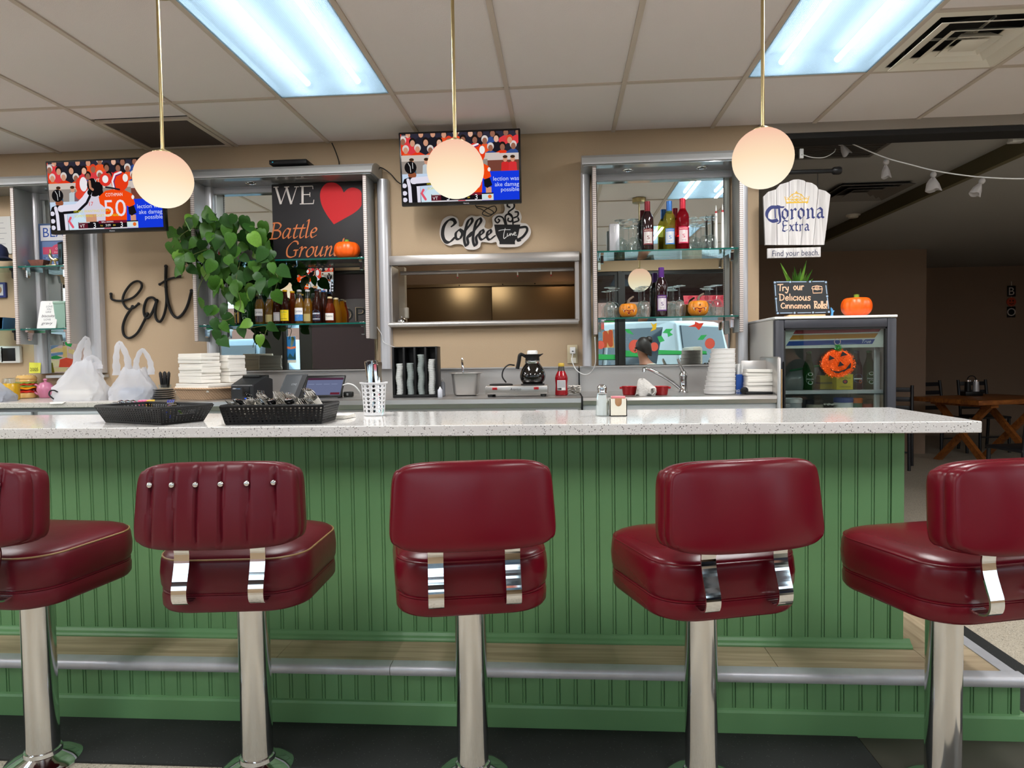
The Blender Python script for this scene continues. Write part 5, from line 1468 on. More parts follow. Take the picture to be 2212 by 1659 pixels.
def bag(name, label, loc, W, D, H, lean, m, seed, handles):
    t = thing(name, label, 'bag', loc); r_ = random.Random(seed); ph = [r_.uniform(0, 6) for _ in range(6)]
    n = 44; loops = []
    for i in range(15):
        k = i / 14; z = H * k
        sq = 1 - .55 * k ** 1.6; wv_ = W * sq * (1 + .10 * sin(pi * min(1, k * 1.4)))
        dv = D * (1 - .62 * k)
        lp = []
        for j in range(n):
            th = 2 * pi * j / n; c, s_ = cos(th), sin(th)
            e = .55 if k < .4 else .8
            x = copysign(abs(c) ** e, c) * wv_; y = copysign(abs(s_) ** e, s_) * dv
            w_ = 1 + (.05 + .06 * k) * sin(3 * th + ph[0] + 4 * k) + .045 * sin(7 * th + ph[1] + 9 * k) + .03 * sin(13 * th + ph[2] - 15 * k) + .02 * sin(21 * th + 22 * k + ph[3])
            lp.append((x * w_ + lean * k * k, y * w_, z * (1 + .04 * sin(2 * th + ph[4])) + .004 * sin(9 * th + ph[5]) * k))
        loops.append(lp)
    obj('body', MB().loft(loops, 0, True, True, False), m, t)
    for (x0, z0, x1, z1, xt, zt, w_) in handles:
        P = smooth([(x0, -.01, z0), (x0 * .85 + xt * .15, -.015, z0 + (zt - z0) * .55), (xt, 0, zt), (x1 * .85 + xt * .15, .012, z1 + (zt - z1) * .55), (x1, .01, z1)], 7)
        mb = MB(); L = len(P)
        mb.tube(P, [w_ * (1.3 - .55 * sin(pi * i / (L - 1))) * (1 + .12 * sin(i * 1.7 + seed)) for i in range(L)], 10, flat=(.28, 1.0), up=(0, 0, 1))
        obj('handle', mb, m, t)
    return t


def takeout(label, loc, a, b_, h, m):
    t = thing('takeout_box', label, 'box', loc)
    obj('tray', MB().loft([[(sx * a * k, sy * b_ * k, z) for sx, sy in ((-1, -1), (1, -1), (1, 1), (-1, 1))] for k, z in ((.88, .0), (1, h * .55))], 0, False), m, t)
    obj('lid', MB().loft([[(sx * a * k, sy * b_ * k, z) for sx, sy in ((-1, -1), (1, -1), (1, 1), (-1, 1))] for k, z in ((1.02, h * .56), (.86, h))], 0, False), m, t)
    return t


p = byx(179, 3.93); bag('carrier_bag', 'white plastic carrier bag with one tall handle beside the pink teapot', p, .150, .10, .235, .02, M['bag'], 3, [(-.02, .17, .03, .20, .035, .375, .022), (.03, .20, .105, .19, .07, .262, .018)])
takeout('cream takeout box inside the bag beside the teapot', p + Vector((0, 0, .004)), .105, .065, .06, M['offwhite'])
p = byx(292, 3.96); bag('carrier_bag', 'white plastic carrier bag with two open loop handles below the Eat sign', p, .130, .09, .19, .0, M['bag'], 8, [(-.105, .15, -.045, .15, -.09, .345, .020), (.02, .15, .10, .15, .055, .30, .017)])
takeout('dark lidded takeout box inside the bag with loop handles', p + Vector((.02, 0, .004)), .085, .06, .07, mat('slate_blue_lid', (96, 112, 140), .5))
p = byx(-12, 3.88); bag('carrier_bag', 'grey translucent carrier bag cut by the picture edge', p, .105, .09, .12, -.03, M['bag_grey'], 5, [(-.04, .10, .0, .10, -.02, .15, .02)])
takeout('grey takeout box inside the grey carrier bag', p + Vector((-.01, 0, .004)), .075, .055, .06, mat('grey_card', (120, 128, 146), .6))

# ------------------------------------------------------------------ jars and pots
t = thing('burger_jar', 'glossy ceramic cheeseburger shaped jar', 'jar', bpos(58, 855))
bun = mat('glazed_bun', (214, 172, 104), .15); s = 1.0
obj('bottom_bun', MB().lathe([(.050, 0), (.058, .004), (.060, .028), (.056, .036)], n=28), bun, t)


def wavy(r, z, h, amp, fr, ph, m, nm):
    n = 60; lp = []
    for k, (q, zz) in enumerate(((.85, 0), (1, h * .25), (1.02, h * .6), (.9, h))):
        lp.append([((r * q + amp * .5 * sin(fr * 2 * pi * j / n + ph)) * cos(2 * pi * j / n), (r * q + amp * .5 * sin(fr * 2 * pi * j / n + ph)) * sin(2 * pi * j / n), z + zz + amp * sin(fr * 2 * pi * j / n + ph) * (1 - k / 4)) for j in range(n)])
    obj(nm, MB().loft(lp), m, t)


g_ = lambda n, c: mat(n, c, .15)
wavy(.060, .034, .018, .004, 9, 0, g_('glazed_tomato', (196, 44, 30)), 'tomato'); wavy(.058, .050, .020, .003, 5, 1, g_('glazed_patty', (92, 40, 22)), 'patty'); wavy(.064, .060, .014, .007, 4, 2, g_('glazed_cheese', (236, 150, 24)), 'cheese')
wavy(.061, .072, .014, .003, 12, 0, g_('glazed_lettuce', (130, 160, 66)), 'lettuce'); wavy(.061, .084, .014, .003, 7, 3, g_('glazed_tomato', (200, 60, 34)), 'tomato'); wavy(.060, .096, .014, .004, 11, 1, g_('glazed_lettuce', (136, 164, 70)), 'lettuce')
obj('top_bun', MB().lathe([(.056, .107), (.060, .112), (.057, .122), (.060, .126), (.060, .136), (.052, .148), (.036, .153), (.002, .154)], n=28), bun, t)
sd = MB()
for i in range(26):
    a, r_ = rnd.uniform(0, 6.28), rnd.uniform(.01, .05); sd.ball((r_ * cos(a), r_ * sin(a), .153 - .14 * max(0, r_ - .03) ** 1), .0025, 6, 4)
o = obj('sesame', sd, mat('sesame', (240, 222, 180), .4), t); o['kind'] = 'stuff'
p = byx(24, 4.08)
t = thing('honey_jar', 'yellow jar with clear lid behind the burger jar', 'jar', p)
obj('jar', MB().lathe([(.045, 0), (.048, .01), (.048, .10), (.044, .105)], n=20), mat('yellow_jar', (206, 160, 20), .25), t)
obj('lid', MB().lathe([(.048, .105), (.046, .135), (.02, .14)], n=20), M['stemware'], t)
t = thing('teapot', 'pink ceramic teapot beside the burger jar', 'teapot', bpos(99, 854)); pk = mat('pink_glaze', (198, 122, 152), .2)
obj('body', MB().lathe([(.030, 0), (.036, .004), (.044, .03), (.052, .055), (.046, .078), (.034, .092)], n=28), pk, t)
lid = obj('lid', MB().lathe([(.036, .090), (.033, .098), (.018, .104), (.008, .107), (.007, .113), (.013, .119), (.012, .126), (.002, .129)], n=24), pk, t)
obj('handle', MB().tube(smooth([(-.044, 0, .074), (-.07, 0, .088), (-.088, 0, .072), (-.082, 0, .045), (-.06, 0, .028), (-.040, 0, .022)], 5), .007, 8), pk, t)
obj('spout', MB().tube(smooth([(.036, 0, .03), (.062, 0, .045), (.072, 0, .075), (.084, 0, .088)], 4), [.013 - .0006 * i for i in range(13)], 10), pk, t)
q = byx(112, 3.84)
cp = [q + Vector(v) for v in ((.03, .02, .004), (.012, 0, .014), (-.012, -.005, .038), (-.006, -.005, .062), (.014, 0, .066), (.03, .01, .055))]
cable('black_cord', 'looped black cord standing between teapot and carrier bag', cp, .0042, M['rubber'], 8, 'cord')
t = thing('paper_slip', 'white paper slip hanging over the worktop edge', 'paper', bpos(70, 858))
q = at(128, 859, BY - .002); obj('sheet', MB().loft([[(q.x - .06, BY + .05, BZ + .002), (q.x + .03, BY + .05, BZ + .002)], [(q.x - .06, BY - .002, BZ + .003), (q.x + .035, BY - .002, BZ + .003)], [(q.x - .055, BY - .006, BZ - .008), (q.x + .02, BY - .006, BZ - .006)]], 0, True, False, False, False), M['paper'], t, True)

# plates, pens
p = byx(355, 3.98)
for i in range(5):
    lab = 'grey metal plate, %s from the bottom of the stack under the black pens' % ('first', 'second', 'third', 'fourth', 'fifth')[i]
    tt = thing('plate', lab, 'plate', p + Vector((0, 0, .0125 * i)), 0, 'stacked plates by the napkins') if i == 0 else dup(tt, p + Vector((0, 0, .0125 * i)), None, lab)
    if i == 0: obj('disc', MB().lathe([(.035, 0), (.05, .003), (.068, .011), (.066, .012), (.048, .005), (.002, .004)], n=24), M['steel'], tt)
t = thing('glass_dish', 'small clear dish holding black pens on the plate stack', 'dish', p + Vector((.006, 0, .062)))
obj('dish', MB().lathe([(.028, 0), (.034, .004), (.038, .026), (.036, .026), (.030, .006)], n=20), M['stemware'], t)
for i, (dx, a) in enumerate(((-.018, -.10), (-.006, .04), (.006, -.03), (.018, .10))):
    o = thing('marker_pen', ('black pen leaning away at the carrier bag end of the dish', 'black pen second in the clear dish', 'black pen third in the clear dish', 'black pen leaning at the napkin end of the dish')[i], 'pen', p + Vector((.006 + dx, .0, .069)), 0, 'black pens in the clear dish')
    o.rotation_euler = (0, a, 0)
    obj('barrel', MB().lathe([(.006, 0), (.0085, .004), (.0085, .06), (.007, .066)], n=12), M['black'], o); obj('cap', MB().lathe([(.009, .064), (.009, .088), (.006, .094), (.001, .1)], n=12), M['black_matt'], o)

# ------------------------------------------------------------------ napkins in a wicker basket
m, nt, b, out = _nt('wicker'); tc = nt.nodes.new('ShaderNodeTexCoord'); ck = nt.nodes.new('ShaderNodeTexWave'); ck.bands_direction = 'Z'; ck.inputs['Scale'].default_value = 60
wv2 = nt.nodes.new('ShaderNodeTexWave'); wv2.bands_direction = 'DIAGONAL'; wv2.inputs['Scale'].default_value = 30
ma = nt.nodes.new('ShaderNodeMath'); ma.operation = 'MULTIPLY'; nt.links.new(tc.outputs['Object'], ck.inputs[0]); nt.links.new(tc.outputs['Object'], wv2.inputs[0]); nt.links.new(ck.outputs['Fac'], ma.inputs[0]); nt.links.new(wv2.outputs['Fac'], ma.inputs[1])
cr = nt.nodes.new('ShaderNodeValToRGB'); cr.color_ramp.elements[0].color = rgb(196, 158, 124); cr.color_ramp.elements[1].color = rgb(238, 208, 174); nt.links.new(ma.outputs[0], cr.inputs[0]); nt.links.new(cr.outputs[0], b.inputs['Base Color'])
bp = nt.nodes.new('ShaderNodeBump'); bp.inputs['Strength'].default_value = .8; bp.inputs['Distance'].default_value = .004; nt.links.new(ma.outputs[0], bp.inputs['Height']); nt.links.new(bp.outputs[0], b.inputs['Normal']); b.inputs['Roughness'].default_value = .7
M['wicker'] = m
p = byx(444, 3.90); RZ = radians(-24)
p = Vector((at(440, 850, 3.90).x, 3.93, BZ + .0005))
t = thing('wicker_basket', 'shallow wicker basket full of folded white napkins', 'basket', p, RZ)
lp = []
for k, z in ((.84, 0), (.92, .03), (1.0, .062), (1.02, .066)):
    lp.append([(x * k, y * k, z) for x, y in rrect(-.158, .158, -.112, .112, .03, 4)])
mb = MB(); mb.loft(lp, 0, True, True, False); mb.loft([[(x * .97, y * .97, z) for x, y, z in lp[3]], [(x * .9, y * .9, .006) for x, y, z in lp[0]]], 0, True, False, True); obj('body', mb, M['wicker'], t)
rm = MB().tube([(x * 1.01, y * 1.01, .066) for x, y in rrect(-.158, .158, -.112, .112, .03, 4)], .006, 7, closed=True); obj('rim', rm, M['wicker'], t)


def napkins(label, loc, a, b_, h, n, rz, grp='folded napkin bundles'):
    t = thing('napkin_bundle', label, 'napkins', loc, rz, grp); r_ = random.Random(int(h * 9999))
    for i in range(n):
        z0, z1 = h * i / n, h * (i + 1) / n; dx, dy = r_.uniform(-.004, .004), r_.uniform(-.004, .004)
        lp = []
        for z, k in ((z0 + .0003, .985), ((z0 + z1) / 2, 1.0), (z1 - .0003, .985)):
            q = []
            for x, y in rrect(-a, a, -b_, b_, .008, 3):
                q.append((x * k + dx, y * k + dy, z + .0016 * sin(x * 60 + i) + .0012 * sin(y * 70 + i * 2)))
            lp.append(q)
        obj('napkin', MB().loft(lp), M['paper'], t)
    return t


u = Matrix.Rotation(RZ, 3, 'Z')
napkins('loose white napkins filling the wicker basket', p + Vector((0, 0, .045)), .148, .102, .052, 3, RZ)
napkins('tall front bundle of white napkins standing on the basket', p + u @ Vector((-.028, -.02, .098)), .100, .070, .175, 9, RZ + .03)
napkins('white napkin bundle behind the tall front one, beside the mirror', p + u @ Vector((.05, .13, .098)), .075, .065, .165, 8, RZ)

# ------------------------------------------------------------------ till things
M['till'] = mat('till_black', (30, 31, 34), .4)
p = byx(545, 3.86); p.x = at(545, 840, 3.86).x
t = thing('receipt_printer', 'black receipt printer between napkin basket and till screens', 'printer', p, radians(-14))
mb = MB(); mb.prism([(-.09, 0), (.09, 0), (.09, .115), (.02, .135), (-.088, .088), (-.09, .08)], lambda u_, v, d: (d, u_, v), -.078, .078); bevel(obj('case', mb, M['till'], t), .006)
obj('front_door', MB().rbox(.006, .055, -.094, -.089, .02, .078, .003), M['black'], t)
obj('paper_lid', MB().rbox(-.06, .06, -.01, .08, .122, .140, .004), M['black'], t)
F = Flat(lambda u_, v, l: (u_, -.0905 - l, v), .0004); F.text('star', -.05, .062, .016, (220, 222, 226), 1); F.text('micronics', -.024, .062, .010, (120, 160, 210), 1, width=.03); F.build('maker_lettering', M['print'], t)
obj('status_light', MB().box(.02, .03, -.0925, -.0905, .006, .012), emit('blue_indicator', (60, 110, 255), 1.0), t)
p = byx(622, 3.86); p.x = at(622, 835, 3.86).x
t = thing('till_display', 'charcoal tilted back of a customer display beside the tablet', 'electronics', p, radians(8))
sk = Matrix(((1, 0, .30, 0), (0, 1, .55, 0), (0, 0, 1, 0), (0, 0, 0, 1)))
pnl = MB(); pnl.rbox(-.068, .062, -.012, .004, .004, .140, .008, 3, xf=sk); obj('panel', pnl, mat('till_charcoal', (62, 66, 70), .4), t)
obj('wedge', MB().prism([(-.012, 0), (.10, 0), (.075, .135), (.06, .135)], lambda u_, v, d: (d + v * .30, u_, v), .03, .058), M['till'], t)
F = Flat(lambda u_, v, l: (u_ + .30 * v, -.0125 - l + .55 * v, v), .0004); F.text('CITAQ', .002, .078, .014, (150, 154, 158), 1, width=.03); F.build('maker_lettering', M['print'], t)
p = byx(696, 3.85); p.x = at(696, 835, 3.85).x
t = thing('till_tablet', 'black framed till tablet showing a grey blue screen', 'electronics', p, radians(6)); sk = Matrix(((1, 0, .16, 0), (0, 1, .45, 0), (0, 0, 1, 0), (0, 0, 0, 1)))
obj('frame', MB().rbox(-.122, .108, -.012, .004, .006, .132, .008, 3, xf=sk), M['black'], t)
F = Flat(lambda u_, v, l: (u_ + .16 * v, -.0122 - l + .45 * v, v), .0004); F.rect(-.108, .098, .02, .118, (116, 124, 158)); F.rect(-.108, .098, .106, .118, (86, 50, 72), 2); F.rect(.04, .094, .022, .034, (110, 40, 56), 2)
for i in range(4): F.rect(-.10 + .045 * i, -.065 + .045 * i, .08, .084, (140, 150, 184), 2)
F.build('screen', attr_mat('tablet_screen', .75), t)
obj('stand', MB().prism([(-.006, 0), (.12, 0), (.06, .12), (.05, .12)], lambda u_, v, d: (d + v * .16, u_, v), -.10, .09), M['till'], t)
cable('white_cable', 'white charging cable curling from the till tablet', [at(741, 832, 3.84), at(752, 829, 3.83), at(765, 833, 3.83), at(776, 845, 3.84), at(780, 855, 3.86)], .0042, M['white'])
t = thing('power_plug', 'black plug block beside the till tablet', 'plug', bpos(753, 857)); obj('block', MB().rbox(-.028, .028, -.02, .02, 0, .03, .006), M['rubber'], t); obj('pins', MB().rbox(-.006, .006, -.026, -.02, .008, .022, .002), M['alu'], t)

# ------------------------------------------------------------------ cup lid dispenser
p = byx(900, 3.90); p.x = at(900, 800, 3.90).x; a = .126; h = .292
t = thing('lid_dispenser', 'black four slot lid dispenser on the steel worktable', 'dispenser', p)
obj('back', MB().box(-a, a, .05, .056, 0, h), M['black'], t); obj('base', MB().rbox(-a, a, -.06, .056, 0, .016, .003), M['black'], t)
for k in range(5): obj('divider', MB().rbox(-a + k * a / 2 - .006, -a + k * a / 2 + .006, -.05, .056, 0, h, .002), M['black'], t)
obj('top', MB().rbox(-a, a, -.03, .056, h - .006, h, .002), M['black'], t)
lidm = MB().lathe([(.018, 0), (.022, .0015), (.022, .004), (.019, .0052)], n=16).mesh('lid', M['white'])
lidc = MB().lathe([(.018, 0), (.021, .0012), (.021, .0030), (.018, .0042)], n=16).mesh('lid', film('clear_lid', (226, 234, 232), .25, .3, .15))
for k, (hh, lm, st_, lab) in enumerate(((.205, lidm, .0058, 'white lids in the dispenser slot by the cutlery cup'), (.205, lidc, .0048, 'clear lids in the shorter dispenser stack'), (.252, lidc, .0048, 'clear lids in the tallest dispenser stack'), (.225, lidm, .0058, 'white lids in the dispenser slot by the steel pan'))):
    tt = thing('lid_stack', 'stack of ' + lab, 'lids', p + Vector((-a + (k + .5) * a / 2, -.022, .0165)), 0, 'lid stacks in the dispenser')
    for i in range(int((hh - .02) / st_)): o = link('lid', lm, tt); o.location = (rnd.uniform(-.001, .001) + .003 * sin(i * .3 + k), 0, i * st_)
for i, (px, py, hh, r) in enumerate(((957, 855, .105, .014), (951, 858, .06, .014))):
    t = thing('squeeze_bottle', ('taller pale squeeze bottle between dispenser and steel pan', 'shorter pale squeeze bottle beside the lid dispenser')[i], 'bottle', bpos(px, py))
    obj('body', MB().lathe([(r, 0), (r + .001, .005), (r, hh * .7), (r * .6, hh * .8)], n=14), mat('pale_bottle', (196, 198, 206), .35), t); obj('nozzle', MB().lathe([(r * .55, hh * .8), (.002, hh)], n=10), M['white'], t)
# steel pan with spoon
p = byx(1008, 4.0); p.x = at(1007, 825, 4.0).x
t = thing('steel_pan', 'deep stainless serving pan with a spoon standing in it', 'pan', p)
lp = []
for k, z in ((.62, 0), (.78, .006), (.84, .02), (.96, .125), (.97, .13), (1.12, .132), (1.12, .135), (.95, .134), (.94, .128), (.80, .02), (.7, .012)): lp.append([(x * k, y * k, z) for x, y in rrect(-.084, .084, -.075, .075, .028, 5)])
obj('body', MB().loft(lp), M['steel'], t)
t = thing('serving_spoon', 'steel serving spoon standing in the deep pan', 'spoon', p + Vector((-.012, 0, .02))); t.rotation_euler = (0, radians(-3), 0)
obj('handle', MB().rbox(-.006, .006, -.0015, .0015, .05, .205, .0014), M['chrome'], t); obj('bowl', MB().ball((0, 0, .03), .022, 12, 8, 0, (1, .3, 1.2)), M['chrome'], t)

# ------------------------------------------------------------------ coffee warmer and pot
p = byx(1117, 3.86); p.x = at(1117, 842, 3.86).x
t = thing('coffee_warmer', 'two plate stainless coffee warmer with red switches', 'warmer', p)
obj('housing', MB().rbox(-.176, .176, -.06, .14, .014, .062, .004), M['brushed'], t)
for x in (-.15, .15):
    for y in (-.04, .12): obj('foot', MB().lathe([(.014, 0), (.016, .014)], (x, y, 0), 12), M['rubber'], t)
for x in (-.095, .088): obj('hot_plate', MB().lathe([(.068, .062), (.068, .068), (.060, .070), (.002, .070)], (x, .045, 0), 28), M['black_matt'], t)
for x in (-.122, .112):
    sw = obj('switch', MB().rbox(x - .014, x + .014, -.064, -.060, .040, .054, .002), M['red'], t)
    obj('switch_lens', MB().box(x - .008, x + .008, -.0655, -.0641, .043, .051), mat('red_lens', (150, 20, 26), .2), sw)
F = Flat(lambda u_, v, l: (u_, -.0605 - l, v), .0003); F.text('Avantco', -.006, .036, .022, (50, 44, 40), 1, shear=.3, width=.062); F.build('maker_lettering', M['print'], t)
q = p + Vector((.088, .045, .0705))
t = thing('coffee_pot', 'glass coffee pot full of black coffee on the warmer', 'coffee pot', q)
M['coffee'] = mat('black_coffee_glass', (12, 9, 8), .03, spec=.8)
obj('carafe', MB().lathe([p_[:2] for p_ in smooth([(.056, 0, 0), (.070, .02, 0), (.074, .048, 0), (.062, .085, 0), (.044, .112, 0), (.040, .118, 0)], 4)], n=28), M['coffee'], t)
obj('band', MB().lathe([(.042, .116), (.044, .120), (.044, .130), (.042, .132)], n=24), M['chrome'], t)
obj('collar', MB().lathe([(.042, .131), (.040, .150), (.046, .166), (.044, .168), (.03, .16)], n=24), M['black'], t)
obj('spout', MB().loft([[(.03, -.02, .145), (.03, .02, .145), (.03, .012, .165), (.03, -.012, .165)], [(.062, -.008, .168), (.062, .008, .168), (.062, .004, .172), (.062, -.004, .172)]], 0, True), M['black'], t)
obj('filter_lid', MB().lathe([(.030, .160), (.031, .182), (.026, .190)], n=20), M['white'], t)
obj('handle', MB().tube(smooth([(-.03, 0, .150), (-.058, 0, .166), (-.072, 0, .162), (-.078, 0, .13), (-.088, 0, .085)], 4), [.009] * 5 + [.011] * 12, 8), M['black'], t)
cable('black_cord', 'black cord arching behind the coffee pot handle', [p + Vector(v) for v in ((-.07, .10, .075), (-.092, .10, .11), (-.085, .10, .15), (-.055, .10, .178), (-.02, .11, .176))], .0042, M['rubber'], 8, 'cord')

# ketchup, paper, socket
t = thing('ketchup_bottle', 'red ketchup bottle with yellow cap near the socket', 'bottle', bpos(1213, 854)); rd = mat('ketchup_red', (150, 12, 24), .12)
obj('body', MB().lathe([p_[:2] for p_ in smooth([(.034, 0, 0), (.037, .006, 0), (.036, .03, 0), (.034, .06, 0), (.037, .10, 0), (.030, .122, 0), (.018, .145, 0), (.0155, .168, 0)], 4)], n=8 * 3), rd, t)
obj('neck_label', MB().lathe([(.0205, .140), (.0168, .166)], n=18, cap0=False, cap1=False), mat('neck_label', (60, 54, 50), .4), t)
obj('cap', MB().lathe([(.0165, .166), (.0175, .170), (.0175, .182), (.015, .185)], n=18), mat('yellow_cap', (206, 170, 60), .4), t)
F = Flat(cyl_map((0, 0, 0), .0362, 0), .0006); F.rect(-.026, .026, .030, .088, (206, 204, 204), 1, 8); F.rect(-.024, .0, .032, .044, (60, 56, 56), 2, 4); F.rect(.002, .022, .032, .044, (236, 234, 230), 2, 4)
for i in range(5): F.rect(-.02, .02, .050 + i * .007, .053 + i * .007, (150, 150, 156), 2, 6)
F.build('label', M['print_gloss'], t)


def crumple(name, label, loc, a, b_, h, seed, n=5):
    t = thing(name, label, 'paper', loc); r_ = random.Random(seed)
    for i in range(n):
        vs = [(x * a / 4 + r_.uniform(-.004, .004), y * b_ / 3 + r_.uniform(-.003, .003), h * (i + .4) / n + r_.uniform(-.004, .005)) for x in range(-4, 5) for y in range(-3, 4)]
        o = obj('sheet', MB().add(vs, [(x * 7 + y, x * 7 + y + 1, (x + 1) * 7 + y + 1, (x + 1) * 7 + y) for x in range(8) for y in range(6)], 0, False), M['paper'], t)
    return t


crumple('paper_pads', 'loose pile of white paper pads beside the ketchup', bpos(1241, 853) + Vector((0, .02, .006)), .036, .04, .05, 3, 5)
a, b_ = at(1225, 745, 4.345), at(1248, 785, 4.345)
t = thing('wall_socket', 'beige wall socket with white charger above the ketchup', 'socket', ((a.x + b_.x) / 2, 4.345, b_.z))
obj('plate', MB().rbox(a.x, b_.x, 4.341, 4.349, b_.z, a.z, .002), mat('ivory_plate', (206, 192, 158), .5), t, True)
a, b_ = at(1231, 750, 4.33), at(1243, 764, 4.33); obj('outlet', MB().rbox(a.x + .006, b_.x + .004, 4.338, 4.3415, b_.z - .06, b_.z - .025, .002), M['offwhite'], t, True)
t = thing('usb_charger', 'small white charger plugged into the beige socket', 'charger', ((a.x + b_.x) / 2, 4.33, b_.z)); obj('block', MB().rbox(a.x, b_.x, 4.300, 4.341, b_.z, a.z, .004), M['white'], t, True); obj('port', MB().box(a.x + .012, b_.x - .012, 4.2985, 4.2999, b_.z + .012, b_.z + .018), M['black'], t, True)
cable('white_cable', 'white cable looping from the charger to the cabinet light strip', [at(1237, 764, 4.30), at(1236, 780, 4.29), at(1245, 799, 4.27), at(1262, 809, 4.25), at(1277, 804, 4.24), at(1286, 785, 4.2), at(1286, 755, 4.16), at(1285, 728, 4.13)], .0032, M['white'])
cable('white_cable', 'thin white wire drooping from the beer cabinet to the lid dispenser', [at(814, 706, 4.27), at(824, 722, 4.27), at(828, 738, 4.27), at(840, 745, 4.2), at(853, 750, 3.93)], .0018, M['white'])

# ------------------------------------------------------------------ sink things
p = byx(1476, 4.05); p.x = at(1476, 840, 4.05).x
t = thing('tap', 'chrome mixer tap with long spout over the sink', 'tap', p)
obj('body', MB().lathe([(.028, 0), (.030, .006), (.024, .014), (.023, .085), (.026, .095), (.026, .105), (.018, .122), (.010, .13)], n=24), M['chrome'], t)
S_ = [at(1468, 838, 4.04) - p, at(1452, 825, 4.02) - p, at(1430, 811, 3.98) - p, at(1406, 799, 3.95) - p, at(1396, 796, 3.94) - p, at(1391, 798, 3.93) - p]
obj('spout', MB().tube(smooth(S_, 5), .0105, 12), M['chrome'], t)
q = S_[-1]; obj('aerator', MB().lathe([(.011, -.014), (.012, .006), (.006, .010)], (q.x, q.y, q.z), 14), M['chrome'], t)
obj('lever', MB().tube(smooth([(0, 0, .12), (-.012, -.01, .145), (-.026, -.02, .178), (-.034, -.024, .198)], 4), [.013 - .0005 * i for i in range(13)], 10), M['chrome'], t)
for i, (px, lab) in enumerate(((1360, 'red plastic ramekin at the joint side of the folded towel'), (1427, 'red plastic ramekin on the tap side of the folded towel'))):
    tt = thing('ramekin', lab, 'bowl', bpos(px, 853), 0, 'red ramekins by the sink')
    obj('cup', MB().lathe([(.034, 0), (.038, .004), (.044, .046), (.046, .048), (.043, .049), (.040, .044), (.034, .008)], n=24), M['red'], tt)
    obj('lug', MB().rbox(-.056 if i == 0 else .040, -.040 if i == 0 else .056, -.008, .008, .034, .046, .003), M['red'], tt)
t = thing('towel', 'folded grey white terry towel between two red ramekins', 'towel', bpos(1394, 854))
tw = []
for i, (z, a, sh_) in enumerate(((0, .055, 0), (.02, .056, .002), (.05, .046, -.004), (.075, .030, -.012), (.088, .016, -.016), (.090, .004, -.016))):
    tw.append([(a * cos(2 * pi * j / 24) * (1 + .12 * sin(3 * 2 * pi * j / 24 + i)) + sh_, .6 * a * sin(2 * pi * j / 24) * (1 + .15 * sin(5 * 2 * pi * j / 24 + i * 2)), z + .006 * sin(4 * 2 * pi * j / 24)) for j in range(24)])
obj('cloth', MB().loft(tw), mat('terry_cloth', (206, 202, 196), .95, noise=.15, nscale=60, bump=.8, bscale=120), t)
obj('fold', MB().tube(smooth([(.034, -.03, .002), (.05, -.034, .02), (.046, -.034, .044), (.022, -.034, .040), (.016, -.034, .014)], 5), .006, 8, flat=(1, 2.2)), mat('terry_cloth_fold', (212, 208, 202), .95, bump=.8, bscale=120), t)
# foam bowls
p = byx(1556, 3.86); x0 = at(1555, 800, 3.86).x
fm = MB().lathe([(.079, 0), (.083, .003), (.0845, .020), (.0862, .0212), (.0862, .0246), (.082, .0251)], n=30).mesh('bowl', mat('foam_white', (226, 223, 220), .75))
FH = .0253; z1 = at(1560, 746, 3.86).z
nb = int((z1 - BZ) / FH)
for i in range(nb):
    o = tag(link('foam_bowl', fm), 'white foam bowl, %s from the bottom of the leaning stack beside the tap' % ('first', 'second', 'third', 'fourth', 'fifth', 'sixth', 'seventh', 'eighth', 'ninth', 'tenth', 'eleventh', 'twelfth', 'thirteenth')[i], 'bowl', 'stacked foam bowls')
    k = 1 - .26 * i / nb; o.scale = (k, k, 1.04); o.location = (x0 + .022 * i / nb * 1.0 - .002, 3.86, BZ + .0005 + i * FH)
p = bpos(1595, 852); t = thing('straw_box', 'slim blue box of white straws between foam bowls and napkins', 'box', Vector((at(1595, 830, 3.90).x, 3.90, BZ)))
obj('carton', MB().box(-.020, .020, -.03, .03, 0, .108), mat('blue_carton', (24, 76, 158), .45), t)
F = Flat(lambda u_, v, l: (u_, -.0303 - l, v), .0003); F.text('EB', 0, .01, .03, (226, 230, 240), 1, rot=pi / 2); F.build('lettering', M['print'], t)
st_m = MB().cyl((0, 0, .02), (0, 0, .168), .0035, n=7).mesh('straw', M['white'])
for i in range(9):
    o = tag(link('straw', st_m), 'white straw in the slim blue box, %s from the foam bowls' % ('first', 'second', 'third', 'fourth', 'fifth', 'sixth', 'seventh', 'eighth', 'ninth')[i], 'straw', 'white straws in the blue box'); o.location = t.location + Vector((-.014 + .0036 * i, -.018 + .012 * (i % 3), rnd.uniform(-.006, .003))); o.rotation_euler = (rnd.uniform(-.05, .05), rnd.uniform(-.04, .06), 0)
xp = at(1640, 820, 3.84).x
t = thing('napkin_caddy', 'steel napkin caddy with black base beside the drinks fridge', 'caddy', (xp, 3.84, BZ))
obj('base', MB().rbox(-.088, .082, -.06, .07, .0005, .014, .003), M['black'], t); obj('back_plate', MB().rbox(-.084, .082, .06, .066, .014, .185, .004), M['brushed'], t)
obj('knob', MB().lathe([(.017, -.02), (.02, -.014), (.02, .0), (.008, .004)], n=18, xf=Matrix.Translation((-.092, -.05, .022)) @ Matrix.Rotation(radians(90), 4, 'X')), M['black'], t)
napkins('wavy stack of white napkins in the steel caddy', Vector((xp - .002, 3.845, BZ + .0145)), .078, .055, .122, 7, 0, 'napkins in the caddy')
# ================================================================== THINGS ON THE BAR
CT = 1.0685
cpos = lambda px, py: atz(px, py, CT)


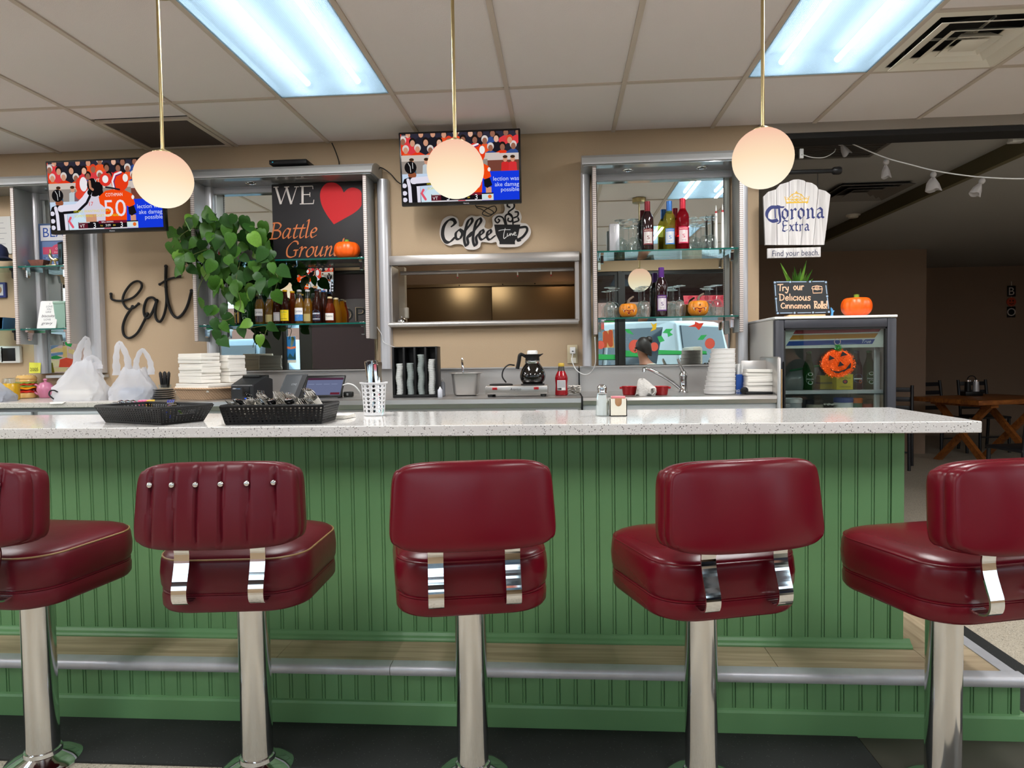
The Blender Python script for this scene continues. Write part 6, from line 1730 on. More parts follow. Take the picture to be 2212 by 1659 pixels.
def perforated(t, W0, W1, D0, D1, H, nx, nz, ny, solid_rows=2, m=None, handle=False):
    """open basket with square holes in four sloping walls, made of strips"""
    mb = MB()
    def wall(p00, p10, p01, p11, n, rows, hole=None):
        p00, p10, p01, p11 = map(Vector, (p00, p10, p01, p11))
        P = lambda u, v: (p00 * (1 - u) + p10 * u) * (1 - v) + (p01 * (1 - u) + p11 * u) * v
        nrm = (p10 - p00).cross(p01 - p00).normalized() * .0018
        def strip(u0, u1, v0, v1):
            a = [P(u0, v0), P(u1, v0), P(u1, v1), P(u0, v1)]
            mb.add([q - nrm for q in a] + [q + nrm for q in a], [(0, 1, 2, 3), (7, 6, 5, 4), (0, 4, 5, 1), (1, 5, 6, 2), (2, 6, 7, 3), (3, 7, 4, 0)])
        strip(0, 1, 0, .10); strip(0, 1, .90, 1.0)
        hs = .80 / rows
        for r in range(1, rows):
            z = .10 + r * hs
            if hole and hole[2] < z < hole[3]: strip(0, hole[0], z - hs * .22, z + hs * .22); strip(hole[1], 1, z - hs * .22, z + hs * .22)
            else: strip(0, 1, z - hs * .22, z + hs * .22)
        for c in range(n + 1):
            u = c / n; w_ = .28 / n
            a, b_ = max(0, u - w_), min(1, u + w_)
            if hole and hole[0] < u < hole[1]: strip(a, b_, .1, hole[2]); strip(a, b_, hole[3], .9)
            else: strip(a, b_, .1, .9)
        if hole:
            for a, b_, c, d in ((hole[0] - .01, hole[1] + .01, hole[2] - .06, hole[2]), (hole[0] - .01, hole[1] + .01, hole[3], hole[3] + .06), (hole[0] - .02, hole[0], hole[2], hole[3]), (hole[1], hole[1] + .02, hole[2], hole[3])): strip(a, b_, c, d)
    b0, t0 = [(-W0, -D0, .003), (W0, -D0, .003), (W0, D0, .003), (-W0, D0, .003)], [(-W1, -D1, H), (W1, -D1, H), (W1, D1, H), (-W1, D1, H)]
    for i in range(4):
        j = (i + 1) % 4; side = i in (1, 3)
        wall(b0[i], b0[j], t0[i], t0[j], ny if side else nx, nz, (.30, .70, .52, .80) if side and handle else None)
    o = obj('wall_lattice', mb, m, t)
    obj('floor', MB().box(-W0, W0, -D0, D0, 0, .004), m, t)
    obj('rim', MB().tube([(x, y, H) for x, y in rrect(-W1, W1, -D1, D1, .015, 4)], .0045, 8, closed=True), m, t)


p = cpos(330, 905); p = Vector((at(332, 905, 2.58).x, 2.585, CT))
t = thing('serving_basket', 'black perforated plastic basket nearly empty, showing its handle hole', 'basket', p, radians(-24)); BKL = t
perforated(t, .176, .208, .09, .114, .066, 26, 7, 14, 2, M['black'], True)
p2 = Vector((at(610, 905, 2.52).x, 2.515, CT))
t = thing('serving_basket', 'black perforated plastic basket heaped with forks and spoons', 'basket', p2, radians(2)); BKR = t
perforated(t, .180, .194, .085, .10, .070, 24, 6, 12, 2, M['black'])


# ------------------------------------------------------------------ cutlery
def fork_mesh():
    mb = MB()
    mb.strap(smooth([(0, -.10, 0), (0, -.04, .002), (0, .02, .001), (0, .05, -.002)], 4), .009, .0016, (1, 0, 0))
    mb.loft([[(-.0045, .05, -.003), (.0045, .05, -.003), (.0045, .05, -.001), (-.0045, .05, -.001)], [(-.012, .064, -.002), (.012, .064, -.002), (.012, .064, 0), (-.012, .064, 0)], [(-.0125, .074, .001), (.0125, .074, .001), (.0125, .074, .003), (-.0125, .074, .003)]], 0, True)
    for k in range(4): x = -.0105 + .007 * k; mb.loft([[(x - .002, .073, .001), (x + .002, .073, .001), (x + .002, .073, .003), (x - .002, .073, .003)], [(x - .0012, .108, .0045), (x + .0012, .108, .0045), (x + .0012, .108, .006), (x - .0012, .108, .006)]], 0, True)
    return mb.mesh('fork', M['chrome'])


def spoon_mesh():
    mb = MB(); mb.strap(smooth([(0, -.10, 0), (0, -.04, .002), (0, .02, .001), (0, .052, -.002)], 4), .008, .0016, (1, 0, 0))
    mb.ball((0, .080, .002), .030, 16, 8, 0, (.62, 1, .22)); return mb.mesh('spoon', M['chrome'])


def knife_mesh():
    mb = MB(); mb.loft([[(x * w_, y, z * .0016) for x, z in ((-1, -1), (1, -1), (1, 1), (-1, 1))] for y, w_ in ((-.10, .008), (-.09, .010), (.0, .0075), (.01, .008), (.09, .0095), (.108, .006), (.113, .001))], 0, True); return mb.mesh('knife', M['chrome'])


fk, sp_, kn = fork_mesh(), spoon_mesh(), knife_mesh()
wrap = MB().lathe([(.006, -.10), (.013, -.08), (.016, -.02), (.0185, .045), (.0175, .046), (.014, -.02)], n=12, cap1=False).mesh('napkin_wrap', M['paper'])
rr = random.Random(4)
# rolled sets: a paper sleeve with a fork or spoon sticking out, lying towards the camera
rows = [(-.155, 0), (-.115, 1), (-.077, 0), (-.038, 0), (0, 1), (.040, 0), (.078, 1), (.115, 0), (.15, 0)], [(-.135, 0), (-.092, 0), (-.055, 1), (-.018, 0), (.022, 0), (.060, 1), (.098, 0), (.135, 1)]
wm = MB().loft([[(r_ * cos(2 * pi * j / 12), y, r_ * .8 * sin(2 * pi * j / 12)) for j in range(12)] for y, r_ in ((-.09, .006), (-.07, .013), (-.01, .016), (.05, .019))], 0, True, True, False).mesh('paper_sleeve', M['paper'])
ORD = ['first', 'second', 'third', 'fourth', 'fifth', 'sixth', 'seventh', 'eighth', 'ninth', 'tenth', 'eleventh', 'twelfth', 'thirteenth', 'fourteenth']
for row, dy, z, el, nm in ((rows[0], -.012, .036, 30, 'lower'), (rows[1], .045, .058, 36, 'upper')):
    for k, (u_, kind) in enumerate(sorted(row)):
        kd = 'fork' if kind == 0 else 'spoon'
        t = thing('cutlery_roll', '%s in a paper sleeve, %s row of the heaped basket, %s from the empty basket' % (kd, nm, ORD[k]), kd, p2 + Vector((u_ + rr.uniform(-.004, .004), dy + rr.uniform(-.006, .006), z)), 0, 'rolled cutlery in the basket')
        t.rotation_euler = (radians(el + rr.uniform(-7, 7)), rr.uniform(-.4, .4), pi + radians(rr.uniform(-14, 14)))
        link('sleeve', wm, t); o = link(kd, fk if kind == 0 else sp_, t); o.location = (0, -.006, .002)
for i, (dx, dy, a) in enumerate(((.055, .02, 30), (.075, .035, 42), (.04, .03, 24))):
    o = tag(link('fork', fk), ('loose fork lying in the nearly empty basket, tines up', 'loose fork beside the handle hole in the nearly empty basket', 'loose fork lying lowest in the nearly empty basket')[i], 'fork', 'loose forks in the basket')
    o.location = p + Vector((dx, dy, .040 + .006 * i)); o.rotation_euler = (radians(12), 0, radians(a))
# paper napkin lying behind the heaped basket
t = thing('flat_napkin', 'flat folded white napkin between heaped basket and cutlery cup', 'napkin', cpos(735, 903))
for i in range(3): obj('fold', MB().rbox(-.045, .045, -.05, .05, .001 + i * .005, .0055 + i * .005, .002, xf=Matrix.Rotation(.1 * i - .2, 4, 'Z')), M['paper'], t)
# white perforated cutlery cup
p = cpos(808, 899); p = Vector((at(808, 860, 2.80).x, 2.80, CT))
t = thing('cutlery_cup', 'white perforated plastic cup holding table knives', 'cup', p)
m, nt, b, out = _nt('cup_white'); b.inputs['Base Color'].default_value = rgb(232, 232, 234); b.inputs['Roughness'].default_value = .4; M['cup'] = m
nc, nr = 12, 7; mb = MB()
H_, R0, R1 = .140, .043, .052
Rz = lambda z: R0 + (R1 - R0) * z / H_
seg = 4
vs, fs = [], []
# wall with round holes: a grid of cells, each a ring of quads around a hole
for c in range(nc):
    for r in range(nr):
        zc, dz = .012 + (r + .5) * (H_ - .02) / nr, (H_ - .02) / nr
        k = 8; ring_o, ring_i = [], []
        for q in range(k * 2):
            a = 2 * pi * q / (k * 2); ca, sa = cos(a), sin(a); mxx = max(abs(ca), abs(sa))
            ring_o.append((ca / mxx * pi / nc, sa / mxx * dz / 2)); ring_i.append((ca * .0062 / R0, sa * .0062))
        b0 = len(vs)
        for da, dzz in ring_o + ring_i:
            a = 2 * pi * (c + .5) / nc + da; z = zc + dzz; vs.append((Rz(z) * cos(a), Rz(z) * sin(a), z))
        for q in range(k * 2): fs.append((b0 + q, b0 + (q + 1) % (k * 2), b0 + k * 2 + (q + 1) % (k * 2), b0 + k * 2 + q))
mb.add(vs, fs, 0, True); o = obj('wall', mb, M['cup'], t); sm_ = o.modifiers.new('wall', 'SOLIDIFY'); sm_.thickness = .0025
obj('base', MB().lathe([(R0 - .002, 0), (R0 + .001, .002), (R0 + .0008, .014), (R0 - .002, .013)], n=36), M['cup'], t)
obj('rim', MB().lathe([(R1 - .003, H_ - .008), (R1 + .006, H_ - .006), (R1 + .007, H_), (R1 - .003, H_)], n=36, cap0=False, cap1=False), M['cup'], t)
for i in range(14):
    a = 2.4 * i; r_ = .010 + .026 * ((i * 5) % 14) / 14
    lab = 'table knife standing handle up in the white perforated cup'
    o = tag(link('table_knife', kn), lab, 'knife', 'table knives in the cutlery cup')
    o.location = p + Vector((r_ * cos(a) * .9, r_ * sin(a) * .9, .118 + rr.uniform(-.006, .012)))
    o.rotation_euler = (radians(-90) + rr.uniform(-.10, .10), rr.uniform(-.12, .12), rr.uniform(-1.3, 1.3))
    o.scale = (1.15, 1.02, 1.4)
# salt shaker
p = cpos(1301, 898)
t = thing('salt_shaker', 'glass salt shaker with chrome cap on the bar', 'shaker', p)
obj('salt', MB().lathe([(.0222, .003), (.0225, .01), (.0205, .06), (.017, .082)], n=8), mat('salt', (238, 237, 236), .9), t)
obj('glass_body', MB().lathe([(.0262, 0), (.0268, .004), (.0225, .065), (.0175, .088), (.016, .090)], n=8, smooth=False), M['stemware'], t)
obj('cap', MB().lathe([(.0185, .088), (.0195, .091), (.0175, .096), (.0195, .108), (.0185, .116), (.012, .122), (.002, .124)], n=18), M['chrome'], t)
# sweetener holder
p = cpos(1335, 898)
t = thing('sweetener_holder', 'cream holder of pink sweetener packets beside the salt shaker', 'holder', p); w_, d_, hh = .033, .024, .068
fr = [(-w_, 0), (w_, 0), (w_, hh), (.013, hh)] + [(.013 * cos(a), hh - .014 + -.016 * sin(a)) for a in [pi * i / 8 for i in range(9)]] + [(-.013, hh), (-w_, hh)]
mb = MB(); mb.prism(fr, lambda u_, v, d: (u_, d, v), -d_, -d_ + .003); obj('front', mb, M['offwhite'], t)
mb = MB(); mb.box(-w_, w_, d_ - .003, d_, 0, hh).box(-w_, -w_ + .003, -d_, d_, 0, hh).box(w_ - .003, w_, -d_, d_, 0, hh).box(-w_, w_, -d_, d_, 0, .003); obj('tray', mb, M['offwhite'], t)
pks = [((240, 150, 160), 'pink'), ((232, 140, 150), 'pink'), ((222, 206, 190), 'white'), ((176, 130, 90), 'brown')]
pm_ = [mat('sachet_' + n2, c, .6) for c, n2 in pks]
for i in range(8):
    k = 3 if i == 0 else (i % 3); o = tag(obj('sweetener_packet', MB().rbox(-.027, .027, -.0013, .0013, 0, .066 if k == 3 else .073, .001), pm_[k]), ('brown sugar packet behind the cut-out of the cream holder', 'pink sweetener packet in the cream holder', 'white sugar packet in the cream holder')[0 if k == 3 else 1 if k < 2 else 2], 'packet', 'packets in the cream holder')
    o.location = p + Vector((rr.uniform(-.002, .002), -.017 + .0046 * i, .004)); o.rotation_euler = (rr.uniform(-.04, .02), 0, 0)
# condiment caddy behind the nearly empty basket
p = Vector((at(285, 870, 2.86).x, 2.86, CT))
t = thing('condiment_caddy', 'white condiment caddy behind the nearly empty basket', 'caddy', p)
obj('tray', MB().rbox(-.074, .085, -.035, .035, 0, .030, .004), M['white'], t)
for i, x in enumerate((-.05, -.022, .004)):
    tt = thing('small_shaker', ('small glass shaker at the free end of the white caddy', 'small glass shaker in the middle of the white caddy', 'small glass shaker next to the pink packets in the caddy')[i], 'shaker', p + Vector((x, 0, .0302)), 0, 'shakers in the white caddy')
    obj('glass_body', MB().lathe([(.013, 0), (.014, .003), (.012, .02)], n=10), M['stemware'], tt); obj('cap', MB().lathe([(.0135, .02), (.0145, .024), (.0135, .036), (.004, .042)], n=14), M['chrome'], tt)
for i in range(7):
    o = tag(obj('sweetener_packet', MB().rbox(-.0016, .0016, -.022, .022, 0, .045, .001), mat('caddy_packet', (236, 130, 170) if i < 5 else (236, 196, 80), .6)), ('pink' if i < 5 else 'yellow') + ' packet standing in the white caddy behind the basket', 'packet', 'packets in the white caddy')
    o.location = p + Vector((.026 + .008 * i, 0, .0302)); o.rotation_euler = (0, radians(24), 0)
# ================================================================== DRINKS FRIDGE
FY, FB = 3.80, 4.345
FX0, FX1, FT = at(1673, 780, FY).x + .004, at(1937, 780, FY).x, at(1690, 684, FY).z - .014
M['fridge_side'] = mat('fridge_aluminium', (206, 203, 196), .42, .25); M['fridge_in'] = mat('fridge_liner', (120, 122, 120), .5)
t = thing('drinks_fridge', 'glass door drinks fridge with striped header and tinsel pumpkin', 'fridge', ((FX0 + FX1) / 2, FY, .2))
bd = MB()
obj('side_panel', MB().rbox(FX0, FX0 + .035, FY + .045, FB, .2005, FT, .004), M['fridge_side'], t, True)
obj('side_panel', MB().rbox(FX1 - .035, FX1, FY + .045, FB, .2005, FT, .004), M['fridge_side'], t, True)
obj('top_panel', MB().rbox(FX0 - .004, FX1 + .004, FY - .002, FB, FT, FT + .014, .004), M['white'], t, True)
obj('liner', MB().box(FX0 + .035, FX1 - .035, FB - .04, FB, .2005, FT).box(FX0 + .035, FX1 - .035, FY + .05, FB - .04, FT - .04, FT).box(FX0 + .035, FX1 - .035, FY + .05, FB - .04, .2005, .30), M['fridge_in'], t, True)
fr = MB(); a = .048
for x0, x1, z0, z1 in ((FX0, FX0 + a, .22, FT - .004), (FX1 - a, FX1, .22, FT - .004), (FX0 + a, FX1 - a, FT - .004 - a, FT - .004), (FX0 + a, FX1 - a, .22, .22 + a)):
    fr.rbox(x0, x1, FY, FY + .040, z0, z1, .006); 
dr = obj('door', fr, M['charcoal'], t, True)
inn = MB()
for x0, x1, z0, z1 in ((FX0 + a, FX0 + a + .008, .27, FT - a), (FX1 - a - .008, FX1 - a, .27, FT - a), (FX0 + a, FX1 - a, FT - a - .012, FT - a - .004)): inn.box(x0, x1, FY + .006, FY + .03, z0, z1)
obj('door_gasket', inn, M['rubber'], dr, True)
obj('door_glass', MB().box(FX0 + a, FX1 - a, FY + .014, FY + .018, .268, FT - a - .004), glass('fridge_glass', (226, 232, 230)), dr, True)
obj('door_handle', MB().rbox(FX0 + .040, FX0 + .052, FY - .014, FY + .004, .60, 1.26, .005), M['black'], dr, True)
fq = lambda x, y, Y=FY + .03: (lambda p: (p.x, p.z))(at(1580 + .1989 * x, 600 + .1989 * y, Y))
x0, z1 = fq(568, 505); x1, z0 = fq(1690, 752)
obj('header_panel', MB().box(FX0 + a, FX1 - a, FY + .031, FY + .036, z0, FT - .05), mat('header_white', (214, 218, 212), .3), t, True)
F = Flat(lambda u, v, l: (u, FY + .0305 - l, v), .0003)
for pl, c in (([(670, 612), (702, 562), (1636, 537), (1604, 586)], (156, 22, 38)), ([(630, 674), (666, 624), (1596, 602), (1556, 652)], (176, 120, 34)), ([(592, 740), (626, 690), (1560, 666), (1530, 718)], (22, 66, 140))): F.poly([fq(*q) for q in pl], c)
u, v = fq(1460, 708); F.text('True', u, v, .026, (232, 236, 240), 3, shear=.35); F.build('stripes', M['print_gloss'], t, True)
zs = fq(900, 1225)[1]
sh = MB()
for i in range(26): x = FX0 + .06 + i * (FX1 - FX0 - .12) / 25; sh.box(x - .0015, x + .0015, FY + .06, FB - .05, zs - .006, zs - .003)
sh.box(FX0 + .04, FX1 - .04, FY + .055, FY + .061, zs - .020, zs).box(FX0 + .04, FX1 - .04, FB - .06, FB - .055, zs - .006, zs)
o = obj('wire_shelf', sh, M['alu_light'], t, True)
obj('inner_post', MB().rbox(FX1 - .085, FX1 - .055, FY + .07, FY + .085, .3, FT - .10, .003), M['alu_light'], t, True)
fl_ = bpy.data.lights.new('fridge_lamp', 'POINT'); fl_.energy = .35; fl_.color = (.95, 1, .96); fl_.shadow_soft_size = .04
o = bpy.data.objects.new('fridge_lamp', fl_); o.location = ((FX0 + FX1) / 2, FY + .12, FT - .12); C.objects.link(o)
FZ = zs + .0003
G_ = 'bottles in the drinks fridge'
gl = [('e', 0, .065, .024, .036, (126, 150, 138), 1), ('r', -.024, .024, .056, .066, (60, 90, 70), 2), ('e', 0, .088, .013, .009, (226, 230, 228), 2), ('e', 0, .042, .013, .011, (196, 206, 202), 2), ('t', 'Heineken', 0, .058, .008, (220, 226, 222), .042)]
for px, lab in ((1748, 'green beer bottle with white emblem behind the plastic food bag'), (1879, 'green beer bottle with white emblem at the hinge end of the fridge')):
    q = at(px, 840, FY + .10); bottle('fridge_bottle', lab, (q.x, FY + .11, FZ), 'long', M['g_green'], (60, 110, 70), gl, G_, .012)
q = at(1853, 840, FY + .1); bottle('fridge_bottle', 'brown beer bottle with blue label beside the yellow carton', (q.x, FY + .12, FZ), 'long', M['g_brown'], (40, 44, 70), [('e', 0, .062, .026, .024, (100, 160, 216), 1), ('e', .012, .044, .01, .01, (222, 120, 60), 2), ('r', -.024, .024, .056, .063, (226, 230, 236), 2)], G_, .012)
q = at(1826, 840, FY + .1); t2 = thing('beer_carton', 'bright yellow beer carton on the fridge shelf', 'carton', (q.x - .005, FY + .14, FZ))
obj('carton', MB().box(-.046, .042, -.05, .09, 0, .085), mat('yellow_carton', (222, 196, 20), .5), t2)
F = Flat(lambda u, v, l: (u, -.0503 - l, v), .0003); F.text('Pacifico', 0, .060, .016, (110, 120, 30), 1, width=.06); F.ell(.0, .044, .014, .012, (50, 50, 56), 1); F.ell(0, .044, .008, .007, (200, 60, 60), 2); F.text('CERVEZA', 0, .012, .010, (90, 84, 20), 1, width=.06); F.build('lettering', M['print'], t2)
q = at(1797, 840, FY + .1); t2 = thing('beer_carton', 'yellow beer carton half hidden behind the tinsel pumpkin', 'carton', (q.x, FY + .20, FZ)); obj('carton', MB().box(-.045, .045, -.05, .09, 0, .075), mat('mustard_carton', (176, 152, 30), .5), t2)
obj('band', MB().box(-.0455, .0455, -.0505, .0905, .03, .04), mat('carton_band', (110, 96, 26), .5), t2)
# zip bag of food
q = at(1725, 840, FY + .13); t2 = thing('food_bag', 'clear green topped food bag on the fridge shelf', 'bag', (q.x, FY + .16, FZ))
lp = []
for k, (w_, d, z, dx) in enumerate(((.09, .05, 0, 0), (.10, .055, .03, 0), (.095, .05, .065, .01), (.085, .03, .095, .03), (.08, .008, .118, .045))): lp.append([(w_ * cos(2 * pi * j / 28) * (1 + .06 * sin(5 * 2 * pi * j / 28 + k)) + dx, d * sin(2 * pi * j / 28) * (1 + .1 * sin(7 * 2 * pi * j / 28)), z + .01 * cos(2 * pi * j / 28) * k / 3) for j in range(28)])
obj('film', MB().loft(lp, 0, True, True, False), film('zip_bag', (150, 160, 160), .45, .25, .15), t2); obj('green_seal', MB().tube([(.045 + .08 * cos(a), .008 * sin(a), .12 + .013 * cos(a)) for a in [2 * pi * j / 20 for j in range(20)]], .006, 6, closed=True), mat('seal_green', (30, 110, 66), .4), t2)
obj('contents', MB().ball((.0, 0, .035), .06, 14, 8, 0, (1.1, .6, .5)), mat('meat', (130, 96, 84), .6, noise=.4, nscale=30), t2)
# lower shelf
zl2 = zs - .27
o = obj('wire_shelf', MB().box(FX0 + .04, FX1 - .04, FY + .06, FB - .05, zl2 - .006, zl2), M['alu_light'], t, True)
lower = [(1715, .047, .225, film('deli_cup', (214, 216, 224), .3, .3, .15), 'stack of clear deli cups on the lower fridge shelf', 'cups', 'cup'), (1762, .045, .215, mat('tin_grey', (150, 142, 130), .4), 'grey jar with dark lid on the lower fridge shelf', 'food_jar', 'jar'),
         (1824, .05, .225, mat('tub_white', (222, 222, 224), .4), 'white and blue tub on the lower fridge shelf', 'food_tub', 'tub'), (1852, .032, .22, mat('jar_green', (40, 90, 70), .2), 'green jar with orange lid on the lower fridge shelf', 'food_jar', 'jar'), (1875, .034, .215, mat('jar_red', (130, 24, 20), .2), 'red sauce jar on the lower fridge shelf', 'food_jar', 'jar')]
for px, r, h_, m_, lab, nm, ct_ in lower:
    q = at(px, 880, FY + .11); t2 = thing(nm, lab, ct_, (q.x, FY + .125, zl2 + .0003))
    obj('body', MB().lathe([(r * .85, 0), (r * .9, .005), (r, h_ * .85), (r * .97, h_ * .88)], n=20), m_, t2)
    lc = {'tub': (40, 70, 150), 'cup': (226, 226, 230)}.get(ct_, (210, 100, 30) if 'orange' in lab else (30, 30, 34))
    obj('lid', MB().lathe([(r * 1.03, h_ * .88), (r * 1.04, h_ * .98), (r * .9, h_)], n=20), mat('lid_' + ct_, lc, .4), t2)
q = at(1795, 880, FY + .1); crumple('plastic_wrap', 'crumpled white wrapper on the lower fridge shelf', (q.x, FY + .14, zl2 + .012), .035, .05, .19, 7, 7)

# tinsel jack lantern hung on the door
pc = at(1809, 785, FY - .012); t = thing('tinsel_pumpkin', 'sparkling orange tinsel pumpkin face hanging on the fridge door', 'decoration', pc)
RX, RZ_ = .088, .078
obj('backing', MB().ball((0, 0, 0), 1, 28, 12, 0, (RX * .95, .008, RZ_ * .95)), mat('tinsel_orange', (236, 92, 10), .3, .3), t)
vs, fs = [], []; r_ = random.Random(2)
for i in range(1500):
    a, q = r_.uniform(0, 2 * pi), sqrt(r_.uniform(0, 1)); x, z = RX * q * cos(a) * (1 + .05 * cos(2 * a)), RZ_ * q * sin(a); y = -.009 * sqrt(max(0, 1 - q * q)) - .001
    d = Vector((r_.gauss(0, 1) + cos(a) * q * 2, -abs(r_.gauss(.6, .5)), r_.gauss(0, 1) + sin(a) * q * 2)).normalized() * r_.uniform(.005, .010); s_ = d.cross(Vector((r_.gauss(0, 1), r_.gauss(0, 1), r_.gauss(0, 1)))).normalized() * .0014
    p_ = Vector((x, y, z)); b0 = len(vs); vs += [p_ - s_, p_ + s_, p_ + d]; fs.append((b0, b0 + 1, b0 + 2))
o = obj('tinsel', MB().add(vs, fs), mat('tinsel_strands', (250, 104, 16), .22, .35), t); o['kind'] = 'stuff'
F = Flat(lambda u, v, l: (u, -.018 - l, v), .0005); bk = (20, 18, 20); tp = lambda x, y: ((x - 1150) * .1989 * FY / FPX, (925 - y) * .1989 * FY / FPX)
for pl in ([(1048, 892), (1055, 838), (1112, 872)], [(1165, 855), (1186, 798), (1238, 836)], [(1140, 958), (1163, 902), (1205, 945)], [(1058, 965), (1090, 1000), (1150, 1010), (1220, 985), (1268, 920), (1275, 930), (1268, 975), (1240, 985), (1200, 1015), (1195, 1005), (1150, 1028), (1110, 1020), (1090, 1005), (1078, 1002)]): F.poly([tp(*q) for q in pl], bk)
F.build('face', M['print_gloss'], t)
sm2 = MB(); vs, fs = [], []
for i in range(220):
    p_ = Vector((r_.uniform(-.026, .004) + .012, r_.uniform(-.012, .0), RZ_ + r_.uniform(-.010, .022))); d = Vector((r_.gauss(0, 1), r_.gauss(0, .7), r_.gauss(0, 1))).normalized() * .009; s_ = d.cross(Vector((r_.gauss(0, 1), 1, 0))).normalized() * .0014; b0 = len(vs); vs += [p_ - s_, p_ + s_, p_ + d]; fs.append((b0, b0 + 1, b0 + 2))
o = obj('green_tinsel', sm2.add(vs, fs), mat('tinsel_green', (24, 120, 40), .22, .35), t); o['kind'] = 'stuff'
obj('hanger', MB().tube([(.002 + .016 * cos(a), .006, RZ_ + .040 + .016 * sin(a)) for a in [2 * pi * j / 20 for j in range(20)]], .0018, 6, closed=True).tube(smooth([(.002, .006, RZ_ + .024), (-.004, .0, RZ_ + .012), (-.006, -.004, RZ_)], 4), .0016, 6), M['chrome'], t)

# ------------------------------------------------------------------ on top of the fridge
TZ = FT + .0145; yk = 3.90
kq = lambda x, y: (lambda p: (p.x, p.z))(at(1600 + .1989 * x, 360 + .1989 * y, yk)); kp2 = lambda pts: [kq(x, y) for x, y in pts]; kk = .1989 * yk / FPX
c_ = kq(660, 1600); t = thing('chalkboard_sign', 'black chalkboard sign advertising cinnamon rolls on the fridge top', 'sign', (c_[0], yk, TZ))
mb = MB(); mb.prism(kp2([(357, 1245), (937, 1238), (968, 1592), (384, 1600)]), lambda u, v, d: (u, d, max(v, TZ + .008)), yk, yk + .010); obj('board', mb, mat('chalkboard', (38, 40, 42), .7), t, True)
x0 = kq(500, 0)[0]; x1 = kq(905, 0)[0]; obj('wooden_foot', MB().rbox(x0, x1, yk - .03, yk + .05, TZ, TZ + .012, .002), wood('pale_wood', (206, 168, 116), (226, 190, 140), .6), t, True)
F = Flat(lambda u, v, l: (u, yk - .0003 - l, v), .0003); pe, bl_ = (238, 190, 156), (150, 172, 196)
for a, b_ in (((390, 1252), (520, 1250)), ((560, 1250), (710, 1250)), ((780, 1247), (905, 1246)), ((372, 1285), (380, 1400)), ((384, 1450), (394, 1570)), ((925, 1290), (936, 1380)), ((940, 1425), (955, 1540)), ((430, 1590), (560, 1588)), ((620, 1588), (760, 1586)), ((810, 1586), (920, 1582))): F.stroke(kp2([a, b_]), 9 * kk, bl_)
for x, y in ((370, 1258), (537, 1252), (752, 1250), (925, 1255), (938, 1407), (957, 1577), (383, 1434), (402, 1592), (585, 1588), (785, 1585)): q = kq(x, y); F.ell(q[0], q[1], 11 * kk, 11 * kk, bl_, 3)
HW = {'T': ([[(0, 1), (.8, 1.05)], [(.4, 1.02), (.36, 0)]], .7), 'r': ([[(.08, .6), (.1, 0)], [(.1, .4), (.28, .62), (.42, .56)]], .5), 'y': ([[(.05, .6), (.2, .2), (.4, .2)], [(.45, .62), (.38, 0), (.2, -.36), (.0, -.25)]], .6), 'o': ([[(.3, .62), (.06, .35), (.25, 0), (.52, .28), (.3, .62)]], .62), 'u': ([[(.06, .6), (.1, .1), (.35, .05), (.48, .6)], [(.48, .6), (.52, 0)]], .66),
      'D': ([[(.1, 1), (.12, 0)], [(0, 1), (.6, .85), (.7, .4), (.5, .08), (.08, 0)]], .85), 'e': ([[(.08, .3), (.5, .36), (.32, .62), (.08, .3), (.25, 0), (.5, .12)]], .6), 'l': ([[(.12, 1), (.14, 0)]], .28), 'i': ([[(.12, .6), (.14, 0)]], .28), 'c': ([[(.5, .52), (.25, .6), (.06, .28), (.25, 0), (.5, .1)]], .56), 's': ([[(.48, .55), (.2, .6), (.12, .42), (.42, .22), (.35, .02), (.06, .04)]], .56),
      'C': ([[(.6, .85), (.3, .95), (.05, .45), (.3, .02), (.62, .12)]], .7), 'n': ([[(.08, .6), (.1, 0)], [(.1, .4), (.3, .62), (.46, .45), (.48, 0)]], .62), 'a': ([[(.5, .55), (.2, .58), (.08, .2), (.25, .02), (.48, .3), (.5, .58), (.54, 0)]], .66), 'm': ([[(.08, .6), (.1, 0)], [(.1, .4), (.26, .62), (.38, .45), (.38, 0)], [(.38, .42), (.54, .62), (.68, .45), (.7, 0)]], .86), 'R': ([[(.1, 1), (.1, 0)], [(0, 1), (.5, .95), (.52, .6), (.12, .5), (.6, 0)]], .72), '!': ([[(.16, 1.05), (.12, .3)], [(.1, .05), (.12, .0)]], .3), ' ': ([], .4)}


def hand(s, x, y, sz, w_, wd):
    tot = sum(HW[c][1] for c in s); k = w_ / (tot * sz)
    for ch in s:
        st, adv = HW[ch]
        for pl in st: F.stroke(kp2([(x + px_ * sz * k, y - py_ * sz) for px_, py_ in pl]), wd * kk, pe, 2, sm=4)
        x += adv * sz * k


hand('Try', 402, 1348, 66, 125, 10); hand('our', 570, 1338, 70, 118, 10); hand('Delicious', 418, 1452, 68, 345, 10); hand('Cinnamon', 435, 1538, 58, 325, 10); hand('Rolls!', 798, 1538, 74, 145, 12)
for pl in ([(782, 1330), (785, 1374), (880, 1370), (884, 1325)], [(772, 1325), (778, 1304), (828, 1293), (880, 1304), (886, 1325), (830, 1338), (772, 1325)], [(805, 1322), (812, 1308), (850, 1308), (850, 1322), (812, 1326)]): F.stroke(kp2(pl), 8 * kk, pe, 2)
F.build('chalk_writing', M['print'], t, True)
q = at(1722, 640, 4.06); t = thing('spider_plant', 'small green strappy plant behind the chalkboard', 'plant', (q.x, 4.06, TZ))
obj('pot', MB().lathe([(.035, 0), (.048, .07), (.05, .08), (.045, .08), (.04, .06)], n=20), mat('clay_pot', (130, 90, 70), .7), t)
r_ = random.Random(6)
tips = [(1686, 568), (1742, 563), (1755, 582), (1690, 580), (1757, 600), (1682, 604), (1740, 572), (1716, 575), (1730, 580), (1700, 592), (1748, 604), (1712, 588), (1735, 598), (1724, 590), (1705, 603), (1743, 590), (1718, 582)]
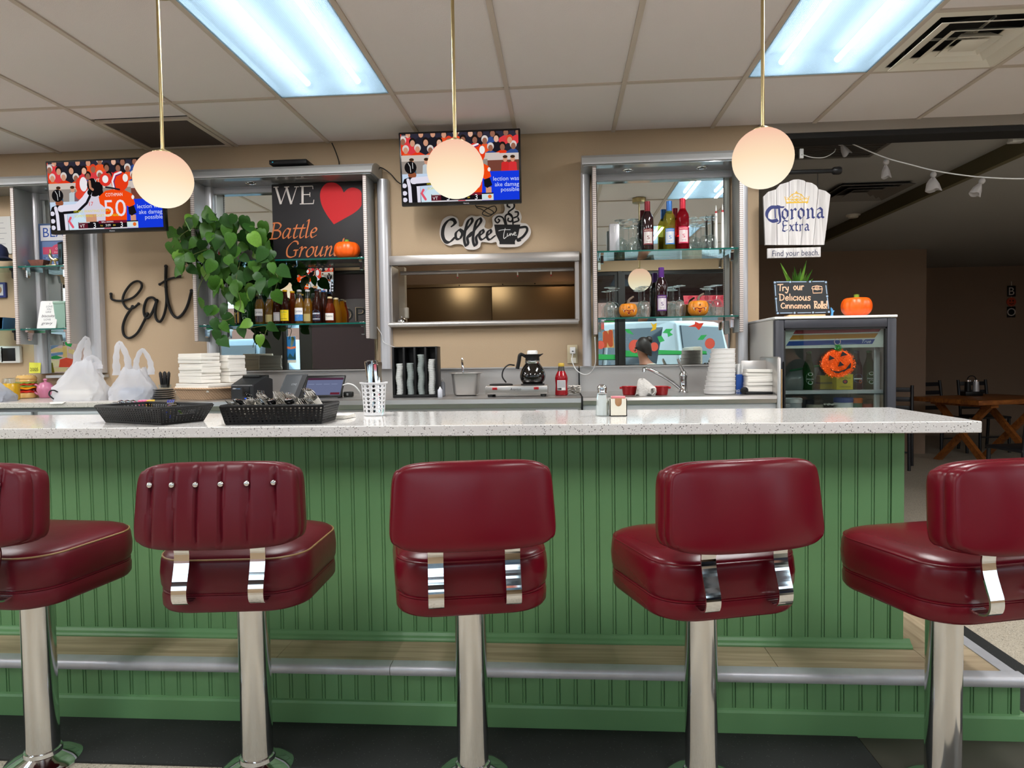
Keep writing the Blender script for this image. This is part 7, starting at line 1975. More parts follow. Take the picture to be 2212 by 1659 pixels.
for i, (px, py) in enumerate(tips):
    e_ = at(px, py, 4.06 - .03 * (i % 4)) - Vector(t.location); b0 = Vector(((e_.x) * .12, 0, .075)); md = (b0 + e_) / 2 + Vector((0, 0, .030)); P = smooth([b0, md, e_], 5); L = len(P)
    ax = Vector((e_.z, 0, -e_.x)).normalized() if abs(e_.x) > .005 else Vector((1, 0, 0)); vs = []
    for j, p_ in enumerate(P):
        w_ = .0085 * sin(pi * (.12 + .88 * j / (L - 1))) + .0006; vs += [Vector(p_) - ax * w_, Vector(p_) + Vector((0, .003, 0)), Vector(p_) + ax * w_]
    obj('leaf', MB().add(vs, [(j * 3 + k, j * 3 + k + 1, j * 3 + k + 4, j * 3 + k + 3) for j in range(L - 1) for k in (0, 1)], 0, True), M['leaf_lime'] if i % 3 == 0 else M['leaf'], t)
q = at(1797, 677, 3.93); t = thing('blue_figurine', 'little blue branching figurine beside the chalkboard', 'figurine', (q.x, 3.93, TZ)); fb = mat('sky_blue_glaze', (90, 170, 226), .4)
obj('base', MB().lathe([(.012, 0), (.012, .004), (.007, .008)], n=12), fb, t)
obj('body', MB().tube(smooth([(0, 0, .006), (.001, 0, .025), (-.002, 0, .045)], 4), [.0065] * 9, 8).tube([(0, 0, .022), (.012, 0, .034)], [.0045, .003], 8).tube([(-.001, 0, .04), (-.006, 0, .052)], [.0045, .0028], 8), fb, t)
q = at(1850, 676, 3.93); pumpkin('decorative_pumpkin', 'larger smooth orange plastic pumpkin on top of the drinks fridge', (q.x, 3.93, TZ), .080, .112, M['orange'], 10, .05, 'stub')

# ================================================================== DINING ROOM BEYOND
# string of ghosts
ys_ = 4.62
t = thing('string_light', 'white cord with tied ghost tassels strung across the dark room', 'garland', (2.4, ys_, 2.5))
sp = [(1795, 289), (1811, 297), (1860, 319), (1914, 341), (1965, 355), (2016, 368), (2070, 377), (2126, 383), (2212, 386), (2330, 380)]
obj('cord', MB().tube(smooth([at(x, y, ys_) for x, y in sp], 4), .004, 6), M['white'], t, True)
M['gauze'] = film('ghost_gauze', (206, 202, 200), .15, .3, .7)
for x, y, h_, s_, tl in ((1811, 300, .085, .8, -.5), (1914, 341, .095, .85, .0), (2016, 368, .10, 1.3, .0), (2126, 383, .09, 1.0, .5), (2260, 384, .09, 1.0, .1)):
    p_ = at(x, y, ys_); X_ = Matrix.Translation(p_) @ Matrix.Rotation(tl, 4, 'Y')
    g = obj('ghost', MB().ball((0, 0, -.028), .019, 12, 8, 0, (1, 1, 1.1), X_), M['gauze'], t, True)
    lp = []
    for k, (rr_, z) in enumerate(((.006, -.048), (.014 * s_, -.058), (.026 * s_, -.085), (.034 * s_, -.055 - h_ * .75))): lp.append([(rr_ * cos(2 * pi * j / 20) * (1 + .18 * sin(5 * 2 * pi * j / 20 + k)), rr_ * sin(2 * pi * j / 20), z + .006 * sin(3 * 2 * pi * j / 20)) for j in range(20)])
    obj('skirt', MB().loft(lp, 0, True, False, False, True, X_), M['gauze'], g, True)
cable('thin_wire', 'thin white wire drooping from the ghost cord to the rod bracket', [at(1805, 322, ys_), at(1800, 330, 4.55), at(1780, 340, 4.5), at(1755, 340, 4.45), at(1736, 335, 4.42)], .0028, M['white'], 6, 'wire')
q = at(1731, 332, 4.42); t = thing('small_clip', 'little white lamp clip beside the dark grille', 'clip', q); obj('clip', MB().rbox(-.012, .012, -.01, .01, -.03, .03, .004), M['white'], t); obj('screw', MB().cyl((0, -.012, -.01), (0, .012, -.01), .004), M['alu'], t)
# ceiling grille, vent, small fittings
a, b_ = atz(1700, 288, CZ), atz(1790, 350, CZ)
t = thing('ceiling_grille', 'dark slatted return grille in the dining room ceiling', 'vent', (1.83, 4.78, CZ))
mb = MB()
for x0, x1, y0, y1 in ((1.42, 2.22, 4.52, 4.55), (1.42, 2.22, 5.06, 5.09), (1.42, 1.45, 4.55, 5.06), (2.19, 2.22, 4.55, 5.06)): mb.box(x0, x1, y0, y1, CZ - .012, CZ - .0005)
obj('frame', mb, mat('grille_grey', (90, 86, 80), .6), t, True)
for i in range(12): obj('slat', MB().box(1.45, 2.19, 4.565 + i * .042, 4.592 + i * .042, CZ - .010, CZ - .006, xf=None), mat('slat_dark', (58, 54, 50), .6) if i == 0 else bpy.data.materials['slat_dark'], t, True)
vx, vy = 2.62, 6.15; t = thing('ceiling_vent', 'square vent in the dim dining room ceiling', 'vent', (vx, vy, CZ))
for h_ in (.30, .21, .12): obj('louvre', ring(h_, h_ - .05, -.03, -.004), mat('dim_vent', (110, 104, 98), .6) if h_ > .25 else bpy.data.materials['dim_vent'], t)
obj('dark_duct', MB().box(-.27, .27, -.27, .27, -.003, -.0005), M['black_matt'], t)
q = atz(1843, 464, CZ); t = thing('smoke_detector', 'small round smoke detector on the dining room ceiling', 'detector', q); obj('base', MB().lathe([(.07, 0), (.068, -.012)], n=20), M['vent'], t); obj('dome', MB().lathe([(.055, -.012), (.045, -.03), (.002, -.034)], n=20), M['vent'], t)
q = at(1795, 494, 7.6); t = thing('emergency_lamp', 'small grey emergency lamp box beyond the plank sign', 'lamp', (q.x, 8.56, q.z)); t.location = (at(1795, 494, 8.55).x, 8.58, at(1795, 494, 8.55).z); obj('box', MB().rbox(-.09, .09, -.06, .015, -.05, .05, .008), M['vent'], t); obj('lamp_head', MB().ball((.06, -.06, .06), .035, 12, 8), M['vent'], t)
q = at(2200, 295, 4.75); t = thing('exit_box', 'white fitting fixed to the dropped ceiling edge', 'fixture', q); obj('box', MB().rbox(-.05, .16, -.03, .03, -.035, .03, .004), M['white'], t); obj('strip', MB().rbox(-.056, .16, -.034, .03, -.038, -.022, .003), M['white'], t)
# tables and chairs
M['tablewood'] = wood('orange_pine', (120, 66, 26), (166, 100, 44), .4, 3, 'X', 10); M['chair_black'] = mat('dark_chair_paint', (30, 31, 36), .45)


def trestle(name, label, corner, e1, L1, L2):
    """corner of the top; e1 unit vector along the end; length runs perpendicular"""
    t = thing(name, label, 'table', (corner[0], corner[1], 0)); e1 = Vector((e1[0], e1[1], 0)).normalized(); e2 = Vector((-e1.y, e1.x, 0)); 
    if e2.x < 0: e2 = -e2
    Mx = Matrix((e1.to_4d(), e2.to_4d(), (0, 0, 1, 0), (0, 0, 0, 1))).transposed(); Mx[3][3] = 1
    for i in range(3): Mx[3][i] = 0
    for i in range(4): obj('top_plank', MB().rbox(L1 * i / 4 + .001, L1 * (i + 1) / 4 - .001, 0, L2, .715, .765, .004, xf=Mx), M['tablewood'], t)
    for y in (.28, L2 - .28):
        for s_ in (-1, 1):
            c = L1 / 2; mb = MB(); mb.loft([[(c + s_ * (L1 * .40) + a, y + s_ * .03 + b_, 0) for a, b_ in ((-.045, -.025), (.045, -.025), (.045, .025), (-.045, .025))], [(c - s_ * (L1 * .36) + a, y + s_ * .03 + b_, .715) for a, b_ in ((-.045, -.025), (.045, -.025), (.045, .025), (-.045, .025))]], 0, False, xf=Mx); obj('leg', mb, M['tablewood'], t)
        obj('cleat', MB().box(.06, L1 - .06, y - .05, y + .05, .675, .7145, xf=Mx), M['tablewood'], t)
    mb = MB(); mb.loft([[(L1 / 2 - .03, .30, .38), (L1 / 2 + .03, .30, .38), (L1 / 2 + .03, .34, .38), (L1 / 2 - .03, .34, .38)], [(L1 / 2 - .03, L2 * .5, .70), (L1 / 2 + .03, L2 * .5, .70), (L1 / 2 + .03, L2 * .5 + .04, .70), (L1 / 2 - .03, L2 * .5 + .04, .70)]], 0, False, xf=Mx); obj('brace', mb, M['tablewood'], t)
    obj('bolt', MB().cyl((L1 / 2, .21, .36), (L1 / 2, .24, .36), .012, xf=Mx), M['chrome'], t)
    return t


ca, cb = atz(2115, 866, .765), atz(1975, 857, .765)
d = (cb - ca); ca = Vector((ca.x, ca.y, 0)); trestle('trestle_table', 'orange pine trestle table with crossed legs in the dim room', ca, (d.x, d.y), .92, 1.25)


def chair(name, label, loc, rz, grp=None):
    t = thing(name, label, 'chair', loc, rz, grp); m_ = M['chair_black']
    obj('seat', MB().rbox(-.21, .21, -.20, .20, .435, .465, .01), m_, t)
    for sx in (-1, 1):
        obj('leg', MB().cyl((sx * .185, .18, .435), (sx * .19, .19, 0), .017, n=10), m_, t)
        obj('back_leg', MB().tube(smooth([(sx * .19, -.22, 0), (sx * .188, -.19, .45), (sx * .185, -.25, .92)], 4), .018, 10), m_, t)
    for z in (.56, .66, .76, .87): obj('slat', MB().rbox(-.175, .175, -.215 - (z - .45) * .10 - .008, -.215 - (z - .45) * .10 + .008, z - .026, z + .026, .005), m_, t)
    obj('stretcher', MB().cyl((-.187, .185, .2), (.187, .185, .2), .01), m_, t)
    return t


q = at(2215, 900, 6.2); chair('ladder_chair', 'dark slat backed chair at the near side of the pine table', (q.x, 6.2, 0), radians(10), 'dark chairs in the dining room')
for x, y, rz, lab in ((3.72, 7.95, 150, 'dark chair with its back rail just beyond the fridge'), (4.92, 9.15, 195, 'dark chair tucked behind the far side of the pine table'), (5.5, 9.25, 185, 'dark chair behind the wire caddy on the pine table')):
    chair('ladder_chair', lab, (x, y, 0), radians(rz), 'dark chairs in the dining room')
q = atz(2115, 856, .766); t = thing('table_caddy', 'black wire caddy of shakers on the pine table', 'caddy', (q.x, q.y + .15, .7655))
obj('tray', MB().rbox(-.10, .10, -.06, .06, 0, .05, .006), M['black'], t); obj('handle', MB().tube(smooth([(-.05, 0, .05), (-.05, 0, .2), (.0, 0, .24), (.05, 0, .2), (.05, 0, .05)], 4), .006, 6), M['black'], t)
for x, m_, lab in ((.045, M['alu_light'], 'pale shaker in the wire caddy on the pine table'), (-.05, M['black'], 'dark sauce bottle in the wire caddy on the pine table')):
    t2 = thing('table_shaker', lab, 'shaker', (q.x + x, q.y + .14, .8158)); obj('body', MB().lathe([(.035, 0), (.036, .01), (.03, .12)], n=14), m_, t2); obj('cap', MB().lathe([(.031, .12), (.03, .14), (.01, .15)], n=14), M['chrome'], t2)
# hanging BOO banner
BYW = YD - .002
qx = at(2184, 650, BYW).x; sc_ = BYW / FPX; kz = lambda py: at(2184, py, BYW).z
t = thing('hanging_banner', 'small vertical BOO letter banner on the dim wall', 'banner', (qx, BYW, kz(690)))
for py, ch in ((629, 'B'), (652, '@'), (674, 'O')):
    z = kz(py); F = Flat(lambda u, v, l: (qx + u, BYW - .012 - l, v))
    if ch == '@':
        o = obj('pumpkin_disc', MB().cyl((qx, BYW - .012, z), (qx, BYW, z), 9 * sc_, n=24), mat('disc_orange', (190, 70, 40), .7), t, True)
        for s_ in (-1, 1): F.ell(s_ * 3 * sc_, z + 2 * sc_, 1.4 * sc_, 1.8 * sc_, (30, 20, 18), 1)
        F.stroke([(-4 * sc_, z - 3 * sc_), (0, z - 5 * sc_), (4 * sc_, z - 3 * sc_)], 1.5 * sc_, (30, 20, 18), 1)
    else:
        o = obj('letter_card', MB().rbox(qx - 8 * sc_, qx + 8 * sc_, BYW - .012, BYW, z - 11 * sc_, z + 11 * sc_, .003), M['black'], t, True)
        F.text(ch, 0, z - 8 * sc_, 23 * sc_, (206, 196, 186), 1)
    F.build('lettering', M['print'], o, True)
obj('cord', MB().cyl((qx, BYW - .006, kz(608)), (qx, BYW - .006, kz(686)), .004, n=6), M['offwhite'], t, True)
# ================================================================== WINDOW WALL BEHIND THE CAMERA (seen in the mirrors, but for the added end window)
WY, WT = YF, .16
M['frame'] = mat('black_window_frame', (22, 21, 20), .45)
OPEN = [(-8.3, -5.05), (-4.95, -4.15), (-3.93, -3.65), (-2.25, .785), (.835, 2.75), (2.85, 5.0), (5.1, 7.3)]  # last opening is unseen, added for more daylight at the dining end
z0, z1 = .80, 2.46
mb = MB(); mb.box(XL, XR, WY - WT, WY, 0, z0).box(XL, XR, WY - WT, WY, z1, CZ + .2)
edges = [XL] + [v for o_ in OPEN for v in o_] + [XR]
for a, b_ in ((XL, -8.3), (-3.5, -2.25), (7.3, XR)): mb.box(a, b_, WY - WT, WY, z0, z1)
struct('wall_front', mb, M['wall'])
for n, (a, b_) in enumerate(OPEN):
    isd = n == 2
    fr = MB(); k = .045; zz = z0 if not isd else z0
    fr.box(a, b_, WY - .10, WY - .03, z0, z0 + k).box(a, b_, WY - .10, WY - .03, z1 - k, z1).box(a, a + k, WY - .10, WY - .03, z0 + k, z1 - k).box(b_ - k, b_, WY - .10, WY - .03, z0 + k, z1 - k)
    if n == 1: fr.box(a + k, b_ - k, WY - .10, WY - .03, 1.34, 1.385)
    o = struct('window_%d' % (n + 1) if not isd else 'door_1', fr, M['frame'])
    obj('pane', MB().box(a + k, b_ - k, WY - .068, WY - .062, z0 + k, z1 - k), M['pane'], o)
fr = MB()
for a, b_ in ((-5.05, -4.95), (-4.15, -3.93), (-3.65, -3.5), (.785, .835), (2.75, 2.85), (5.0, 5.1)): fr.box(a, b_, WY - .14, WY + .004, z0, z1)
struct('trim_3', fr, M['frame'])
portal('window_portal', -6.6, 1.63, 3.3, 1.7, WY - .2); portal('window_portal', -.7, 1.63, 3.0, 1.7, WY - .2); portal('window_portal', 1.8, 1.63, 1.95, 1.7, WY - .2); portal('window_portal', 3.7, 1.63, 1.8, 1.7, WY - .2); portal('window_portal', -4.5, 1.63, 1.0, 1.7, WY - .2)
# dark roller blind with the back of an OPEN sign
t = thing('roller_blind', 'dark maroon roller blind seen only in the beer cabinet mirror', 'blind', (-2.9, WY, 2.5))
obj('sheet', MB().box(-3.49, -2.26, WY + .02, WY + .024, .86, 2.52), mat('maroon_blind', (46, 30, 34), .8), t, True); obj('tube', MB().tube([(-3.5, WY + .03, 2.53), (-2.25, WY + .03, 2.53)], .028, 12), M['black'], t, True)
t = thing('open_sign', 'dark OPEN sign hung on the blind, readable in the mirror', 'sign', (-2.8, WY + .06, 1.95))
obj('board', MB().rbox(-3.15, -2.30, WY + .03, WY + .042, 1.78, 2.16, .004), mat('sign_ground', (58, 48, 50), .6), t, True)
F = Flat(lambda u, v, l: (-2.725 + u, WY + .0425 + l, v), .0006)
F.text('OPEN', 0, 1.85, .28, (178, 150, 120), 1, width=.80); F.text('OPEN', .006, 1.846, .28, (14, 12, 12), 2, width=.80); F.build('lettering', M['print'], t, True)
# third screen, same match
make_tv('television', 'flat screen television over the entrance, seen in the beer cabinet mirror', (-3.44, WY + .24, 2.44), .70, radians(-4), pi)
# wall poster in the door glass
t = thing('window_poster', 'blue poster taped in the door glass, seen in the mirror', 'poster', (-3.85, WY - .06, 1.5)); F = Flat(lambda u, v, l: (-3.83 + u, WY - .055 + l, v), .0006)
obj('sheet', MB().box(-3.90, -3.76, WY - .058, WY - .056, 1.28, 1.66), M['paper'], t, True); F.rect(-.068, .068, 1.32, 1.655, (40, 110, 170)); F.poly([(-.06, 1.34), (-.02, 1.42), (.03, 1.36), (.06, 1.44), (.066, 1.33)], (30, 70, 80), 2); F.stroke([(-.06, 1.50), (.0, 1.49), (.06, 1.50)], .03, (226, 120, 80), 2); F.build('print', M['print'], t, True)
# painted decorations on the panes (autumn window painting)
def pane_paint(label, x0):
    t = thing('window_painting', label, 'decoration', (x0, WY - .05, 1.4)); return t, Flat(lambda u, v, l: (u, WY - .058 + l, v), .001)


def mx(px, py):
    Yv = 2 * 4.330 - (WY - .058); p = at(px, py, Yv); return p.x, p.z


def mpts(pts): return [mx(1200 + .1989 * x, 580 + .1989 * y) for x, y in pts]


t, F = pane_paint('painted autumn leaves and pumpkins on the window, seen in the wine cabinet mirror', 1.2)
grn, dg, redp, ora, yel = (60, 178, 96), (24, 96, 56), (226, 96, 80), (222, 130, 60), (226, 180, 40)
F.poly(mpts([(510, 690), (620, 660), (640, 860), (515, 860)]), (214, 170, 110), 1)
for a, b_ in (((535, 840), (540, 700)), ((540, 700), (600, 830)), ((600, 830), (598, 690))): F.stroke(mpts([a, b_]), .06, (190, 84, 50), 2)
F.poly(mpts([(740, 655), (800, 660), (850, 720), (780, 700)]), grn); F.poly(mpts([(1030, 580), (1060, 610), (1100, 590), (1090, 660), (1030, 685), (1055, 640)]), yel); F.poly(mpts([(1160, 700), (1200, 655), (1275, 655), (1240, 690), (1275, 720), (1220, 745), (1215, 705)]), grn)
F.poly(mpts([(1105, 740), (1150, 730), (1185, 785), (1130, 805)]), grn); F.poly(mpts([(1440, 630), (1510, 605), (1515, 575), (1560, 595), (1610, 590), (1580, 640), (1555, 670), (1520, 635)]), (226, 70, 50)); F.poly(mpts([(1540, 775), (1580, 725), (1645, 720), (1600, 775)]), grn)
for x, y, a in ((860, 845, 62), (920, 835, 60), (1070, 850, 42), (1675, 815, 50), (490, 830, 40)):
    u, v = mx(1200 + .1989 * x, 580 + .1989 * y); s_ = .1989 * 9.4 / FPX; F.ell(u, v, a * 1.05 * s_, a * 1.15 * s_, (196, 76, 62), 2); F.ell(u, v, a * s_, a * 1.1 * s_, redp, 3)
for x0, x1, y0, y1 in ((460, 680, 930, 990), (740, 960, 890, 960), (1115, 1380, 885, 935), (1580, 1640, 890, 930)): F.poly(mpts([(x0, y0), (x1, y0 + 8), (x1, y1), (x0, y1 - 6)]), grn, 1); F.stroke(mpts([(x0, y1), (x1, y1)]), .012, dg, 2)
F.poly(mpts([(1385, 295), (1850, 290), (1850, 420), (1400, 410)]), (228, 96, 108), 1)
for i in range(10): u, v = mpts([(1420 + 44 * i, 350 + 30 * (-1) ** i)])[0]; F.ell(u, v, .035, .03, (206, 60, 80), 2)
F.build('paint', M['print'], t, True)
t, F = pane_paint('painted signpost, pumpkin and greenery on the window, seen in the mirror by the teapot', -6.8)
ml = lambda pts: [mx(.1085 * x, 740 + .1085 * y) for x, y in pts]
F.poly(ml([(850, 340), (930, 340), (930, 480), (860, 570)]), (226, 84, 84)); F.poly(ml([(950, 110), (1340, 105), (1340, 190), (990, 190)]), (226, 206, 150)); F.poly(ml([(1255, 70), (1340, 70), (1345, 300), (1260, 290)]), (222, 196, 130), 2); F.poly(ml([(1370, 120), (1490, 150), (1470, 240), (1370, 200)]), (226, 206, 150))
F.poly(ml([(1230, -30), (1450, 10), (1420, 90), (1330, 60)]), (40, 170, 90)); F.poly(ml([(1000, 290), (1120, 250), (1260, 300), (1150, 330), (1010, 330)]), (50, 160, 90)); F.poly(ml([(1200, 340), (1330, 300), (1460, 330), (1440, 490), (1180, 490)]), (230, 86, 66), 2); F.poly(ml([(940, 350), (1190, 350), (1180, 480), (950, 480)]), (232, 226, 190))
F.poly(ml([(950, 500), (1350, 490), (1320, 580), (950, 580)]), (226, 214, 170)); F.poly(ml([(910, 80), (960, 180), (990, 300), (950, 330), (920, 280)]), (20, 18, 18), 3); F.stroke(ml([(990, 250), (1240, 215)]), .04, (110, 150, 200), 2); F.stroke(ml([(990, 120), (1150, 40), (1260, -20)]), .05, (120, 150, 190), 2)
F.build('paint', M['print'], t, True)

# ------------------------------------------------------------------ outside
struct('ground', MB().box(-30, 30, -40, WY - WT, -.25, -.12), mat('concrete_paving', (170, 170, 168), .9, noise=.1, nscale=2))
struct('facade_opposite', MB().box(-30, 30, -17.3, -17, -.12, 3.4), mat('brick_facade', (150, 110, 98), .85, noise=.2, nscale=20))
t = thing('awning', 'dark maroon awning outside the windows, seen in the mirrors', 'awning', (.3, -1.2, 2.3)); ma = mat('maroon_canvas', (84, 44, 46), .8)
obj('valance', MB().box(-2.6, 4.6, -1.52, -1.50, 2.10, 2.55), ma, t, True); obj('canopy', MB().prism([(-.87, 2.95), (-1.51, 2.55), (-1.51, 2.53), (-.87, 2.93)], lambda u, v, d: (d, u, v), -2.6, 4.6), ma, t, True)


def vehicle(name, label, loc, rz, col, L=4.6, W=1.85, H=1.75):
    t = thing(name, label, 'car', loc, rz); m_ = mat('car_paint_' + name, col, .25, spec=.6, coat=.5)
    pr = [(-L / 2, .35), (-L / 2 - .02, .55), (-L / 2 + .02, .95), (-L / 2 + .10, 1.02), (-L / 2 + .28, H - .05), (-L / 2 + .42, H), (L * .08, H), (L * .26, 1.05), (L / 2 - .1, .95), (L / 2, .75), (L / 2, .35)]
    mb = MB(); mb.loft([[(x, y * (1 if z < 1.04 else .84), z) for x, z in pr] for y in (-W / 2, -W / 2 + .06, W / 2 - .06, W / 2)], 0, False, True, True); bevel(obj('body', mb, m_, t), .04, 3)
    dkg = mat('car_glass', (70, 84, 96), .05, spec=.8) if 'car_glass' not in bpy.data.materials else bpy.data.materials['car_glass']
    for s_ in (-1, 1):
        for x0, x1, x2, x3 in ((-L / 2 + .42, -.75, -.75, -L / 2 + .50), (-.65, .15, .15, -.65), (.25, L * .22, L * .1, .25)):
            y1, y2 = s_ * (W / 2 * .985), s_ * (W / 2 * .862)
            obj('side_window', MB().add([(x0, y1 * .99, 1.07), (x1, y1 * .99, 1.07), (x2, y2 * .985, H - .12), (x3, y2 * .985, H - .12), (x0, y1 * .96, 1.07), (x1, y1 * .96, 1.07), (x2, y2 * .95, H - .12), (x3, y2 * .95, H - .12)], [(0, 1, 2, 3), (4, 5, 6, 7), (0, 1, 5, 4), (2, 3, 7, 6), (1, 2, 6, 5), (0, 3, 7, 4)]), dkg, t)
        for x in (-L * .3, L * .3):
            w_ = obj('wheel', MB().cyl((x, s_ * (W / 2 - .22), .33), (x, s_ * (W / 2 + .005), .33), .33, n=24), M['rubber'], t); obj('hub', MB().cyl((x, s_ * (W / 2), .33), (x, s_ * (W / 2 + .012), .33), .2, n=20), M['alu'], w_)
        obj('tail_light', MB().rbox(-L / 2 - .03, -L / 2 + .05, s_ * (W / 2 - .16) - .09, s_ * (W / 2 - .16) + .09, .80, .98, .02), M['red'], t)
    obj('rear_window', MB().add([(-L / 2 + .10, -W * .40, 1.06), (-L / 2 + .10, W * .40, 1.06), (-L / 2 + .245, W * .36, H - .10), (-L / 2 + .245, -W * .36, H - .10), (-L / 2 + .13, -W * .40, 1.06), (-L / 2 + .13, W * .40, 1.06), (-L / 2 + .275, W * .36, H - .10), (-L / 2 + .275, -W * .36, H - .10)], [(0, 1, 2, 3), (4, 5, 6, 7), (0, 1, 5, 4), (2, 3, 7, 6), (1, 2, 6, 5), (0, 3, 7, 4)]), dkg, t)
    obj('bumper', MB().rbox(-L / 2 - .09, -L / 2 + .1, -W / 2 + .02, W / 2 - .02, .36, .56, .04), mat('bumper_grey', (130, 134, 140), .5) if 'bumper_grey' not in bpy.data.materials else bpy.data.materials['bumper_grey'], t)
    obj('number_plate', MB().rbox(-L / 2 - .035, -L / 2 - .01, -.16, .16, .66, .80, .005), M['alu_light'], t)
    return t


vehicle('parked_car', 'white sport utility car parked outside, seen in the wine cabinet mirror', (.75, -4.1, -.12), radians(-140), (224, 232, 238), H=2.0)
vehicle('parked_car', 'pale blue car parked outside, seen in the beer cabinet mirror', (-5.6, -4.3, -.12), radians(12), (178, 208, 232), H=1.85)

# ------------------------------------------------------------------ booth and diners seen in the mirror
M['booth'] = mat('grey_booth_vinyl', (176, 176, 164), .45)
for x, lab in ((1.68, 'grey vinyl booth bench with high back by the window'), (3.1, 'grey vinyl booth bench behind the diner in black')):
    t = thing('booth_bench', lab, 'bench', (x, -.2, 0)); obj('seat', MB().rbox(x - .45 if x > 2 else x - .48, x - .03, -.62, .15, .12, .45, .03), M['booth'], t, True); obj('backrest', MB().rbox(x - .06, x + .06, -.62, .15, .10, 1.41, .03), M['booth'], t, True); obj('plinth', MB().box(x - .42, x, -.6, .12, 0, .12), M['black'], t, True)
for x, lab in ((.78, 'white booth table in front of the diner in the pale hoodie'), (2.2, 'white booth table in front of the diner in black')):
    t = thing('booth_table', lab, 'table', (x, -.25, 0)); obj('top', MB().rbox(x - .36, x + .26, -.66, .14, .72, .76, .01), M['white'], t, True); obj('pedestal', MB().lathe([(.24, 0), (.24, .02), (.04, .05), (.04, .72)], (x - .05, -.25, 0), 20), M['black'], t, True)


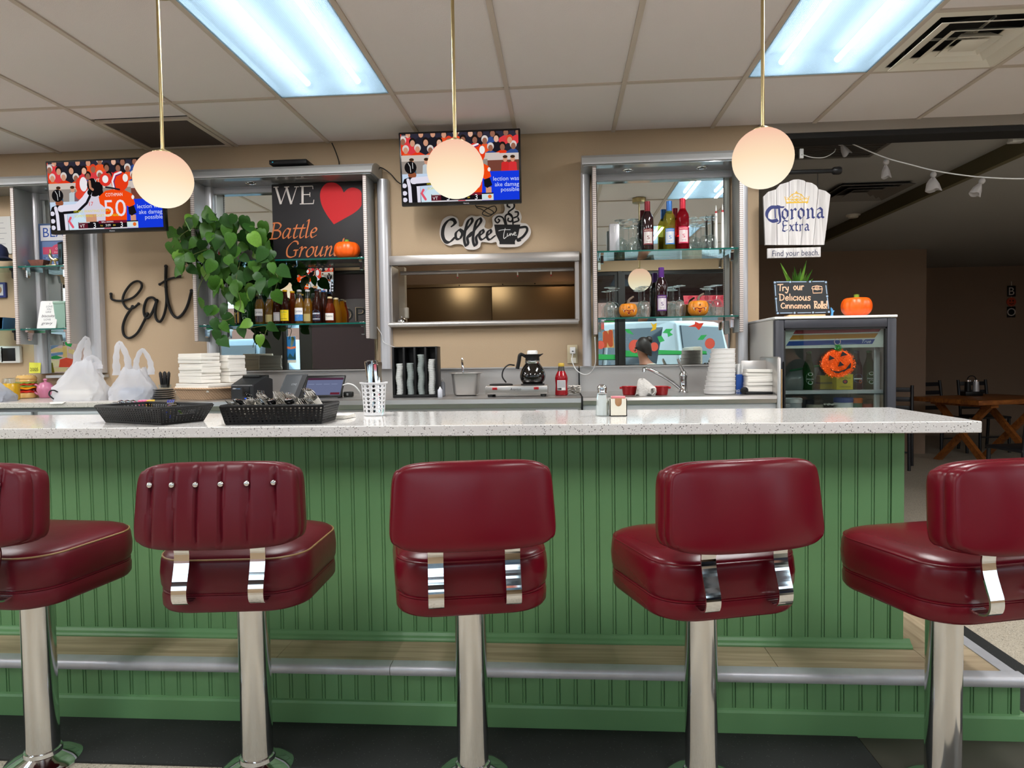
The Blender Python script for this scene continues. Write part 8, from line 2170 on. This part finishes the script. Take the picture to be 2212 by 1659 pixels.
def person(label, loc, rz, top, hairm, lean):
    """seated figure facing local +x; hip height .52"""
    t = thing('person', label, 'person', loc, rz)
    def skin(nodes, name, m_, edges, parent):
        me = bpy.data.meshes.new(name); me.from_pydata([n[0] for n in nodes], edges, []); me.materials.append(m_); o = link(name, me, parent)
        md = o.modifiers.new('skin', 'SKIN'); md.use_smooth_shade = True
        for i, n in enumerate(nodes):
            sv = me.skin_vertices[0].data[i]; sv.radius = n[1] if isinstance(n[1], tuple) else (n[1], n[1]); sv.use_root = i == 0
        s_ = o.modifiers.new('round', 'SUBSURF'); s_.levels = 1; s_.render_levels = 2
        return o
    hx = lean
    N = [((0, 0, .54), (.13, .16)), ((.02 + hx * .3, 0, .74), (.11, .14)), ((hx * .7, 0, .98), (.12, .17)), ((hx, 0, 1.10), (.07, .09)), ((hx + .03, 0, 1.20), (.05, .05)), ((hx + .05, 0, 1.29), (.085, .075)), ((hx + .04, 0, 1.39), (.09, .078))]
    E_ = [(0, 1), (1, 2), (2, 3), (3, 4), (4, 5), (5, 6)]
    for s_ in (-1, 1):
        b0 = len(N); N += [((hx * .85, s_ * .18, 1.05), .055), ((hx + .10, s_ * .24, .84), .042), ((hx + .30, s_ * .16, .80), .030), ((hx + .38, s_ * .13, .795), (.016, .032))]; E_ += [(3, b0), (b0, b0 + 1), (b0 + 1, b0 + 2), (b0 + 2, b0 + 3)]
        for k in range(4): c0 = len(N); N += [((hx + .425, s_ * .13 + (k - 1.5) * .018, .795), .0085), ((hx + .46 - .006 * abs(k - 1.5), s_ * .13 + (k - 1.5) * .021, .787), .0075)]; E_ += [(b0 + 3, c0), (c0, c0 + 1)]
        c0 = len(N); N += [((hx + .39, s_ * .095, .792), .009), ((hx + .425, s_ * .078, .786), .008)]; E_ += [(b0 + 3, c0), (c0, c0 + 1)]
        b0 = len(N); N += [((.06, s_ * .10, .53), .085), ((.44, s_ * .12, .53), .062), ((.42, s_ * .12, .12), .042), ((.54, s_ * .13, .05), .038)]; E_ += [(0, b0), (b0, b0 + 1), (b0 + 1, b0 + 2), (b0 + 2, b0 + 3)]
    skin(N, 'body', M['skin'], E_, t)
    T_ = [((0, 0, .54), (.145, .18)), ((.02 + hx * .3, 0, .74), (.125, .155)), ((hx * .7, 0, .98), (.14, .19)), ((hx, 0, 1.12), (.09, .11))]; TE = [(0, 1), (1, 2), (2, 3)]
    for s_ in (-1, 1): b0 = len(T_); T_ += [((hx * .85, s_ * .19, 1.06), .07), ((hx + .10, s_ * .245, .84), .056), ((hx + .27, s_ * .17, .803), .042)]; TE += [(3, b0), (b0, b0 + 1), (b0 + 1, b0 + 2)]
    skin(T_, 'top', top, TE, t)
    Lg = [((0, 0, .52), (.15, .17))]; LE = []
    for s_ in (-1, 1): b0 = len(Lg); Lg += [((.08, s_ * .11, .53), .098), ((.45, s_ * .12, .535), .075), ((.42, s_ * .12, .14), .056)]; LE += [(0, b0), (b0, b0 + 1), (b0 + 1, b0 + 2)]
    skin(Lg, 'trousers', mat('denim', (44, 50, 70), .8), LE, t)
    hd = Vector((hx + .045, 0, 1.355)); hr = MB()
    for i in range(13):
        pass
    hl = []
    for i in range(11):
        a = pi * i / 10 * .62; r_ = sin(a); lp = []
        for j in range(24):
            th = 2 * pi * j / 24; back = .5 - .5 * cos(th); rr_ = 1 + .06 * sin(5 * th + i)
            lp.append((hd.x - .012 + .108 * r_ * cos(th) * rr_ * (1 if cos(th) < 0 else .86), .098 * r_ * sin(th) * rr_, hd.z + .015 + .118 * cos(a) - .09 * max(0, i - 6) / 4 * back))
        hl.append(lp)
    obj('hair', hr.loft(hl, 0, True, False, False), hairm, t)
    obj('bun', MB().ball((hd.x - .085, 0, hd.z + .09), .05, 14, 9), hairm, t)
    for s_ in (-1, 1): obj('eye', MB().ball((hd.x + .083, s_ * .032, hd.z - .01), .011, 10, 7), M['black'], t); obj('ear', MB().ball((hd.x - .0, s_ * .082, hd.z - .02), .025, 10, 7, 0, (.7, .35, 1)), M['skin'], t)
    obj('nose', MB().ball((hd.x + .094, 0, hd.z - .035), .016, 10, 7, 0, (1, .8, 1.3)), M['skin'], t); obj('mouth', MB().ball((hd.x + .082, 0, hd.z - .070), .02, 10, 6, 0, (.5, 1, .3)), mat('lips', (150, 84, 76), .5), t)
    return t


person('person in a pale hoodie bending over a booth table, seen in the mirror', (1.30, -.12, .06), pi, mat('pale_hoodie', (206, 206, 196), .85), M['hair'], .22)
person('person in black with dark hair at the next booth, seen in the mirror', (2.68, -.12, .10), pi, mat('black_jumper', (22, 22, 24), .9), mat('brown_hair', (50, 34, 26), .5), .12)
